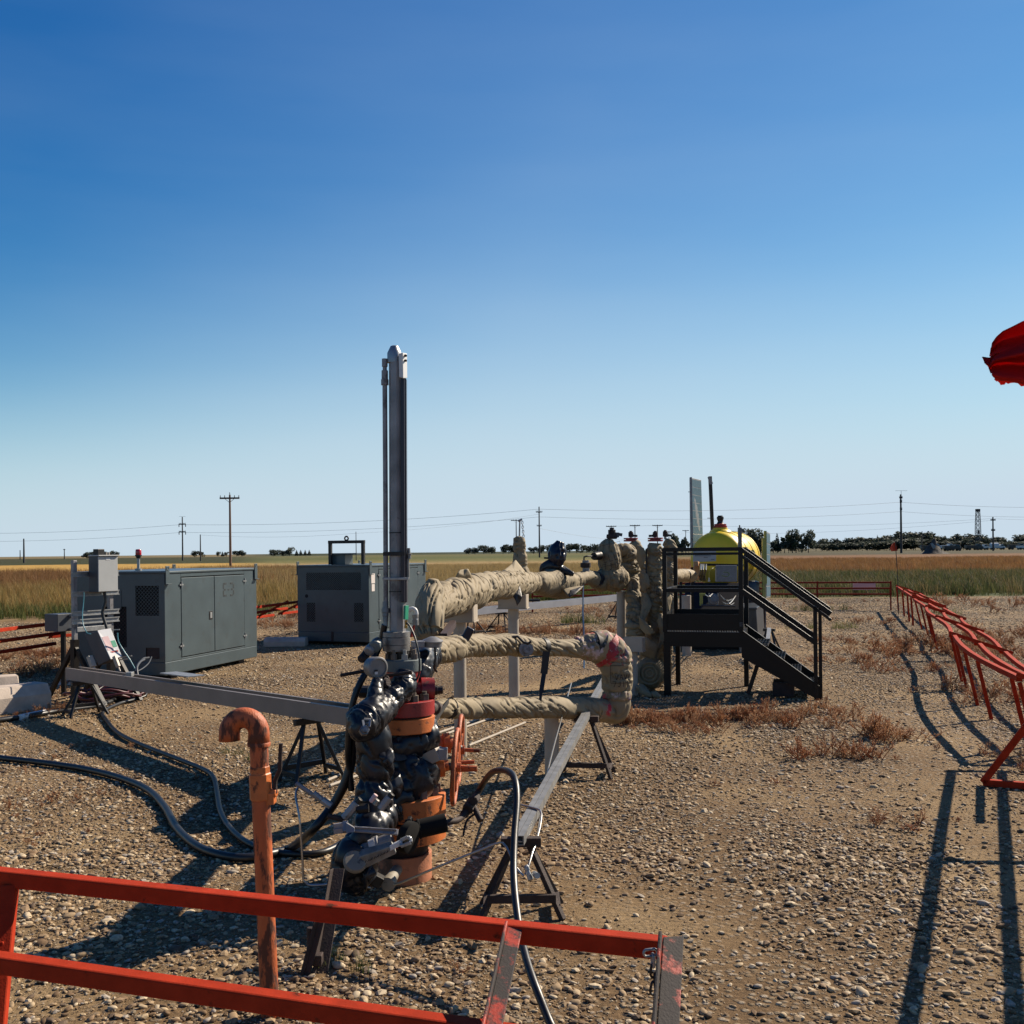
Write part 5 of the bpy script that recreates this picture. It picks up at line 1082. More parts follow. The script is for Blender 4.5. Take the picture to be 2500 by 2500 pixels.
# gathered cloth hanging between the risers, spiral wrapped flange below
hc = thing('hanging_tarp', 'bunched tan tarp hanging between the risers left of the stairs', 'tarp', G(1575,1668))
pa, ra = path_px([(1572,1448,13.9,5), (1575,1462,13.9,9), (1578,1480,13.85,10), (1572,1500,13.8,8), (1566,1520,13.75,6), (1580,1538,13.7,10), (1592,1548,13.65,4)])
wrapped(pa, ra, 14, ns=44, wr=.5, lump=.35, fold=.2, pitch=.1, long_=True).build('cloth', M['tarp'], hc, smooth=180)
flap([P(1560,1505,13.6), P(1578,1520,13.55), P(1600,1545,13.5), P(1580,1550,13.55), P(1564,1535,13.6)], M['tarp'], hc)
for pts_ in ([(1556,1330,13.95),(1572,1338,13.9),(1578,1362,13.9),(1566,1392,13.95),(1553,1362,14.0)], [(1566,1395,13.9),(1582,1402,13.85),(1586,1432,13.8),(1570,1446,13.85),(1561,1420,13.9)], [(1612,1440,13.8),(1630,1436,13.9),(1640,1462,13.9),(1634,1500,13.85),(1616,1480,13.8)], [(1556,1560,13.5),(1580,1556,13.45),(1608,1574,13.4),(1596,1612,13.45),(1566,1600,13.5)]):
    flap([P(*q_) for q_ in pts_], M['tarp'], hc)
pa, ra = path_px([(1612,1500,13.75,4), (1618,1515,13.7,11), (1624,1540,13.65,13), (1620,1565,13.6,11), (1608,1590,13.6,7), (1600,1612,13.55,3)])
wrapped(pa, ra, 24, ns=44, wr=.5, lump=.35, fold=.25, pitch=.1, long_=True).build('cloth', M['tarp'], hc, smooth=180)
ff = thing('wrapped_flange_end', 'dusty tan wrapped flange end with a coiled face at the foot of the tall riser', 'flange', G(1585,1700))
c0, c1 = P(1586,1644,13.35), P(1592,1640,13.9)
m10 = wrapped([c0, c0.lerp(c1,.12), c0.lerp(c1,.4), c1], [pxr(24,13.4), pxr(31,13.4), pxr(33,13.5), pxr(30,13.9)], 15, ns=60, wr=.4, lump=.14, fold=.2, pitch=.15, sag=0); m10.build('wrap', M['tarp'], ff, smooth=180)
ax = (c0-c1).normalized()
for rr_, z in ((.135,.004), (.09,.010), (.045,.014)): MB().ring(c0+ax*z, ax, rr_, .014, 36, 8).build('coil_fold', M['tarp'], ff, smooth=180)
pt_ = thing('tarp_heap', 'small heap of pale tan tarp on the ground below the coiled flange', 'tarp', G(1580,1702))
for pa, ra, sd in ((path_px([(1556,1684,13.1,8), (1566,1682,13.1,12), (1578,1692,13.0,9), (1592,1700,12.95,4)])+(16,)), (path_px([(1590,1692,13.0,4), (1600,1696,12.95,8), (1612,1702,12.9,4)])+(17,))):
    wrapped(pa, ra, sd, ns=36, wr=.4, lump=.3, fold=.1, long_=True, sag=0).build('cloth', M['tarp'], pt_, smooth=180)

lp = thing('wrapped_pipe', 'lower looping tan wrapped pipe beside the wellhead with red sprayed elbows', 'pipe', G(1348,1896), 'tan wrapped pipes')
pa, ra = path_px([(1040,1590,6.9,20), (1064,1588,7.2,30), (1105,1583,7.45,30), (1152,1576,7.7,25), (1200,1576,7.95,25), (1236,1574,8.1,26), (1270,1577,8.25,25), (1303,1578,8.4,20), (1345,1581,8.55,19), (1390,1582,8.7,20), (1420,1582,8.8,23)])
m11 = wrapped(pa, ra, 18, ns=64, step=.008, fold=.17, wr=.28, ties=(.30,), pinch=.1, lump=.07, pitch=.30, hand=-2); m11.build('wrap', M['tarp'], lp, smooth=180)
pa, ra = path_px([(1408,1580,8.75,21), (1425,1580,8.8,28), (1450,1578,8.85,35), (1476,1584,8.9,40), (1495,1602,8.9,40), (1503,1625,8.9,36)])
m12 = wrapped(pa, ra, 19, ns=80, fold=.14, wr=.34, ties=(.12,), pinch=.1, lump=.12, pitch=.25); m12.build('sprayed_elbow', M['tarpspray'], lp, smooth=180)
pa, ra = path_px([(1501,1612,8.9,36), (1505,1640,8.9,35), (1506,1662,8.9,36), (1507,1682,8.9,35), (1507,1698,8.9,31)])
m13 = wrapped(pa, ra, 20, ns=80, fold=.12, wr=.32, ties=(.9,), pinch=.08, lump=.06, pitch=.2); m13.build('riser_wrap', M['tarp'], lp, smooth=180)
print_on(m13, .55, .35, ['VAVA', '7JIII'], lp, .045, 0)
pa, ra = path_px([(1506,1686,8.9,33), (1507,1697,8.9,35), (1507,1707,8.9,33)])
wrapped(pa, ra, 21, ns=56, fold=.05, wr=.5, lump=.05, pitch=.1, long_=True).build('red_collar', M['tarpspray'], lp, smooth=180)
pa, ra = path_px([(1505,1700,8.9,30), (1506,1716,8.9,34), (1500,1732,8.9,33), (1484,1735,8.88,29), (1462,1733,8.8,26), (1445,1731,8.75,25)])
m14 = wrapped(pa, ra, 22, ns=64, fold=.06, wr=.14, lump=.08, ties=(.78,), pinch=.06, pitch=.3, long_=True); m14.build('lower_elbow_bag', M['tarp'], lp, smooth=180)
strap_at(m14, .82, .11, (0,0,0), 1.08).build('sprayed_band', M['tarpspray'], lp, smooth=60)
pa, ra = path_px([(1450,1731,8.75,26), (1400,1729,8.58,26), (1354,1727,8.4,25), (1300,1727,8.2,24), (1253,1727,8.05,23), (1200,1728,7.85,24), (1152,1729,7.7,25), (1110,1729,7.5,23), (1080,1729,7.3,21), (1066,1729,7.2,15)])
m15 = wrapped(pa, ra, 23, ns=64, step=.008, fold=.14, wr=.24, ties=(.90,.33), pinch=.08, lump=.05, pitch=.26, hand=-2); m15.build('lower_wrap', M['tarp'], lp, smooth=180)
strap_at(m15, .885, .05, (0,0,.5), 1.10).build('strap', M['strap'], lp, smooth=40)
strap_at(m12, .40, .045, (0,0,0), 1.06).build('strap', M['strap'], lp, smooth=40)
s = strap_at(m12, .72, .12, (.15,0,-.5), 1.085).build('red_band', M['tarpred'], lp, smooth=60)
s = strap_at(m12, .58, .09, (.2,0,-.45), 1.075).build('tan_band', M['tarp'], lp, smooth=60)
strap_at(m11, .80, .045, (.1,0,0), 1.14).build('strap', M['strap'], lp, smooth=40)
MB().bar(P(1334,1590,8.32), P(1328,1645,8.3), .055, .01, up=(0,1,0)).bar(P(1328,1645,8.3), P(1321,1690,8.22), .035, .01, up=(0,1,0)).bar(P(1321,1690,8.22), P(1317,1728,8.17), .022, .01, up=(0,1,0)).build('strap_tail', M['strap'], lp)
MB().cyl(P(1282,1586,8.2), P(1285,1585,8.08), .055, n=20).cyl(P(1285,1585,8.08), P(1286,1585,8.04), .03, n=6).build('plug', M['mast'], lp, smooth=40)
MB().tube([P(1230,1556,8.05), P(1264,1554,8.08), P(1278,1568,8.05), P(1288,1572,8.05), P(1297,1566,8.05)], .010, 8).build('lever', M['steel'], lp, smooth=60)
MB().box(P(1142,1548,7.55), (.06,.05,.10), Matrix.Rotation(.5,3,'Y')).build('tape_knot', M['bluepoly'], lp, bevel=.01)
nip = MB().lathe(P(1050,1727,6.2), P(1078,1729,7.3)-P(1050,1727,6.2), [(0,.03),(.3,.03),(.31,.045),(.42,.045),(.43,.03),(1.1,.028)], 14).build('nipple', M['rusty'], lp, smooth=40)
MB().bar(P(1055,1771,6.15), P(1096,1710,7.35), .028, .008, up=(0,1,0)).build('strap_tail', M['strap'], lp)
MB().bar(P(1083,1555,7.6), P(1106,1522,8.8), .05).build('brace', M['maroon'], up)
# ------------------------------------------------------------------ wellhead
W = 5.9
def S(px): return px*W/F
WB = P(978,2160,W); WB.z = 0
wh = thing('wellhead', 'orange and red wellhead wrapped in black plastic, with the tall steel mast on top', 'wellhead', WB)
def Pw(px, py, dy=0): return P(px, py, W+dy)
UP = V((0,0,1))
def zc(py): return P(978, py, W).z
def axp(px, z): q = P(px, 1900, W); q.z = z; return q
# open casing at the bottom
ca = axp(978, -.05); mb = MB(); mb.lathe(ca, UP, [(0,.168),(.195,.168),(.196,.166),(.196,.152),(.19,.150),(.03,.150)], 40); mb.build('casing', M['casing'], wh, smooth=50)
MB().lathe(axp(978,.0), UP, [(0,.10),(.05,.10),(.25,.125)], 28).build('casing_void', M['rusty'], wh, smooth=50)
# lower flange pair with studs
c = axp(982, .225)
MB().lathe(c, UP, [(0,.16),(.0,.235),(.004,.240),(.108,.240),(.112,.234)], 44).build('flange', M['orange'], wh, smooth=40)
MB().lathe(c+V((0,0,.113)), UP, [(0,.21),(.014,.21)], 40).build('ring_gap', M['rusty'], wh, smooth=40)
MB().lathe(c+V((0,0,.127)), UP, [(0,.234),(.004,.240),(.112,.240),(.116,.234),(.117,.13)], 44).build('flange', M['orange'], wh, smooth=40)
MB().lathe(axp(982,.10), UP, [(0,.12),(.13,.16)], 32).build('lower_neck', M['rusty'], wh, smooth=40)
for i in range(12):
    a = 2*math.pi*i/12+.2; q = c+V((.185*math.cos(a), .185*math.sin(a), .244))
    MB().lathe(q, UP, [(0,.032),(.045,.032)], 6).cyl(q, q+V((0,0,.085)), .018, n=10).build('stud_nut', M['nutgrey'], wh, smooth=30)
# master valve under plastic
MB().lathe(axp(985,.46), UP, [(0,.13),(.15,.15),(.36,.13)], 24).build('valve_body', M['dirtpoly'], wh, smooth=60)
pa = [Pw(956,1950,-.12), Pw(975,1930,-.1), Pw(1000,1898,-.05), Pw(1018,1868,0), Pw(1022,1845,.02)]
wrapped(pa, [.07,.125,.150,.135,.06], 31, ns=64, step=.008, wr=.28, lump=.05, fold=.10, pitch=.22, sag=.1).build('valve_wrap', M['poly'], wh, smooth=180)
pa = [Pw(940,1830,-.10), Pw(965,1822,-.08), Pw(1005,1812,-.02), Pw(1040,1798,.02), Pw(1060,1790,.04), Pw(1069,1788,.05)]
wrapped(pa, [.05,.085,.105,.10,.08,.02], 32, ns=60, step=.008, wr=.30, lump=.05, fold=.12, pitch=.2, sag=.1).build('valve_wrap', M['poly'], wh, smooth=180)
pa = [Pw(925,2010,-.18), Pw(945,1975,-.16), Pw(968,1945,-.12), Pw(985,1930,-.06)]
wrapped(pa, [.09,.125,.12,.08], 33, ns=60, step=.008, wr=.30, lump=.05, fold=.12, pitch=.16).build('valve_wrap', M['poly'], wh, smooth=180)
MB().lathe(Pw(958,1842,-.12), V((.3,-.3,.9)), [(0,.07),(.02,.09),(.03,.06)], 20).build('tape_band', M['dirtpoly'], wh, smooth=60)
# orange bonnets, stems and handwheels to the right
def bonnet(px0, py0, px1, py1, hw, R, dy):
    a, b = Pw(px0, py0, dy), Pw(px1, py1, dy+.02); d = (b-a).normalized(); L = (b-a).length
    MB().lathe(a, d, [(0,.075),(.03,.08),(.032,.05),(L*.45,.047),(L*.46,.06),(L*.8,.06),(L*.82,.035),(L,.03)], 20).build('bonnet', M['orange'], wh, smooth=40)
    MB().lathe(a-d*.05, d, [(0,.095),(.05,.095)], 8).build('bonnet_flange', M['orange'], wh, smooth=30)
    c = Pw(*hw, dy+.05); ax = V((1, -.02, -.06)).normalized()
    MB().cyl(b-d*.04, c+ax*.02, .022, n=12).build('stem', M['steel'], wh, smooth=40)
    hwp = MB().ring(c, ax, R, .013, 40, 8).build('handwheel', M['vent'], wh, smooth=60)
    ref = ax.cross(UP).normalized(); u2 = ref.cross(ax); k = MB(); k.cyl(c-ax*.02, c+ax*.03, .028, n=12)
    for i in range(5):
        an = 2*math.pi*i/5+.3; k.bar(c, c+(ref*math.cos(an)+u2*math.sin(an))*R, .018, .014, up=ax)
    k.build('spoke', M['vent'], hwp)
    e = c+(ref*math.cos(1.0)+u2*math.sin(1.0))*0; MB().cyl(c+ax*.03, c+ax*.12, .012, n=8).build('stem_end', M['vent'], wh)
bonnet(1038,1876,1095,1868,(1112,1872),.205,.0)
bonnet(1060,1818,1108,1812,(1122,1830),.20,.35)
for (px, py) in ((1158,1862), (1165,1880)): MB().cyl(Pw(1122,py,.15), Pw(px,py-2,.15), .012, n=8).build('stem_end', M['vent'], wh)
MB().bar(Pw(1040,1855,-.05), Pw(1076,1838,-.08), .085, .07).build('bracket', M['cream'], wh, bevel=.004)
MB().box(Pw(1081,1840,-.08), (.05,.07,.06)).build('bracket_end', M['mast'], wh, bevel=.004)
MB().bar(Pw(1037,1905,-.02), Pw(1037,1935,-.02), .07).build('gland_block', M['rusty'], wh, bevel=.004)
# upper flange pair
c = axp(988,.815)
MB().lathe(c, UP, [(0,.13),(.0,.166),(.004,.170),(.078,.170),(.081,.165)], 40).build('flange', M['orange'], wh, smooth=40)
MB().lathe(c+V((0,0,.082)), UP, [(0,.150),(.010,.150)], 36).build('ring_gap', M['rusty'], wh, smooth=40)
MB().lathe(c+V((0,0,.091)), UP, [(0,.165),(.004,.170),(.078,.170),(.082,.164),(.083,.08)], 40).build('flange', M['wred'], wh, smooth=40)
MB().lathe(axp(986,.70), UP, [(0,.10),(.105,.13)], 28).build('neck', M['orange'], wh, smooth=40)
for i in range(10):
    a = 2*math.pi*i/10-.4; q = c+V((.128*math.cos(a), .128*math.sin(a), .172)); MB().lathe(q, UP, [(0,.027),(.035,.027)], 6).cyl(q, q+V((0,0,.05)), .014, n=10).build('stud_nut', M['nutgrey'], wh, smooth=30)
# red spool, grey flange, nuts
MB().lathe(axp(986,.99), UP, [(0,.085),(.03,.075),(.08,.080),(.145,.098),(.157,.098)], 36).build('spool', M['wred'], wh, smooth=40)
so = Pw(1005,1684,.02); MB().lathe(so, (1,.15,-.03), [(0,.045),(.05,.045),(.052,.068),(.125,.068),(.128,.03)], 20).build('side_outlet', M['wred'], wh, smooth=40)
MB().lathe(Pw(1048,1686,.04), (1,.15,.02), [(0,.028),(.045,.028),(.047,.022),(.075,.022)], 8).build('side_plug', M['steel'], wh, smooth=30)
mb = MB(); so2 = Pw(900,1690,.15); mb.lathe(Pw(900,1689,.10), (-1,.1,0), [(0,.036),(.05,.036),(.052,.026),(.085,.026)], 8); mb.build('side_plug', M['steel'], wh, smooth=30)
MB().lathe(axp(986,1.145), UP, [(0,.098),(.002,.104),(.062,.104),(.066,.099),(.067,.05)], 40).build('flange', M['flangegrey'], wh, smooth=40)
for i in range(8):
    a = 2*math.pi*i/8+.25; q = axp(986,1.212)+V((.079*math.cos(a), .079*math.sin(a), 0)); MB().lathe(q, UP, [(0,.019),(.03,.019)], 6).cyl(q, q+V((0,0,.055)), .011, n=8).build('stud_nut', M['nutgrey'] if i % 3 else M['galv'], wh, smooth=30)
MB().lathe(axp(980,1.205), UP, [(0,.05),(.07,.05)], 20).build('polished_neck', M['steel'], wh, smooth=40)
# cast actuator base
zb0, zb1 = P(971,1590,W).z, P(971,1541,W).z; hgt = zb1-zb0
MB().lathe(axp(971,zb0), UP, [(0,.065),(.004,.075),(hgt*.33,.077),(hgt*.34,.074),(hgt*.36,.077),(hgt*.70,.078),(hgt*.72,.072),(hgt*.74,.076),(hgt*.97,.076),(hgt,.068)], 36).build('actuator_base', M['cast'], wh, smooth=40)
# mast (hydraulic cylinder housing), with its pipes, strip and boxes
m0, m1 = P(971,1545,W), P(969.5,884,W); md_ = (m1-m0).normalized()
MB().lathe(m0, md_, [(0,.046),((m1-m0).length,.0455)], 8).build('mast', M['mast'], wh, smooth=0)
MB().lathe(P(963,886,W), md_, [(0,.040),(.054,.040),(.075,.030),(.092,.022),(.096,.012)], 20).build('mast_cap', M['alu'], wh, smooth=40)
a, b = P(984.5,1470,W-.04), P(983,925,W-.04)
MB().bar(a, b, .020, .03, up=(0,1,0)).build('sensor_strip', M['mastdark'], wh, bevel=.003)
MB().bar(P(991,1470,W-.0), P(989.5,925,W-.0), .014, .05, up=(0,1,0)).build('sensor_channel', M['mastdark'], wh, bevel=.003)
ba, bb = P(985.5,922,W-.045), P(984,863,W-.045); MB().hexa([P(974.5,921,W-.06),P(984.5,923,W-.085),P(994.5,923,W-.02),P(984.5,920,W),P(973,863,W-.06),P(983.5,861,W-.085),P(994,863,W-.02),P(984,863,W)]).build('head_box', M['white'], wh, bevel=.002)
for py in (868, 880): MB().cyl(P(989,py,W-.055), P(991,py+.5,W-.07), .007, n=8).build('box_screw', M['steel'], wh)
pa = [P(942,1480,W-.0), P(941,1200,W), P(939.5,940,W)]
MB().tube(pa, .0135, 12).build('side_pipe', M['mast'], wh, smooth=60)
a = P(939.5,940,W); MB().lathe(a, md_, [(0,.021),(.03,.021),(.032,.018),(.08,.018),(.082,.012),(.10,.012),(.102,.016),(.145,.016),(.147,.006)], 14).build('side_pipe_fitting', M['mast'], wh, smooth=40)
a = P(941,1530,W-.02); MB().lathe(a, P(941,1468,W)-a, [(0,.013),(.03,.013),(.032,.016),(.055,.016),(.057,.018),(.075,.018),(.077,.022),(.102,.022),(.104,.017),(.137,.017)], 14).build('pipe_union', M['cast'], wh, smooth=40)
for py, k in ((1413,.0), (1445,0), (1352,1), (1302,0)):
    c = P(966,py,W); 
    if py == 1413: MB().box(P(966,1413,W-.055), (.145,.012,.014)).box(P(966,1413,W+.055), (.145,.012,.014)).build('clamp', M['galv'], wh, bevel=.002)
    elif k: MB().box(P(962,py,W-.053), (.12,.012,.022)).build('band', M['steel'], wh)
    else: MB().lathe(P(970.5,py,W), UP, [(0,.0475),(.006,.0475)], 8).build('band', M['steel'], wh)
MB().hexa([P(984,1512,W-.07),P(989,1513,W-.085),P(997,1513,W-.05),P(992,1512,W-.03),P(985,1479,W-.07),P(990,1478,W-.085),P(998,1478,W-.05),P(993,1479,W-.03)]).build('green_sensor', M['green'], wh, bevel=.002)
MB().lathe(P(991,1534,W-.05), P(991,1513,W-.05)-P(991,1534,W-.05), [(0,.009),(.015,.009),(.016,.007),(.045,.008)], 8).build('brass_fitting', M['brass'], wh, smooth=30)
MB().tube([P(995,1363,W-.01), P(996,1412,W-.01)], .010, 10).lathe(P(998,1338,W-.01), -UP, [(0,.008),(.03,.01),(.031,.018),(.036,.018),(.037,.012),(.06,.013)], 12).build('side_port', M['cast'], wh, smooth=40)
o = MB().tube(catmull([P(993,1520,W-.06), P(1000,1528,W-.07), P(1010,1548,W-.09), P(1018,1575,W-.12), P(1024,1610,W-.14), P(1023,1645,W-.14), P(1013,1664,W-.13), P(994,1671,W-.12)], .02), .0052, 8).build('sensor_cable', M['rubber'], wh, smooth=60)
# white elbow and red line at the right of the mast
MB().tube(catmull([P(997,1490,W+.08), P(1008,1486,W+.08), P(1015,1492,W+.08), P(1016,1505,W+.08), P(1014,1522,W+.08)], .01), .013, 12).build('elbow', M['white'], wh, smooth=60)
MB().lathe(P(1014,1500,W+.08), -UP, [(0,.018),(.02,.018),(.021,.014),(.03,.014),(.031,.018),(.06,.02)], 10).build('elbow_nut', M['cast'], wh, smooth=30)
MB().tube([P(1012,1522,W+.08), P(1004,1554,W+.1)], .008, 8).build('red_line', M['wred'], wh)
# gauge on a bracket, in front
ga = P(921,1630,W-.28); gd = (V((0,0,H))-ga).normalized(); gd = (gd+V((.55,0,-.10))).normalized()
MB().lathe(ga-gd*.06, gd, [(0,.045),(.004,.054),(.05,.056),(.052,.058),(.07,.058),(.073,.054),(.074,.048),(.066,.046),(.0661,.0)], 36).build('gauge_case', M['gaugegrey'], wh, smooth=40)
gs = gd.cross(UP).normalized(); gu = gs.cross(gd)
MB().bar(ga+gd*.012-gu*.026+gs*.004, ga+gd*.014-gu*.026+gs*.022, .014, .004, up=gd).build('gauge_label', M['white'], wh)
MB().bar(ga+gd*.012-gu*.014+gs*.004, ga+gd*.014-gu*.014+gs*.022, .010, .004, up=gd).build('gauge_label', M['steel'], wh)
MB().tube([P(831,1649,W-.2), P(900,1636,W-.18)], .0095, 10).tube([P(940,1650,W-.2), P(1006,1641,W-.22)], .0095, 10).build('tommy_bar', M['rusty'], wh, smooth=60)
pa = [P(920,1655,W-.26), P(925,1668,W-.25), P(932,1682,W-.22), P(945,1690,W-.2)]
MB().tube(pa, [.02,.024,.03,.028], 12).build('gauge_stem', M['rusty'], wh, smooth=60)
MB().tube(catmull([P(935,1655,W-.26), P(946,1652,W-.26), P(950,1664,W-.26), P(946,1678,W-.25)], .01), .006, 8).build('gauge_tube', M['rusty'], wh, smooth=60)
# black wrapped flow line curving down in front
pa = [P(990,1648,W-.10), P(982,1680,W-.16), P(958,1700,W-.24), P(935,1722,W-.32), P(915,1745,W-.38)]
wrapped(pa, [.055,.072,.070,.062,.07], 34, ns=56, step=.008, wr=.28, lump=.05, fold=.12, pitch=.10, ties=(.4,)).build('flow_line_wrap', M['poly'], wh, smooth=180)
pa = [P(945,1722,W-.30), P(915,1740,W-.40), P(893,1760,W-.46), P(880,1775,W-.52), P(872,1782,W-.56)]
wrapped(pa, [.07,.085,.092,.075,.03], 35, ns=56, step=.008, wr=.30, lump=.05, fold=.10, pitch=.12).build('elbow_wrap', M['poly'], wh, smooth=180)
pa = [P(908,1755,W-.36), P(913,1800,W-.36), P(914,1850,W-.36), P(915,1905,W-.36), P(912,1960,W-.38), P(908,1998,W-.42)]
wrapped(pa, [.07,.088,.088,.09,.092,.075], 36, ns=60, step=.008, wr=.28, lump=.05, fold=.10, pitch=.3, ties=(.62,)).build('down_pipe_wrap', M['poly'], wh, smooth=180)
pa = [P(935,1985,W-.30), P(912,2012,W-.42), P(900,2042,W-.50), P(886,2066,W-.50), P(869,2096,W-.52), P(866,2128,W-.48), P(878,2160,W-.42)]
wrapped(pa, [.09,.098,.090,.100,.112,.108,.07], 37, ns=60, step=.008, wr=.28, lump=.05, fold=.10, pitch=.2, ties=(.42,)).build('lower_elbow_wrap', M['poly'], wh, smooth=180)
MB().bar(P(889,1755,W-.60), P(905,1756,W-.60), .012, .008).bar(P(886,1758,W-.62), P(889,1775,W-.64), .010, .006).bar(P(904,1758,W-.62), P(902,1774,W-.64), .010, .006).build('fitting_bracket', M['galv'], wh)
MB().lathe(P(888,1786,W-.60), P(893,1776,W-.66)-P(888,1786,W-.60), [(0,.026),(.03,.026),(.031,.018),(.05,.018)], 6).build('fitting_nut', M['cast'], wh, smooth=30)
# black wrapped outlet on the right, transmitter disc on it
pa = [P(1012,1672,W+.12), P(1020,1640,W+.15), P(1030,1612,W+.25), P(1042,1596,W+.6), P(1050,1592,W+1.1)]
wrapped(pa, [.075,.082,.085,.085,.06], 38, ns=56, step=.008, wr=.32, lump=.05, fold=.12, pitch=.07, hand=-1).build('outlet_wrap', M['poly'], wh, smooth=180)
MB().bar(P(1030,1690,W+.2), P(1031,1640,W+.2), .05).build('outlet_bracket', M['tubblue'], wh, bevel=.004)
tc_ = P(1056,1570,W+.15); MB().lathe(tc_-V((0,0,.02)), V((.05,-.1,1)), [(0,.045),(.003,.053),(.028,.053),(.03,.058),(.036,.058),(.045,.04),(.055,.02),(.056,.008)], 28).build('transmitter_head', M['gaugegrey'], wh, smooth=40)
MB().bar(P(1005,1573,W+.1), P(1035,1572,W+.12), .05, .035).build('transmitter_arm', M['mast'], wh, bevel=.004)
MB().tube(catmull([P(1062,1580,W+.1), P(1063,1610,W+.1), P(1060,1630,W+.1), P(1066,1640,W+.12)], .02), .007, 8).build('transmitter_cable', M['rubber'], wh, smooth=60)
# hose connection on the left of the mast
MB().tube(catmull([P(939,1525,W-.02), P(932,1560,W), P(920,1592,W), P(900,1630,W-.05), P(878,1670,W-.1), P(862,1715,W-.12), P(853,1770,W-.12), P(850,1830,W-.1), P(852,1870,W-.06), P(858,1930,W-.05)], .02), .018, 12).build('power_hose', M['rubber'], wh, smooth=60)
for (p, q, r, mm) in (((915,1575),(898,1592),.030,'mast'), ((898,1592),(880,1612),.024,'rusty'), ((922,1570),(913,1580),.034,'flangegrey')):
    a, b = P(*p, W-.08), P(*q, W-.14); MB().lathe(a, b-a, [(0,r*.8),((b-a).length*.1,r),((b-a).length*.9,r),((b-a).length,r*.7)], 12).build('cable_connector', M[mm], wh, smooth=30)
for i, (px, py) in enumerate(((918,1566), (908,1574), (924,1578))): MB().ring(P(px, py, W-.1), (1,-.5,-.6), .022, .006, 20, 6).build('hose_clip', M['galv'] if i % 2 else M['tubblue'], wh)
# valves, wrenches and fittings low in front
yv = W-.62
def flat_bar(name, a, b, w, t, m, parent=wh, holes=None): return MB().bar(a, b, w, t, up=(0,-.75,.65)).build(name, m, parent, bevel=.002)
# big front lever: body, pale tip and squared eye
MB().hexa([P(838,2105,yv), P(890,2122,yv-.02), P(968,2085,yv-.06), P(960,2064,yv-.06), P(840,2085,yv+.03), P(885,2102,yv+.0), P(966,2066,yv-.03), P(955,2052,yv-.03)]).build('lever', M['cast'], wh, bevel=.004)
MB().hexa([P(953,2078,yv-.06), P(981,2064,yv-.07), P(979,2053,yv-.07), P(951,2066,yv-.06), P(953,2074,yv-.03), P(981,2060,yv-.04), P(978,2049,yv-.04), P(950,2062,yv-.03)]).build('lever_tip', M['white'], wh, bevel=.003)
mb = MB(); e = [P(979,2066,yv-.07), P(1003,2057,yv-.075), P(1003,2048,yv-.06), P(996,2043,yv-.05), P(978,2052,yv-.055)]
for a, b in zip(e, e[1:]+e[:1]): mb.bar(a, b, .016, .016)
mb.build('lever_eye', M['galv'], wh, bevel=.003)
hb = P(868,2102,yv-.02); mb = MB(); ax_ = V((.25,-.75,.6)); mb.lathe(hb, ax_, [(-.05,.02),(-.03,.050),(-.012,.060),(.0,.060),(.012,.052),(.014,.02)], 28); mb.build('lever_hub', M['hubcream'], wh, smooth=50)
mb = MB()
for i in range(11): 
    u = i/10; a = P(892+u*52, 2106-u*24, yv-.045-.02*u); mb.bar(a, a+V((.004+.004*(i % 3), 0, .010)), .005, .004)
mb.build('lever_marks', M['ink'], wh)
# pipe wrench above it
MB().bar(P(862,2024,yv-.04), P(972,2032,yv-.02), .030, .012, up=(0,-.7,.7)).bar(P(866,2021,yv-.045), P(968,2027,yv-.025), .006, .02, up=(0,-.7,.7)).build('wrench_handle', M['mast'], wh, bevel=.002)
mb = MB(); mb.bar(P(843,2006,yv-0.020), P(843,2032,yv-0.050), .026, .03); mb.bar(P(815,2018,yv-0.030), P(838,2014,yv-0.030), .016, .026); mb.bar(P(815,2030,yv-0.040), P(838,2027,yv-0.040), .016, .026); mb.hexa([P(845,2008,yv-0.050), P(866,2021,yv-0.060), P(866,2031,yv-0.070), P(845,2034,yv-0.070), P(845,2006,yv-0.010), P(866,2019,yv-0.020), P(866,2029,yv-0.030), P(845,2030,yv-0.030)])
mb.build('wrench_jaw', M['mast'], wh, bevel=.002)
# black hammer union and its union nut (centre right), outlet pipe towards the black hose
MB().lathe(P(983,2040,yv+.09), V((.75,-.35,-.1)), [(0,.06),(.02,.080),(.055,.080),(.06,.062),(.061,.03)], 28).build('union_ring', M['matteblack'], wh, smooth=40)
a, b = P(994,2030,yv+.16), P(1090,2008,yv+.20); d = (b-a).normalized(); L = (b-a).length
MB().lathe(a, d, [(0,.06),(.01,.062),(.025,.062),(.027,.058),(.04,.062),(.042,.045),(.055,.045),(.057,.052),(.065,.052),(.067,.048),(L*.98,.048),(L,.043),(L+.001,.018)], 28).build('union_cap', M['matteblack'], wh, smooth=40)
MB().box(P(1000,2010,yv+.14), (.02,.06,.06)).build('union_lug', M['rubber'], wh, bevel=.004)
a = P(1086,2010,yv+.2); pts = [a, P(1100,2006,yv+.22), P(1118,2002,yv+.28), P(1132,1990,yv+.34), P(1150,1962,yv+.42), P(1165,1938,yv+.46), P(1174,1922,yv+.48)]
MB().tube(catmull(pts, .02), .0165, 12).build('outlet_pipe', M['rusty'], wh, smooth=60)
for p, q, r in (((1133,1989),(1142,1975),.024), ((1141,1977),(1156,1954),.031), ((1156,1956),(1163,1945),.024)):
    a, b = P(*p, yv+.36), P(*q, yv+.44); MB().lathe(a, b-a, [(0,r*.85),(.004,r),((b-a).length*.95,r),((b-a).length,r*.85)], 8).build('outlet_nut', M['rusty'], wh, smooth=30)
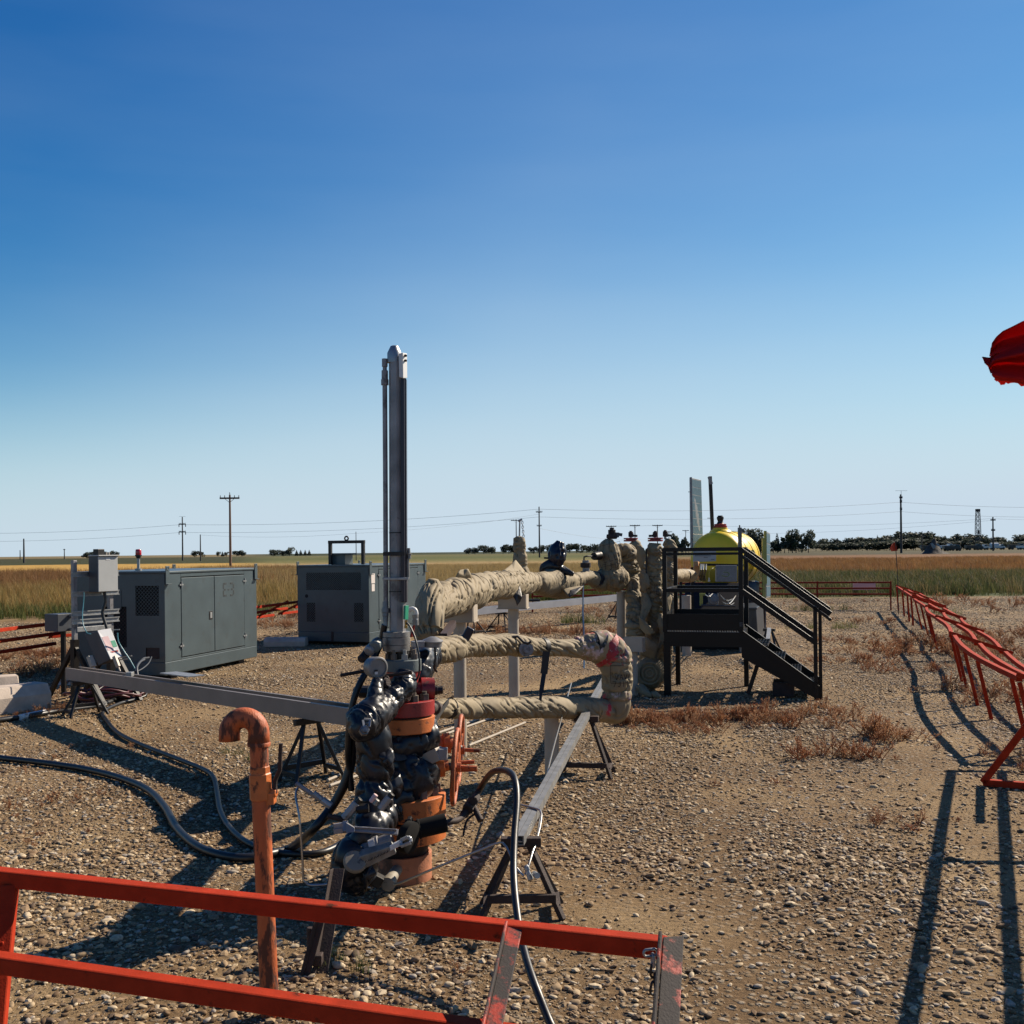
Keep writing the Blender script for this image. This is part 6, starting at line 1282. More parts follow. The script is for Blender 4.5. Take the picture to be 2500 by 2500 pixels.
MB().tube([P(1156,1965,yv+.40), P(1164,1985,yv+.36), P(1174,2004,yv+.33)], [.012,.016,.017], 10).tube(catmull([P(1158,1988,yv+.36), P(1142,2000,yv+.34), P(1135,2018,yv+.31), P(1131,2040,yv+.28)], .02), .006, 6).build('outlet_lever', M['rusty'], wh, smooth=60)
# pale grey horizontal fitting with tape between union and lever
MB().lathe(P(858,2086,yv+.05), P(960,2048,yv+.05)-P(858,2086,yv+.05), [(0,.035),(.03,.045),(.06,.032),(.09,.036),(.12,.036),(.122,.045),(.15,.045),(.152,.036),(.22,.036)], 18).build('flow_fitting', M['mast'], wh, smooth=40)
MB().lathe(P(905,2068,yv+.04), P(918,2063,yv+.04)-P(905,2068,yv+.04), [(0,.039),(.032,.039)], 18).build('pale_tape', M['paper'], wh, smooth=40)
# small fittings above (needle valves)
for p, q, r, mm in (((840,1998),(872,1960),.022,'mast'), ((868,1964),(880,1950),.016,'steel'), ((722,1912),(800,1965),.012,'mast'), ((785,1952),(808,1968),.019,'galv'), ((765,1936),(785,1952),.016,'galv'),
                    ((905,1958),(918,1940),.013,'pink'), ((914,1965),(922,1952),.014,'cast'), ((928,1975),(952,1946),.021,'mast'), ((948,1950),(958,1938),.016,'steel'), ((870,1975),(900,1972),.024,'steel'), ((800,1992),(842,2002),.014,'rusty')):
    a, b = P(*p, W-.53), P(*q, W-.53); MB().lathe(a, b-a, [(0,r*.8),(.003,r),((b-a).length*.96,r),((b-a).length,r*.85)], 8).build('needle_valve', M[mm], wh, smooth=30)
# bottom: side pipe with cap, plastic scrap, orange stub
MB().cyl(P(945,2160,W-.48), P(970,2122,W-.15), .030, n=20).lathe(P(953,2150,W-.45), P(938,2172,W-.56)-P(953,2150,W-.45), [(0,.034),(.003,.037),(.05,.037),(.054,.03)], 20).build('casing_outlet', M['hubcream'], wh, smooth=40)
MB().box(P(922,2150,W-.48), (.05,.06,.06), Matrix.Rotation(.5,3,'Y')).build('outlet_valve', M['steel'], wh, bevel=.004)
MB().cyl(P(900,2150,W-.45), P(922,2146,W-.42), .03, n=16).build('orange_stub', M['orange'], wh, smooth=40)
flap([P(890,2112,yv+.02), P(907,2106,yv), P(918,2130,yv-.01), P(904,2148,yv), P(892,2172,yv), P(884,2150,yv), P(884,2128,yv+.01)], M['poly'], wh, 'plastic_scrap')

for q_ in ([(925,1832,-.42),(952,1826,-.40),(961,1850,-.42),(948,1874,-.43),(935,1858,-.44)], [(1012,1765,-.08),(1050,1752,-.02),(1068,1772,.0),(1048,1790,-.03),(1020,1784,-.08)], [(952,1905,-.28),(975,1890,-.24),(984,1925,-.22),(968,1950,-.26),(955,1930,-.29)], [(1004,1618,.12),(1034,1604,.14),(1046,1630,.12),(1036,1660,.10),(1020,1648,.1)], [(846,1745,-.42),(872,1722,-.40),(892,1728,-.42),(880,1752,-.50),(858,1768,-.50)]):
    flap([Pw(*z_) for z_ in q_], M['poly'], wh, 'plastic_flap')

pa = [P(921,1660,W-.30), P(917,1685,W-.34), P(911,1715,W-.40), P(907,1742,W-.44)]
wrapped(pa, [.028,.04,.038,.03], 39, ns=36, step=.008, wr=.3, lump=.05, fold=.1, pitch=.09).build('gauge_stem_wrap', M['poly'], wh, smooth=180)
MB().lathe(P(938,1668,W-.26), V((.8,-.5,.2)), [(-.03,.02),(-.02,.03),(.02,.03),(.03,.02)], 10).build('clamp', M['rusty'], wh, smooth=30)
MB().bar(P(906,1742,W-.50), P(899,1768,W-.56), .022, .012).build('fitting_tang', M['cast'], wh, bevel=.002)
# ------------------------------------------------------------------ stair platform (local frame: x along the front, y back, z up)
so_ = V((1.885, 13.15, 0)); sang = math.atan2(-.27, .963)
sp_ = thing('stair_platform', 'black steel access platform with railings and a flight of steps down to the right', 'stairs', so_, None, sang); WL[sp_.name] = V((0,0,0))
kw = dict(world=False); WPL, DPL, ZF, ZR = .89, 1.08, .79, 1.80; mS = M['stair']
for x, y, w in ((.0, 0, .085), (WPL, 0, .05), (0, DPL, .06), (WPL, DPL, .06)):
    if (x, y) != (WPL, 0): MB().box((x+.02, y, (ZF-.12)/2), (w, .06, ZF-.12)).build('leg', mS, sp_, **kw)
for y in (0, DPL): MB().box((WPL/2+.02, y, ZF-.09), (WPL+.07, .055, .18)).build('floor_channel', mS, sp_, **kw)
for x in (0.0, WPL+.02): MB().box((x+.01, DPL/2, ZF-.09), (.05, DPL-.06, .175)).build('floor_channel', mS, sp_, **kw)
mb = MB()
for i in range(26): mb.box((.035+i*(WPL-.03)/25, DPL/2, ZF+.016), (.005, DPL-.02, .03))
for i in range(12): mb.box((WPL/2+.02, .03+i*(DPL-.06)/11, ZF+.020), (WPL-.02, .006, .012))
mb.build('grating', M['steel'], sp_, **kw)
mb = MB()
for i in range(30): mb.hexa([(.03+i*.03,-.031,ZF+.004),(.045+i*.03,-.031,ZF+.004),(.045+i*.03,-.024,ZF+.004),(.03+i*.03,-.024,ZF+.004),(.025+i*.03,-.031,ZF+.022),(.04+i*.03,-.031,ZF+.022),(.04+i*.03,-.024,ZF+.022),(.025+i*.03,-.024,ZF+.022)])
mb.build('serrated_edge', M['galv'], sp_, **kw)
MB().box((WPL/2+.02, -.035, ZF+.12), (WPL, .008, .20)).build('toe_board', mS, sp_, **kw)
MB().box((WPL/2+.02, DPL+.0, ZF+.12), (WPL, .008, .20)).build('toe_board', mS, sp_, **kw)
MB().box((-.02, DPL/2, ZF+.12), (.008, DPL-.05, .20)).build('toe_board', mS, sp_, **kw)
for x, y in ((0,-.03), (WPL+.03,-.03), (0,DPL), (WPL+.03,DPL), (.0,DPL*.5)):
    if y == DPL*.5: continue
    MB().box((x, y, (ZF+ZR)/2), (.052, .052, ZR-ZF)).build('post', mS, sp_, bevel=.003, **kw)
for z, h in ((ZR, .045), (ZR-.055, .03), (1.30, .045)):
    for y in (-.03, DPL):
        if h == .03 and y > 0: continue
        MB().bar((-.02, y, z), (WPL+.05, y, z), .05, h).build('rail', mS, sp_, bevel=.003, **kw)
    if h != .03: MB().bar((0, .0, z), (0, DPL-.03, z), .05, h).build('rail', mS, sp_, bevel=.003, **kw)
# flight of steps
xs0, xs1, dz0 = WPL+.06, WPL+.87, ZF
YS = (-.03, DPL*.84)
for y in YS:
    MB().hexa([(xs0-.03,y-.012,ZF-.30),(xs1+.06,y-.012,-.01),(xs1+.06,y+.012,-.01),(xs0-.03,y+.012,ZF-.30),(xs0-.03,y-.012,ZF+.03),(xs1+.06,y-.012,.16),(xs1+.06,y+.012,.16),(xs0-.03,y+.012,ZF+.03)]).build('stringer', mS, sp_, **kw)
    a, b = V((xs0-.03,y-.016,ZF+.034)), V((xs1+.06,y-.016,.164)); MB().bar(a, b, .05, .008).build('stringer_flange', mS, sp_, **kw)
    for oz, h in ((0,.05), (-.075,.035)):
        MB().bar((WPL+.03,y,ZR+oz), (xs1+.20,y,ZR+oz-(ZF-.14)*(xs1+.17-WPL)/(xs1-xs0)*.93), .05, h).build('handrail', mS, sp_, bevel=.003, **kw)
    MB().bar((WPL+.03,y,1.30), (xs1+.03,y,1.30-(ZF-.14)*.97), .045, .06).build('mid_rail', mS, sp_, bevel=.003, **kw)
    zt = ZR-(ZF-.14)*(xs1+.05-WPL)/(xs1-xs0)*.93
    MB().box((xs1+.02,y,zt/2), (.045,.05,zt)).build('newel_post', mS, sp_, bevel=.003, **kw)
    if y < 0: MB().box((xs1+.075,y+.06,zt/2-.02), (.04,.045,zt)).build('newel_post', mS, sp_, bevel=.003, **kw)
for k in range(4):
    z = ZF-(k+1)*ZF/5; x = xs0+.06+k*(xs1-xs0-.05)/4
    mb = MB(); yw = YS[1]-YS[0]-.03
    for i in range(7): mb.box((x+i*.036, (YS[0]+YS[1])/2, z), (.006, yw, .03))
    for i in range(14): mb.box((x+.108, YS[0]+.03+i*yw/14.3, z+.012), (.22, .006, .010))
    mb.box((x+.108, (YS[0]+YS[1])/2, z-.004), (.205, yw-.02, .012)); mb.build('tread', M['steel'], sp_, **kw)
    MB().box((x-.012, (YS[0]+YS[1])/2, z-.005), (.012, yw, .05)).build('tread_nosing', M['galv'], sp_, **kw)
mb = MB(); mb.bar((xs0+.16,.3,ZF-.36), (xs0+.02,.3,.0), .06, .05); mb.build('brace', M['rusty'], sp_, **kw)
for y in (.08, .42): MB().box((xs1-.36, y, .10), (.25,.10,.16)).build('support_block', M['rusty'], sp_, **kw)
# two faint plate letters on the corner plate
mb = MB()
for px, segs in ((0, ((0,.0,.012,.05),)), (.02, ((0,0,.010,.05), (0,.02,.026,.010), (0,-.02,.026,.010), (0,0,.02,.008)))):
    for dx, dz, w, h in segs: mb.box((WPL+.03+px+dx-.012, -.060, ZF+.10+dz), (w, .003, h))
mb.build('plate_mark', M['boxdark'], sp_, **kw)

# ------------------------------------------------------------------ chemical tank on its skid
TY = 20.0; tcn = P(1750,1365,TY); tax = V((.50,.866,0)); tr = pxr(68, TY)
tk = thing('chemical_tank', 'yellow plastic chemical tank with a red cap and dark vent behind the stairs', 'tank', V((tcn.x, tcn.y, .5)))
def tank_material():
    m = mat('yellow_tank_plastic', (.92,.66,.015), .42, var=.08, vscale=3, bump=.04, bscale=12); n = m.node_tree.nodes; L = m.node_tree.links; b = n['Principled BSDF']
    cur = b.inputs['Base Color'].links[0].from_socket; g_ = n.new('ShaderNodeNewGeometry'); s_ = n.new('ShaderNodeSeparateXYZ'); L.new(g_.outputs['Position'], s_.inputs[0])
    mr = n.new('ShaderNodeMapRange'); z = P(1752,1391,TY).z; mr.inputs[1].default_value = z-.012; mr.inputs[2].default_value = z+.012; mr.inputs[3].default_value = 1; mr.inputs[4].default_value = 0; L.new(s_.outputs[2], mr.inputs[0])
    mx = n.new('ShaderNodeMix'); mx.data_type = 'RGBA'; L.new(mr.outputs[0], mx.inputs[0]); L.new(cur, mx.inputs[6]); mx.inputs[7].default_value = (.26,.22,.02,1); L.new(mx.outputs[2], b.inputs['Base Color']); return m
M['tank'] = tank_material()
LT = 1.15
MB().lathe(tcn-tax*.06, tax, [(-.13,0),(-.125,tr*.4),(-.09,tr*.72),(-.02,tr*.93),(.07,tr),(LT-.07,tr),(LT+.02,tr*.93),(LT+.09,tr*.72),(LT+.125,tr*.4),(LT+.13,0)], 56).build('shell', M['tank'], tk, smooth=60)
for k in (.28,.62,.95): MB().ring(tcn+tax*k, tax, tr*.992, .014, 56, 8).build('rib', M['tank'], tk, smooth=60)
nk = tcn+tax*.22+V((0,0,tr-.02)); 
MB().lathe(nk, UP, [(0,.21),(.04,.19),(.056,.14),(.088,.135)], 32).build('neck', M['tank'], tk, smooth=50)
MB().lathe(nk+V((0,0,.088)), UP, [(0,.120),(.015,.126),(.038,.126),(.04,.110),(.069,.114),(.075,.095)], 28).build('cap', M['wred'], tk, smooth=40)
MB().lathe(nk+V((0,0,.16)), UP, [(0,.075),(.02,.06),(.05,.048),(.08,.058),(.1,.066),(.135,.064),(.14,.05),(.16,.045),(.162,.0)], 20).build('vent', M['steel'], tk, smooth=40)
MB().slab(P(1692,1372,TY-.46), P(1748,1370,TY-.48), P(1748,1344,TY-.48), P(1692,1346,TY-.46), .01).build('label_plate', M['boxlit'], tk)
mb = MB()
for y, x0, x1 in ((1352,1696,1722), (1357,1696,1736), (1361,1718,1728), (1366,1736,1744)): mb.bar(P(x0,y,TY-.50), P(x1,y,TY-.51), .004, .008)
mb.build('label_print', M['boxdark'], tk)
sk = thing('pump_skid', 'dark steel chemical pump skid with pump and control panel below the yellow tank', 'skid', V((tcn.x, tcn.y-.2, 0)))
z0 = P(1740,1530,19.12).z
a_, b_ = P(1656,1500,19.2), P(1822,1500,19.0); mid = (a_+b_)/2+V((.15,.6,0)); RZ = Matrix.Rotation(-.1,3,'Z')
MB().box((mid.x, mid.y, P(1740,1545,19.1).z), (1.26,1.2,.60), RZ).build('base_tub', M['stair'], sk, bevel=.01)
MB().box((mid.x, mid.y, .10), (1.2,1.1,.18), RZ).build('skid_frame', M['rusty'], sk)
for (px, py0, py1) in ((1662,1395,1500), (1815,1395,1500), (1690,1385,1500)):
    MB().bar(P(px,py0,19.06), P(px,py1,19.00), .05).build('frame_post', M['stair'], sk)
MB().bar(P(1705,1378,19.00), P(1815,1380,19.00), .04).build('frame_bar', M['stair'], sk)
MB().slab(P(1672,1494,19.00), P(1815,1494,19.00), P(1815,1425,19.50), P(1672,1425,19.50), .02).build('back_plate', M['stair'], sk)
MB().slab(P(1746,1420,18.88), P(1796,1420,18.88), P(1796,1380,18.88), P(1746,1380,18.88), .12).build('control_panel', M['pump'], sk, bevel=.006)
cpb = MB().slab(P(1755,1411,18.82), P(1786,1411,18.82), P(1786,1394,18.82), P(1755,1394,18.82), .006).build('panel_label', M['boxlit'], sk)
mb = MB(); pts = []
for i in range(15):
    a = R_(-160+i*20); pts.append(P(1771+9.5*math.cos(a), 1402-5.2*math.sin(a), 15.04))
mb.tube(pts, [.006]*15, 6); mb.bar(P(1761,1402,18.80), P(1776,1402,18.80), .004, .008); mb.build('panel_emblem', M['greygreen'], sk)
pd = thing('dosing_unit', 'peach coloured dosing unit standing beside the pump skid panel', 'device', P(1701,1418,18.94)); 
MB().box(P(1700,1396,18.94), (.094,.125,.30)).build('body', M['peach'], pd, bevel=.006)
MB().hexa([P(1693,1383,18.81),P(1706,1383,18.81),P(1706,1383,19.00),P(1693,1383,19.00),P(1694,1370,18.84),P(1704,1370,18.84),P(1708,1372,19.00),P(1694,1371,19.00)]).build('hood', M['peach'], pd, bevel=.006)
for i, (x0, x1) in enumerate(((1711,1708), (1714,1716), (1718,1712), (1724,1720))):
    o = hose('skid_hose', [P(x0,1378,18.88), P((x0+x1)/2+1,1392,15.05), P(x1,1405,18.88), P(x1+2,1418,18.88)], .012, M['rubber'], parent=sk)
hose('skid_hose', [P(1747,1386,18.81), P(1738,1388,18.75), P(1732,1396,18.81), P(1731,1412,18.88)], .009, M['yellowframe'], parent=sk)
MB().lathe(P(1731,1420,18.81), UP, [(0,.02),(.03,.02),(.032,.012),(.07,.012)], 10).build('fitting', M['white'], sk)
pm = P(1741,1462,18.75); MB().lathe(pm, (-.05,-1,.1), [(-.12,.07),(0,.085),(.01,.095),(.03,.095),(.035,.06),(.06,.055)], 24).build('pump_head', M['pump'], sk, smooth=40)
for x in (1731, 1752): MB().cyl(P(x,1480,18.73), P(x,1448,18.73), .012, n=10).build('pump_pipe', M['pump'], sk)
MB().cyl(P(1712,1478,18.69), P(1795,1480,18.69), .018, n=10).build('pump_pipe', M['tubblue'], sk)
MB().bar(P(1712,1450,18.73), P(1712,1478,18.73), .05).bar(P(1708,1451,18.73), P(1722,1451,18.73), .04).build('pump_bracket', M['yellowframe'], sk)
for i, (x0, y0, x1, y1) in enumerate(((1757,1452,1790,1462), (1764,1470,1796,1455), (1775,1466,1792,1472), (1722,1452,1740,1449))):
    hose('skid_tube', [P(x0,y0,18.69), P((x0+x1)/2,max(y0,y1)+4,14.9), P(x1,y1,18.69)], .009, M['tubing'] if i % 2 else M['rubber'], parent=sk)
MB().lathe(P(1811,1478,17.88), (.6,-.8,.1), [(0,.03),(.03,.035),(.05,.025)], 12).tube([P(1808,1482,17.88), P(1812,1476,17.88), P(1820,1473,17.88)], .012, 8).build('tap', M['cast'], sk)
MB().bar(P(1646,1474,18.62), P(1662,1512,18.25), .05, .03).build('lever', M['maroon'], sk)
tu = thing('spill_tub', 'blue black plastic spill tub standing on end behind the steps', 'tub', G(1838,1577))
MB().hexa([P(1816,1584,18.75),P(1852,1578,18.62),P(1868,1560,19.50),P(1830,1565,19.75),P(1814,1487,18.75),P(1846,1486,18.62),P(1863,1474,19.50),P(1828,1476,19.75)]).build('shell', M['tubblue'], tu, bevel=.025)
MB().hexa([P(1812,1490,18.71),P(1848,1489,18.59),P(1866,1476,19.52),P(1826,1478,19.77),P(1812,1484,18.71),P(1848,1483,18.59),P(1866,1470,19.52),P(1826,1472,19.77)]).build('rim', M['tubblue'], tu, bevel=.01)
db = thing('plastic_drum', 'dark plastic drum behind the railing at the right of the tank', 'drum', P(1833,1480,20.00))
MB().lathe(P(1833,1478,20.25), UP, [(0,.14),(.03,.16),(.42,.165),(.45,.15),(.47,.10)], 28).build('shell', M['tubblue'], db, smooth=50)
# solar panels and their posts
def solar(label, bl, br, tr_, tl, rows, postpx, m='boxdark', backw=.035):
    bl, br, tr_, tl = map(V, (bl, br, tr_, tl)); b = G(*postpx); t = thing('solar_panel', label, 'solar panel', b)
    nn = (br-bl).cross(tl-bl).normalized()
    MB().hexa([bl-nn*backw, br-nn*backw, br, bl, tl-nn*backw, tr_-nn*backw, tr_, tl]).build('frame', M['galv'], t, bevel=.003)
    for i in range(rows):
        v0, v1 = (i+.05)/rows, (i+.95)/rows; f = lambda u, v: bl.lerp(br, u).lerp(tl.lerp(tr_, u), v)+nn*.001
        MB().slab(f(.03,v0*.97+.015), f(.97,v0*.97+.015), f(.97,v1*.97+.015), f(.03,v1*.97+.015), .003).build('solar_cell', M['cellblue'], t)
    c = (bl+br+tl+tr_)/4-nn*.08
    MB().bar((c.x, c.y, 0), (c.x, c.y, tl.z-.25), .05).build('post', M['mast'], t)
    for k in (.3, .75): q = bl.lerp(tl, k).lerp(br.lerp(tr_, k), .5); MB().bar(q-nn*.03, (c.x, c.y, q.z), .03).build('bracket', M['mast'], t)
    return t
Y1 = 20.6
s1_ = solar('tall blue solar panel turned sideways above the wrapped risers, left of the tank', P(1689,1345,Y1-.25), P(1717,1345,Y1+.15), P(1712,1172,Y1+.15), P(1687,1166,Y1-.25), 9, (1700,1567))
MB().bar(P(1686.5,1165,Y1-.27), P(1690,1345,Y1-.27), .035, .05).build('edge_frame', M['mast'], s1_)
MB().bar(P(1680,1201,Y1-.27), P(1687,1201,Y1-.27), .012).build('bolt', M['mast'], s1_)
dp = thing('mast_post', 'tall dark square post rising behind the yellow tank', 'post', G(1742,1564))
a = P(1733.5,1163,21); b = P(1741,1330,21); MB().bar(b, a, .066, .06, up=(0,1,0)).build('post', M['steel'], dp, bevel=.004)
MB().bar((b.x, b.y, 0), b, .05).build('post_foot', M['steel'], dp)
MB().bar(P(1731,1164,20.95), P(1737,1182,20.95), .06, .03, up=(0,1,0)).build('end_cap', M['mast'], dp)
MB().bar(P(1727,1265,21), P(1742,1265,21), .012).build('bolt', M['mast'], dp)
gp = thing('grey_post', 'grey square post in front of the yellow tank, seen above the railing', 'post', G(1807,1595))
a, b = P(1806,1288,18.4), P(1808,1440,18.4); MB().bar((b.x, b.y, 0), a, .062, .062, up=(0,1,0)).build('post', M['flangegrey'], gp, bevel=.004); MB().cyl(a, P(1805.5,1282,18.4), .012, n=8).build('pin', M['steel'], gp)
s3_ = solar('grey solar panel with a yellow green frame at the right of the tank', P(1871,1460,20.2), P(1881,1458,20.6), P(1880,1302,20.6), P(1870,1297,20.2), 6, (1875,1572))
MB().bar(P(1868,1296,20.15), P(1869,1425,20.15), .045, .05).build('edge_frame', M['yellowframe'], s3_)
MB().bar(P(1863,1314,20.1), P(1864,1475,20.1), .04, .04).build('side_post', M['yellowframe'], s3_)
MB().bar(P(1862,1540,20.1), P(1864,1470,20.1), .07, .05).build('side_post', M['rusty'], s3_)
a_stand('small black stand holding a channel behind the steps', P(1878,1538,17.5), .2, .4, (.6,.8))
o = MB().bar(P(1878,1536,17.4), P(1872,1585,16.2), .06, .05).build('channel_stub', M['galv'], None, loc=P(1872,1585,16.2)); tag(o, 'short galvanized channel sloping behind the steps', 'channel')

# ------------------------------------------------------------------ poles, wires, trees and far things
def pole(label, px, ytop, Y, arms=(), r=.13, m='wooddark', antenna=None, extra=None):
    tp = P(px, ytop, Y); t = thing('utility_pole', label, 'utility pole', (tp.x, tp.y, 0), 'utility poles across the fields')
    MB().tube([(tp.x,tp.y,-.2), tp], [r*1.25, r*.8], 10).build('pole', M[m], t, smooth=60)
    for dy, half, w in arms:
        z = tp.z-dy; h = half
        MB().bar((tp.x-h, tp.y-.12, z), (tp.x+h, tp.y-.12, z), .16, w).build('crossarm', M['wooddark'], t)
        for k in (-.94, .94, .5, -.5): MB().cyl((tp.x+h*k, tp.y-.12, z+w/2), (tp.x+h*k, tp.y-.12, z+w/2+.28), .06, .04, n=8).build('insulator', M['flangegrey'], t)
        MB().bar((tp.x-h*.55, tp.y-.13, z), (tp.x, tp.y-.13, z-h*.45), .05).bar((tp.x+h*.55, tp.y-.13, z), (tp.x, tp.y-.13, z-h*.45), .05).build('arm_brace', M['wooddark'], t)
    return t
def wm(px, Y): return px*Y/F
pole('tall brown wooden T pole behind the left generator', 561, 1208, 140, ((.45, wm(24,140), .22),), .145, 'wood')
MB().cyl(P(561,1208,140), P(560.5,1202,140), .05, n=6).build('insulator', M['flangegrey'], bpy.data.objects['utility_pole'])
pA = pole('H armed wooden pole with two short crossarms left of the brown T pole', 445, 1262, 330, ((2.2, wm(8,330), .3), (4.6, wm(8,330), .3)), .2)
for dy in (2.2, 4.6):
    tp = P(445,1262,330)
    for s in (-1,1): MB().bar((tp.x+s*wm(8,330), tp.y-.1, tp.z-dy), (tp.x+s*wm(8,330), tp.y-.1, tp.z-dy-.9), .2).build('insulator_string', M['wooddark'], pA)
MB().bar(P(437,1261,330), P(453,1261,330), .06).build('top_wire_arm', M['wire'], pA)
pole('plain dark pole right of the H armed pole', 489, 1305, 300, (), .16); pole('plain dark pole far left in the field', 58, 1315, 300, (), .22)
pole('small thin pole at the far left edge of the fields', 49, 1343, 600, (), .25); pole('small thin pole left of the instrument stand', 157, 1340, 600, ((.5,.6,.3),), .25)
pole('thin dark pole rising behind the lifting frame of the far generator', 869, 1298, 260, (), .09)
pole('single dark pole with one short arm behind the tan pipe', 1316, 1237, 300, ((1.5, .9, .25), (5.4, .7, .2)), .2)
pole('T pole behind the upright tan wrap', 1260, 1268, 420, ((.4, wm(13,420), .3),), .2)
for lab, px, yt in (('T pole behind the round tan valve, leftmost of the row over the risers', 1492, 1283), ('T pole second in the row over the risers', 1550, 1281), ('T pole third in the row, right of the tallest riser', 1605, 1281), ('T pole fourth in the row over the risers', 1633, 1297), ('T pole at the right end of the row, left of the solar panel', 1674, 1294)):
    pole(lab, px, yt, 430 if yt < 1290 else 600, ((.35, wm(12.5 if yt < 1290 else 8, 430 if yt < 1290 else 600), .32),), .2)
pb = pole('tall dark pole before the dense trees at the right', 2199, 1207, 330, ((1.0,.5,.5), (2.2,.35,.7), (4.6,.35,.6)), .30)
MB().bar(P(2186,1198,330), P(2215,1198,330), .07).bar(P(2200,1198,330), P(2200,1208,330), .09).build('top_arm', M['wire'], pb)
pole('short dark pole in front of the dense trees at the right', 2251, 1297, 420, (), .2)
pole('dark pole with a transformer right of the derrick', 2424, 1262, 420, ((1.2,1.0,.5), (5.2,.8,.6)), .3)
def wire(label, ctl, r=.05):
    r *= .6
    pts = [P(*c) for c in ctl]; out = []
    for a, b in zip(pts, pts[1:]):
        for i in range(12):
            t = i/12; q = a.lerp(b, t); q.z -= (b-a).length*.012*4*t*(1-t); out.append(q)
    out.append(pts[-1]); o = MB().tube(out, r, 4).build('power_line', M['wire'], None, loc=out[0]); tag(o, label, 'power line', 'power lines over the fields')
wire('upper power line from the left edge over the H armed pole', [(-120,1302,330), (438,1281,330), (1316,1243,300), (2199,1226,330), (2640,1238,330)], .055)
wire('lower power line from the left edge over the H armed pole', [(-120,1322,330), (439,1300,330), (1316,1262,300), (2199,1249,330), (2640,1262,330)], .05)
wire('thin power line low in the sky between the plain pole and the middle pole', [(489,1306,300), (869,1302,260), (1316,1255,300)], .03)
wire('thin power line over the T poles at the right', [(1492,1284,430), (1605,1282,430), (2424,1266,420), (2640,1268,420)], .05)
wire('thin power line over the right side poles, lowest', [(1316,1290,300), (1674,1300,600), (2424,1270,420)], .05)
# trees
M['leaf'] = blade_mat('hazed_foliage', [(0, (.07,.088,.070)), (.4, (.09,.108,.082)), (.75, (.11,.13,.095)), (1, (.13,.15,.11))], .25)  # distance haze mixed into the leaf colours, making them paler
M['leafpale'] = blade_mat('pale_foliage', [(0, (.05,.065,.03)), (.5, (.065,.08,.04)), (1, (.09,.10,.05))], .2)
def crown(seed, kind):
    rr = random.Random(seed); mb = MB(); lob = []
    nl = {'round':7, 'tall':8, 'spruce':0, 'thin':6}[kind]
    for _ in range(nl): lob.append((V((rr.uniform(-.32,.32), rr.uniform(-.32,.32), rr.uniform(.32,.84) if kind != 'round' else rr.uniform(.30,.75))), rr.uniform(.15,.28)*(1 if kind != 'thin' else .6)))
    n = {'round':760, 'tall':640, 'spruce':400, 'thin':300}[kind]
    for i in range(n):
        if kind == 'spruce':
            z = rr.random()**.8; r = .20*(1-z)*rr.uniform(.4,1.05)+.012; a = rr.uniform(0,6.28); c = V((r*math.cos(a), r*math.sin(a), .08+z*.92)); s = .055*(1.15-z)
        else:
            o, R = lob[rr.randrange(nl)]; d = V((rr.gauss(0,1), rr.gauss(0,1), rr.gauss(0,1))).normalized(); c = o+d*R*rr.uniform(.55,1.08); s = rr.uniform(.028,.06)
            if kind == 'tall': c.x *= .75; c.y *= .75
        u = V((rr.gauss(0,1), rr.gauss(0,1), rr.gauss(0,1))).normalized(); w = u.cross(V((rr.gauss(0,1), rr.gauss(0,1), rr.gauss(0,1)))).normalized()
        mb.add([c-u*s-w*s*.6, c+u*s-w*s*.5, c+u*s*.8+w*s*.6, c-u*s*.9+w*s*.7], [(0,1,2,3)])
    return mb
def mk_mesh(name, mb, m): me = bpy.data.meshes.new(name); me.from_pydata(mb.v, [], mb.f); me.materials.append(m); return me
CR = {k: [mk_mesh('crown', crown(100+i*7+len(k), k), M['leafpale'] if k == 'thin' else M['leaf']) for i in range(3)] for k in ('round', 'tall', 'spruce', 'thin')}
tm = MB(); tm.tube([(0,0,-.01),(0.01,0,.3),(0,.01,.62)], [.022,.016,.006], 7); tm.tube([(0.008,0,.26),(.12,.03,.5)], [.01,.004], 5); tm.tube([(0.008,0,.32),(-.11,-.04,.55)], [.01,.004], 5); TRUNK = mk_mesh('trunk', tm, M['wooddark'])
def tree(label, px, ytop, Y, kind='round', wide=1.0, group='trees on the horizon', base_y=None):
    tp = P(px, ytop, Y); h = max(1.5, tp.z); t = thing('tree', label, 'tree', (tp.x, tp.y, 0), group, random.uniform(0,6.28))
    for nm, me in (('crown', CR[kind][random.randrange(3)]), ('trunk', TRUNK)):
        o = bpy.data.objects.new(nm, me); COL.objects.link(o); o.parent = t; o.scale = (h*wide, h*wide, h) if nm == 'crown' else (h, h, h)
rr = random.Random(5)
def row(items, lab):
    for i, it in enumerate(items): tree(lab[i] if isinstance(lab, list) else lab, *it)
row([(212,1347,620,'round',1.6), (232,1346,620,'round',1.3), (268,1343,620,'round',1.5), (284,1346,620,'round',1.2)], ['dark bush leftmost of the clump behind the instrument stand', 'dark bush second in the clump behind the instrument stand', 'broad dark tree over the grey control box, right side', 'dark tree rightmost of the clump behind the instrument stand'])
row([(475,1344,700,'round',1.4), (490,1345,700,'round',1.3)], ['dark tree pair between the poles, left one', 'dark tree pair between the poles, right one'])
row([(532,1346,800,'round',1.0), (543,1346,800,'spruce',1.6), (553,1346,800,'round',1.0), (577,1344,800,'round',1.6), (590,1343,800,'round',1.5)], ['tiny tree left of the brown T pole, first', 'tiny spruce left of the brown T pole', 'tiny tree touching the brown T pole', 'small dark tree just right of the brown T pole', 'small dark tree second right of the brown T pole'])
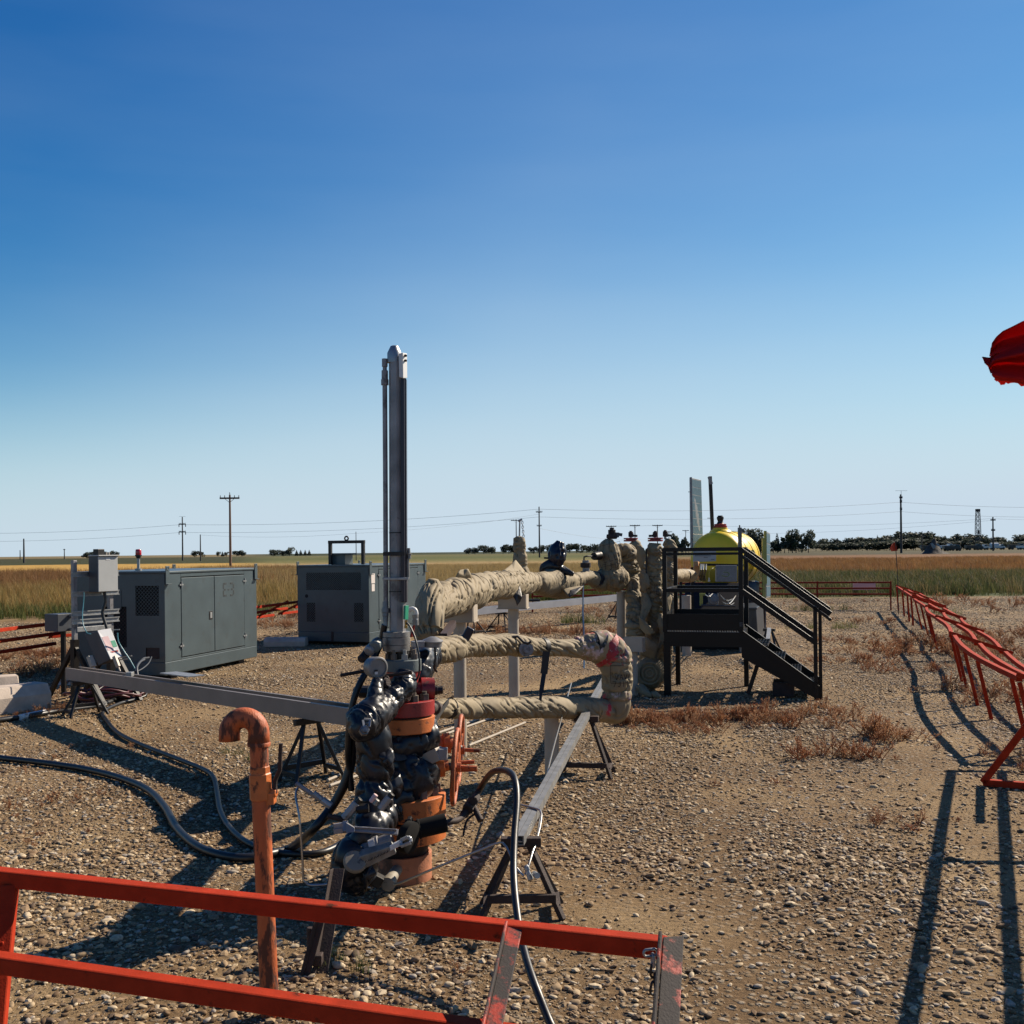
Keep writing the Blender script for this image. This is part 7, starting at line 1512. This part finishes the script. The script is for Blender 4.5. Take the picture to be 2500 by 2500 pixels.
row([(668,1341,760,'round',2.2), (690,1341,760,'round',2.2), (707,1336,760,'tall',1.4), (724,1342,760,'spruce',1.6), (734,1342,760,'spruce',1.6), (745,1342,760,'spruce',1.6), (755,1342,760,'spruce',1.6)], ['broad low tree far behind the gap between the generators, leftmost', 'broad low tree second in the clump between the generators', 'tallest tree in the clump between the generators', 'tiny spruce first of four beside the lifting frame', 'tiny spruce second of four beside the lifting frame', 'tiny spruce third of four beside the lifting frame', 'tiny spruce last of four beside the lifting frame'])
row([(1145,1337,720,'round',1.6), (1160,1336,720,'round',1.5), (1180,1330,720,'round',1.4), (1200,1334,720,'round',1.6), (1228,1331,720,'tall',1.2), (1242,1328,720,'round',1.3), (1254,1332,720,'round',1.2)], ['low dark tree leftmost behind the saddle posts', 'low dark tree second behind the saddle posts', 'rounded dark tree third behind the saddle posts', 'broad dark tree fourth behind the saddle posts', 'upright dark tree left of the upright tan wrap', 'tall dark tree just left of the upright tan wrap', 'dark tree touching the upright tan wrap'])
row([(1302,1333,700,'round',1.3), (1322,1330,700,'round',1.5), (1345,1328,700,'round',1.6), (1390,1326,700,'round',1.5), (1408,1325,700,'round',1.6), (1432,1330,700,'round',1.4), (1450,1327,700,'round',1.3), (1462,1331,700,'round',1.1)], ['low tree right of the upright tan wrap', 'tree beside the single dark pole', 'tree behind the blue bagged valve, left', 'tree behind the blue bagged valve, right', 'broadest tree right of the blue bagged valve', 'low tree over the brown transmitter', 'rounded tree left of the round tan valve', 'small tree touching the round tan valve'])
row([(1655,1303,330,'tall',.9), (1664,1312,330,'tall',.8), (1681,1316,330,'thin',.7)], ['ragged tree left of the solar panel, taller one', 'ragged tree left of the solar panel, lower one', 'thin pale tree beside the solar panel'])
row([(1826,1293,300,'tall',1.0), (1844,1293,300,'tall',1.1), (1856,1312,300,'round',1.1), (1810,1318,300,'round',1.2), (1897,1301,420,'spruce',1.0), (1888,1316,420,'round',1.2), (1915,1302,420,'thin',1.0), (1934,1294,420,'tall',.9), (1943,1296,420,'thin',1.0), (1973,1296,420,'tall',1.0), (1906,1322,420,'round',1.4), (1958,1320,420,'round',1.4), (1925,1320,420,'round',1.3)],
    ['ragged tall tree right above the tank, left one', 'ragged tall tree right above the tank, right one', 'rounded tree at the right foot of the ragged pair', 'low dark tree behind the grey post', 'dark pointed spruce right of the yellow framed panel', 'low tree beside the pointed spruce', 'thin pale tree right of the pointed spruce', 'tall gappy tree in the middle of the right row', 'thin pale tree beside the tall gappy tree', 'tall rounded tree standing alone over the stair rails', 'low dark tree under the thin pale tree', 'low dark tree left of the lone rounded tree', 'low dark tree under the tall gappy tree'])
xs_ = [(1992,1316,1.3), (2008,1314,1.2), (2026,1318,1.3), (2044,1315,1.1), (2060,1314,1.2), (2077,1312,1.3), (2096,1311,1.5), (2118,1309,1.5), (2140,1307,1.3), (2158,1308,1.3), (2172,1306,1.1), (2190,1306,1.2), (2212,1298,1.3), (2230,1297,1.4), (2248,1299,1.3), (2262,1298,1.2), (2277,1308,1.2), (2292,1310,1.2), (2306,1309,1.2), (2322,1312,1.0), (2338,1306,1.2), (2352,1304,1.2), (2368,1302,1.2), (2384,1304,1.2), (2396,1310,1.1), (2426,1310,1.2), (2446,1311,1.3), (2486,1310,1.2), (2500,1304,1.4), (2520,1306,1.4)]
ORD = 'first second third fourth fifth sixth seventh eighth ninth tenth eleventh twelfth thirteenth fourteenth fifteenth'.split()
cnt = {}
def nth(k): cnt[k] = cnt.get(k, 0)+1; return ORD[cnt[k]-1]
for i, (px, yt, w) in enumerate(xs_):
    w_ = 'from the stair rails to the tall pole' if px < 2190 else 'right of the tall pole' if px < 2270 else 'from the debris pile to the derrick' if px < 2390 else 'right of the derrick'
    tree('%s dark tree of the right shelterbelt %s' % (nth(w_), w_), px, yt, 640, 'tall' if i % 3 == 0 else 'round', w*1.35, 'dark trees of the right shelterbelt')
for px in (2142, 2183, 2190, 2405, 2412, 2420): w_ = 'left of the tall pole' if px < 2199 else 'right of the derrick'; tree('%s small pointed spruce in the shelterbelt %s' % (nth('s'+w_), w_), px, 1306 if px < 2200 else 1311, 600, 'spruce', 1.0, 'small spruces of the right shelterbelt')
tr2 = [(2005,1325), (2035,1325), (2070,1324), (2105,1322), (2135,1320), (2165,1318), (2200,1314), (2235,1312), (2270,1318), (2300,1320), (2335,1318), (2365,1316), (2395,1320), (2440,1322), (2495,1320)]
for i, (px, yt) in enumerate(tr2): w_ = 'left of the tall pole' if px < 2199 else 'right of the tall pole'; tree('%s low dark bush at the foot of the shelterbelt %s' % (nth('b'+w_), w_), px, yt, 600, 'round', 3.4, 'low bushes of the right shelterbelt')
# derrick
dk = thing('drilling_derrick', 'slender lattice drilling derrick above the trees at the right', 'derrick', (*P(2388,1340,600).xy, 0)); mb = MB(); D0, D1 = P(2388,1330,600), P(2388,1247,600); h = D1.z
def dpt(k, sx, sy): w = (wm(5,600)*(1-.35*k**3)); return V((D0.x+sx*w, D0.y+sy*w, h*k))
for sx, sy in ((-1,-1),(1,-1),(1,1),(-1,1)):
    for i in range(8): mb.bar(dpt(i/8,sx,sy), dpt((i+1)/8,sx,sy), .30)
mb.build('leg', M['wooddark'], dk); mb = MB()
for i in range(9):
    c = [dpt(i/9+.05,*s) for s in ((-1,-1),(1,-1),(1,1),(-1,1))]; e = [dpt(i/9+.15,*s) for s in ((-1,-1),(1,-1),(1,1),(-1,1))]
    for k in range(4): mb.bar(c[k], c[(k+1) % 4], .16); mb.bar(c[k], e[(k+1) % 4], .13)
mb.build('bracing', M['mast'], dk)
MB().box((D0.x, D0.y, h+.3), (2.0,2.0,1.4)).build('crown_block', M['wooddark'], dk); MB().box((D0.x+1.2, D0.y-1, h*.24), (4.6,2,.5)).build('work_floor', M['wooddark'], dk); MB().box((D0.x+.4, D0.y, h*.45), (.9,.9,2.2)).build('travelling_block', M['wooddark'], dk)
# far vehicles
def truck(label, px, py, Y, L, dark=False, tank=False):
    b = G(px, py) if False else P(px, py, Y); g0 = V((b.x, b.y, 0)); t = thing('truck', label, 'truck', g0, 'trucks parked along the far road'); m = M['truckdark' if dark else 'truckwhite']
    s = L/5.5
    MB().box(g0+V((-.9*s,0,1.05*s)), (3.4*s,1.9*s,.9*s)).build('body', m, t, bevel=.1)
    MB().hexa([g0+V(q)*s for q in ((.6,-.9,.6),(2.7,-.9,.6),(2.7,.9,.6),(.6,.9,.6),(.7,-.85,1.9),(1.5,-.85,1.9),(1.5,.85,1.9),(.7,.85,1.9))]).build('cab', m, t, bevel=.1)
    MB().hexa([g0+V(q)*s for q in ((.9,-.94,1.3),(2.0,-.94,1.3),(2.0,.94,1.3),(.9,.94,1.3),(.9,-.90,1.75),(1.5,-.90,1.75),(1.5,.90,1.75),(.9,.90,1.75))]).build('window', M['glass'], t)
    for x in (-1.7, 1.7):
        for y in (-.95, .95): MB().cyl(g0+V((x,y-.12,.42))*s, g0+V((x,y+.12,.42))*s, .42*s, n=16).build('wheel', M['rubber'], t)
    if tank: MB().lathe(g0+V((-2.6,0,1.6))*s, (1,0,0), [(0,.4*s),(.2*s,.85*s),(2.8*s,.85*s),(3.0*s,.4*s)], 16).build('tank', m, t, smooth=40)
truck('white truck parked right of the debris pile', 2308, 1332, 470, 9); truck('dark truck in front of the white truck by the debris pile', 2325, 1333, 440, 8, True); truck('dark equipment truck left of the debris pile', 2270, 1330, 500, 9, True)
truck('white truck at the foot of the derrick', 2395, 1331, 520, 8); truck('dark truck left of the derrick foot', 2378, 1331, 520, 9, True); truck('small white tank truck right of the derrick', 2435, 1330, 540, 8, False, True); truck('dark truck at the far right edge', 2482, 1331, 520, 9, True); truck('white truck cut by the right edge of the picture', 2500, 1331, 500, 7)
dp_ = thing('debris_pile', 'dark debris pile with a pale grey sheet in the russet field', 'pile', G(2282,1352)); gy = dp_.location.y
mb = MB(); n = 40; vs = []; fs = []
for j in range(9):
    for i in range(n):
        a = 2*math.pi*i/n; r = j/8; hh = (1-r)**1.2
        px_ = 2282+38*r*math.cos(a)*(1+.15*noise.noise(V((math.cos(a)*2,math.sin(a)*2,3)))); q = P(px_, 1345, gy+3.2*r*math.sin(a)); nzv = noise.noise(V((q.x*.9, q.y*.9, 5)))
        q.z = max(-.05, 3.4*hh*(.75+.5*math.exp(-((px_-2274)/16)**2)-.35*(px_ > 2296))+.8*nzv*(1-r)); vs.append(q)
for j in range(8):
    for i in range(n): fs.append((j*n+i, j*n+(i+1) % n, (j+1)*n+(i+1) % n, (j+1)*n+i))
mb.add(vs, fs); mb.build('heap', M['dirt'], dp_)
MB().slab(P(2271,1327,gy-1.2), P(2278,1341,gy-2.2), P(2285,1336,gy-2.2), P(2277,1326,gy-1.2), .1).slab(P(2284,1328,gy-1), P(2290,1334,gy-1.6), P(2296,1333,gy-1.6), P(2290,1327,gy-1), .1).build('loose_sheet', M['tarpgrey'], dp_)
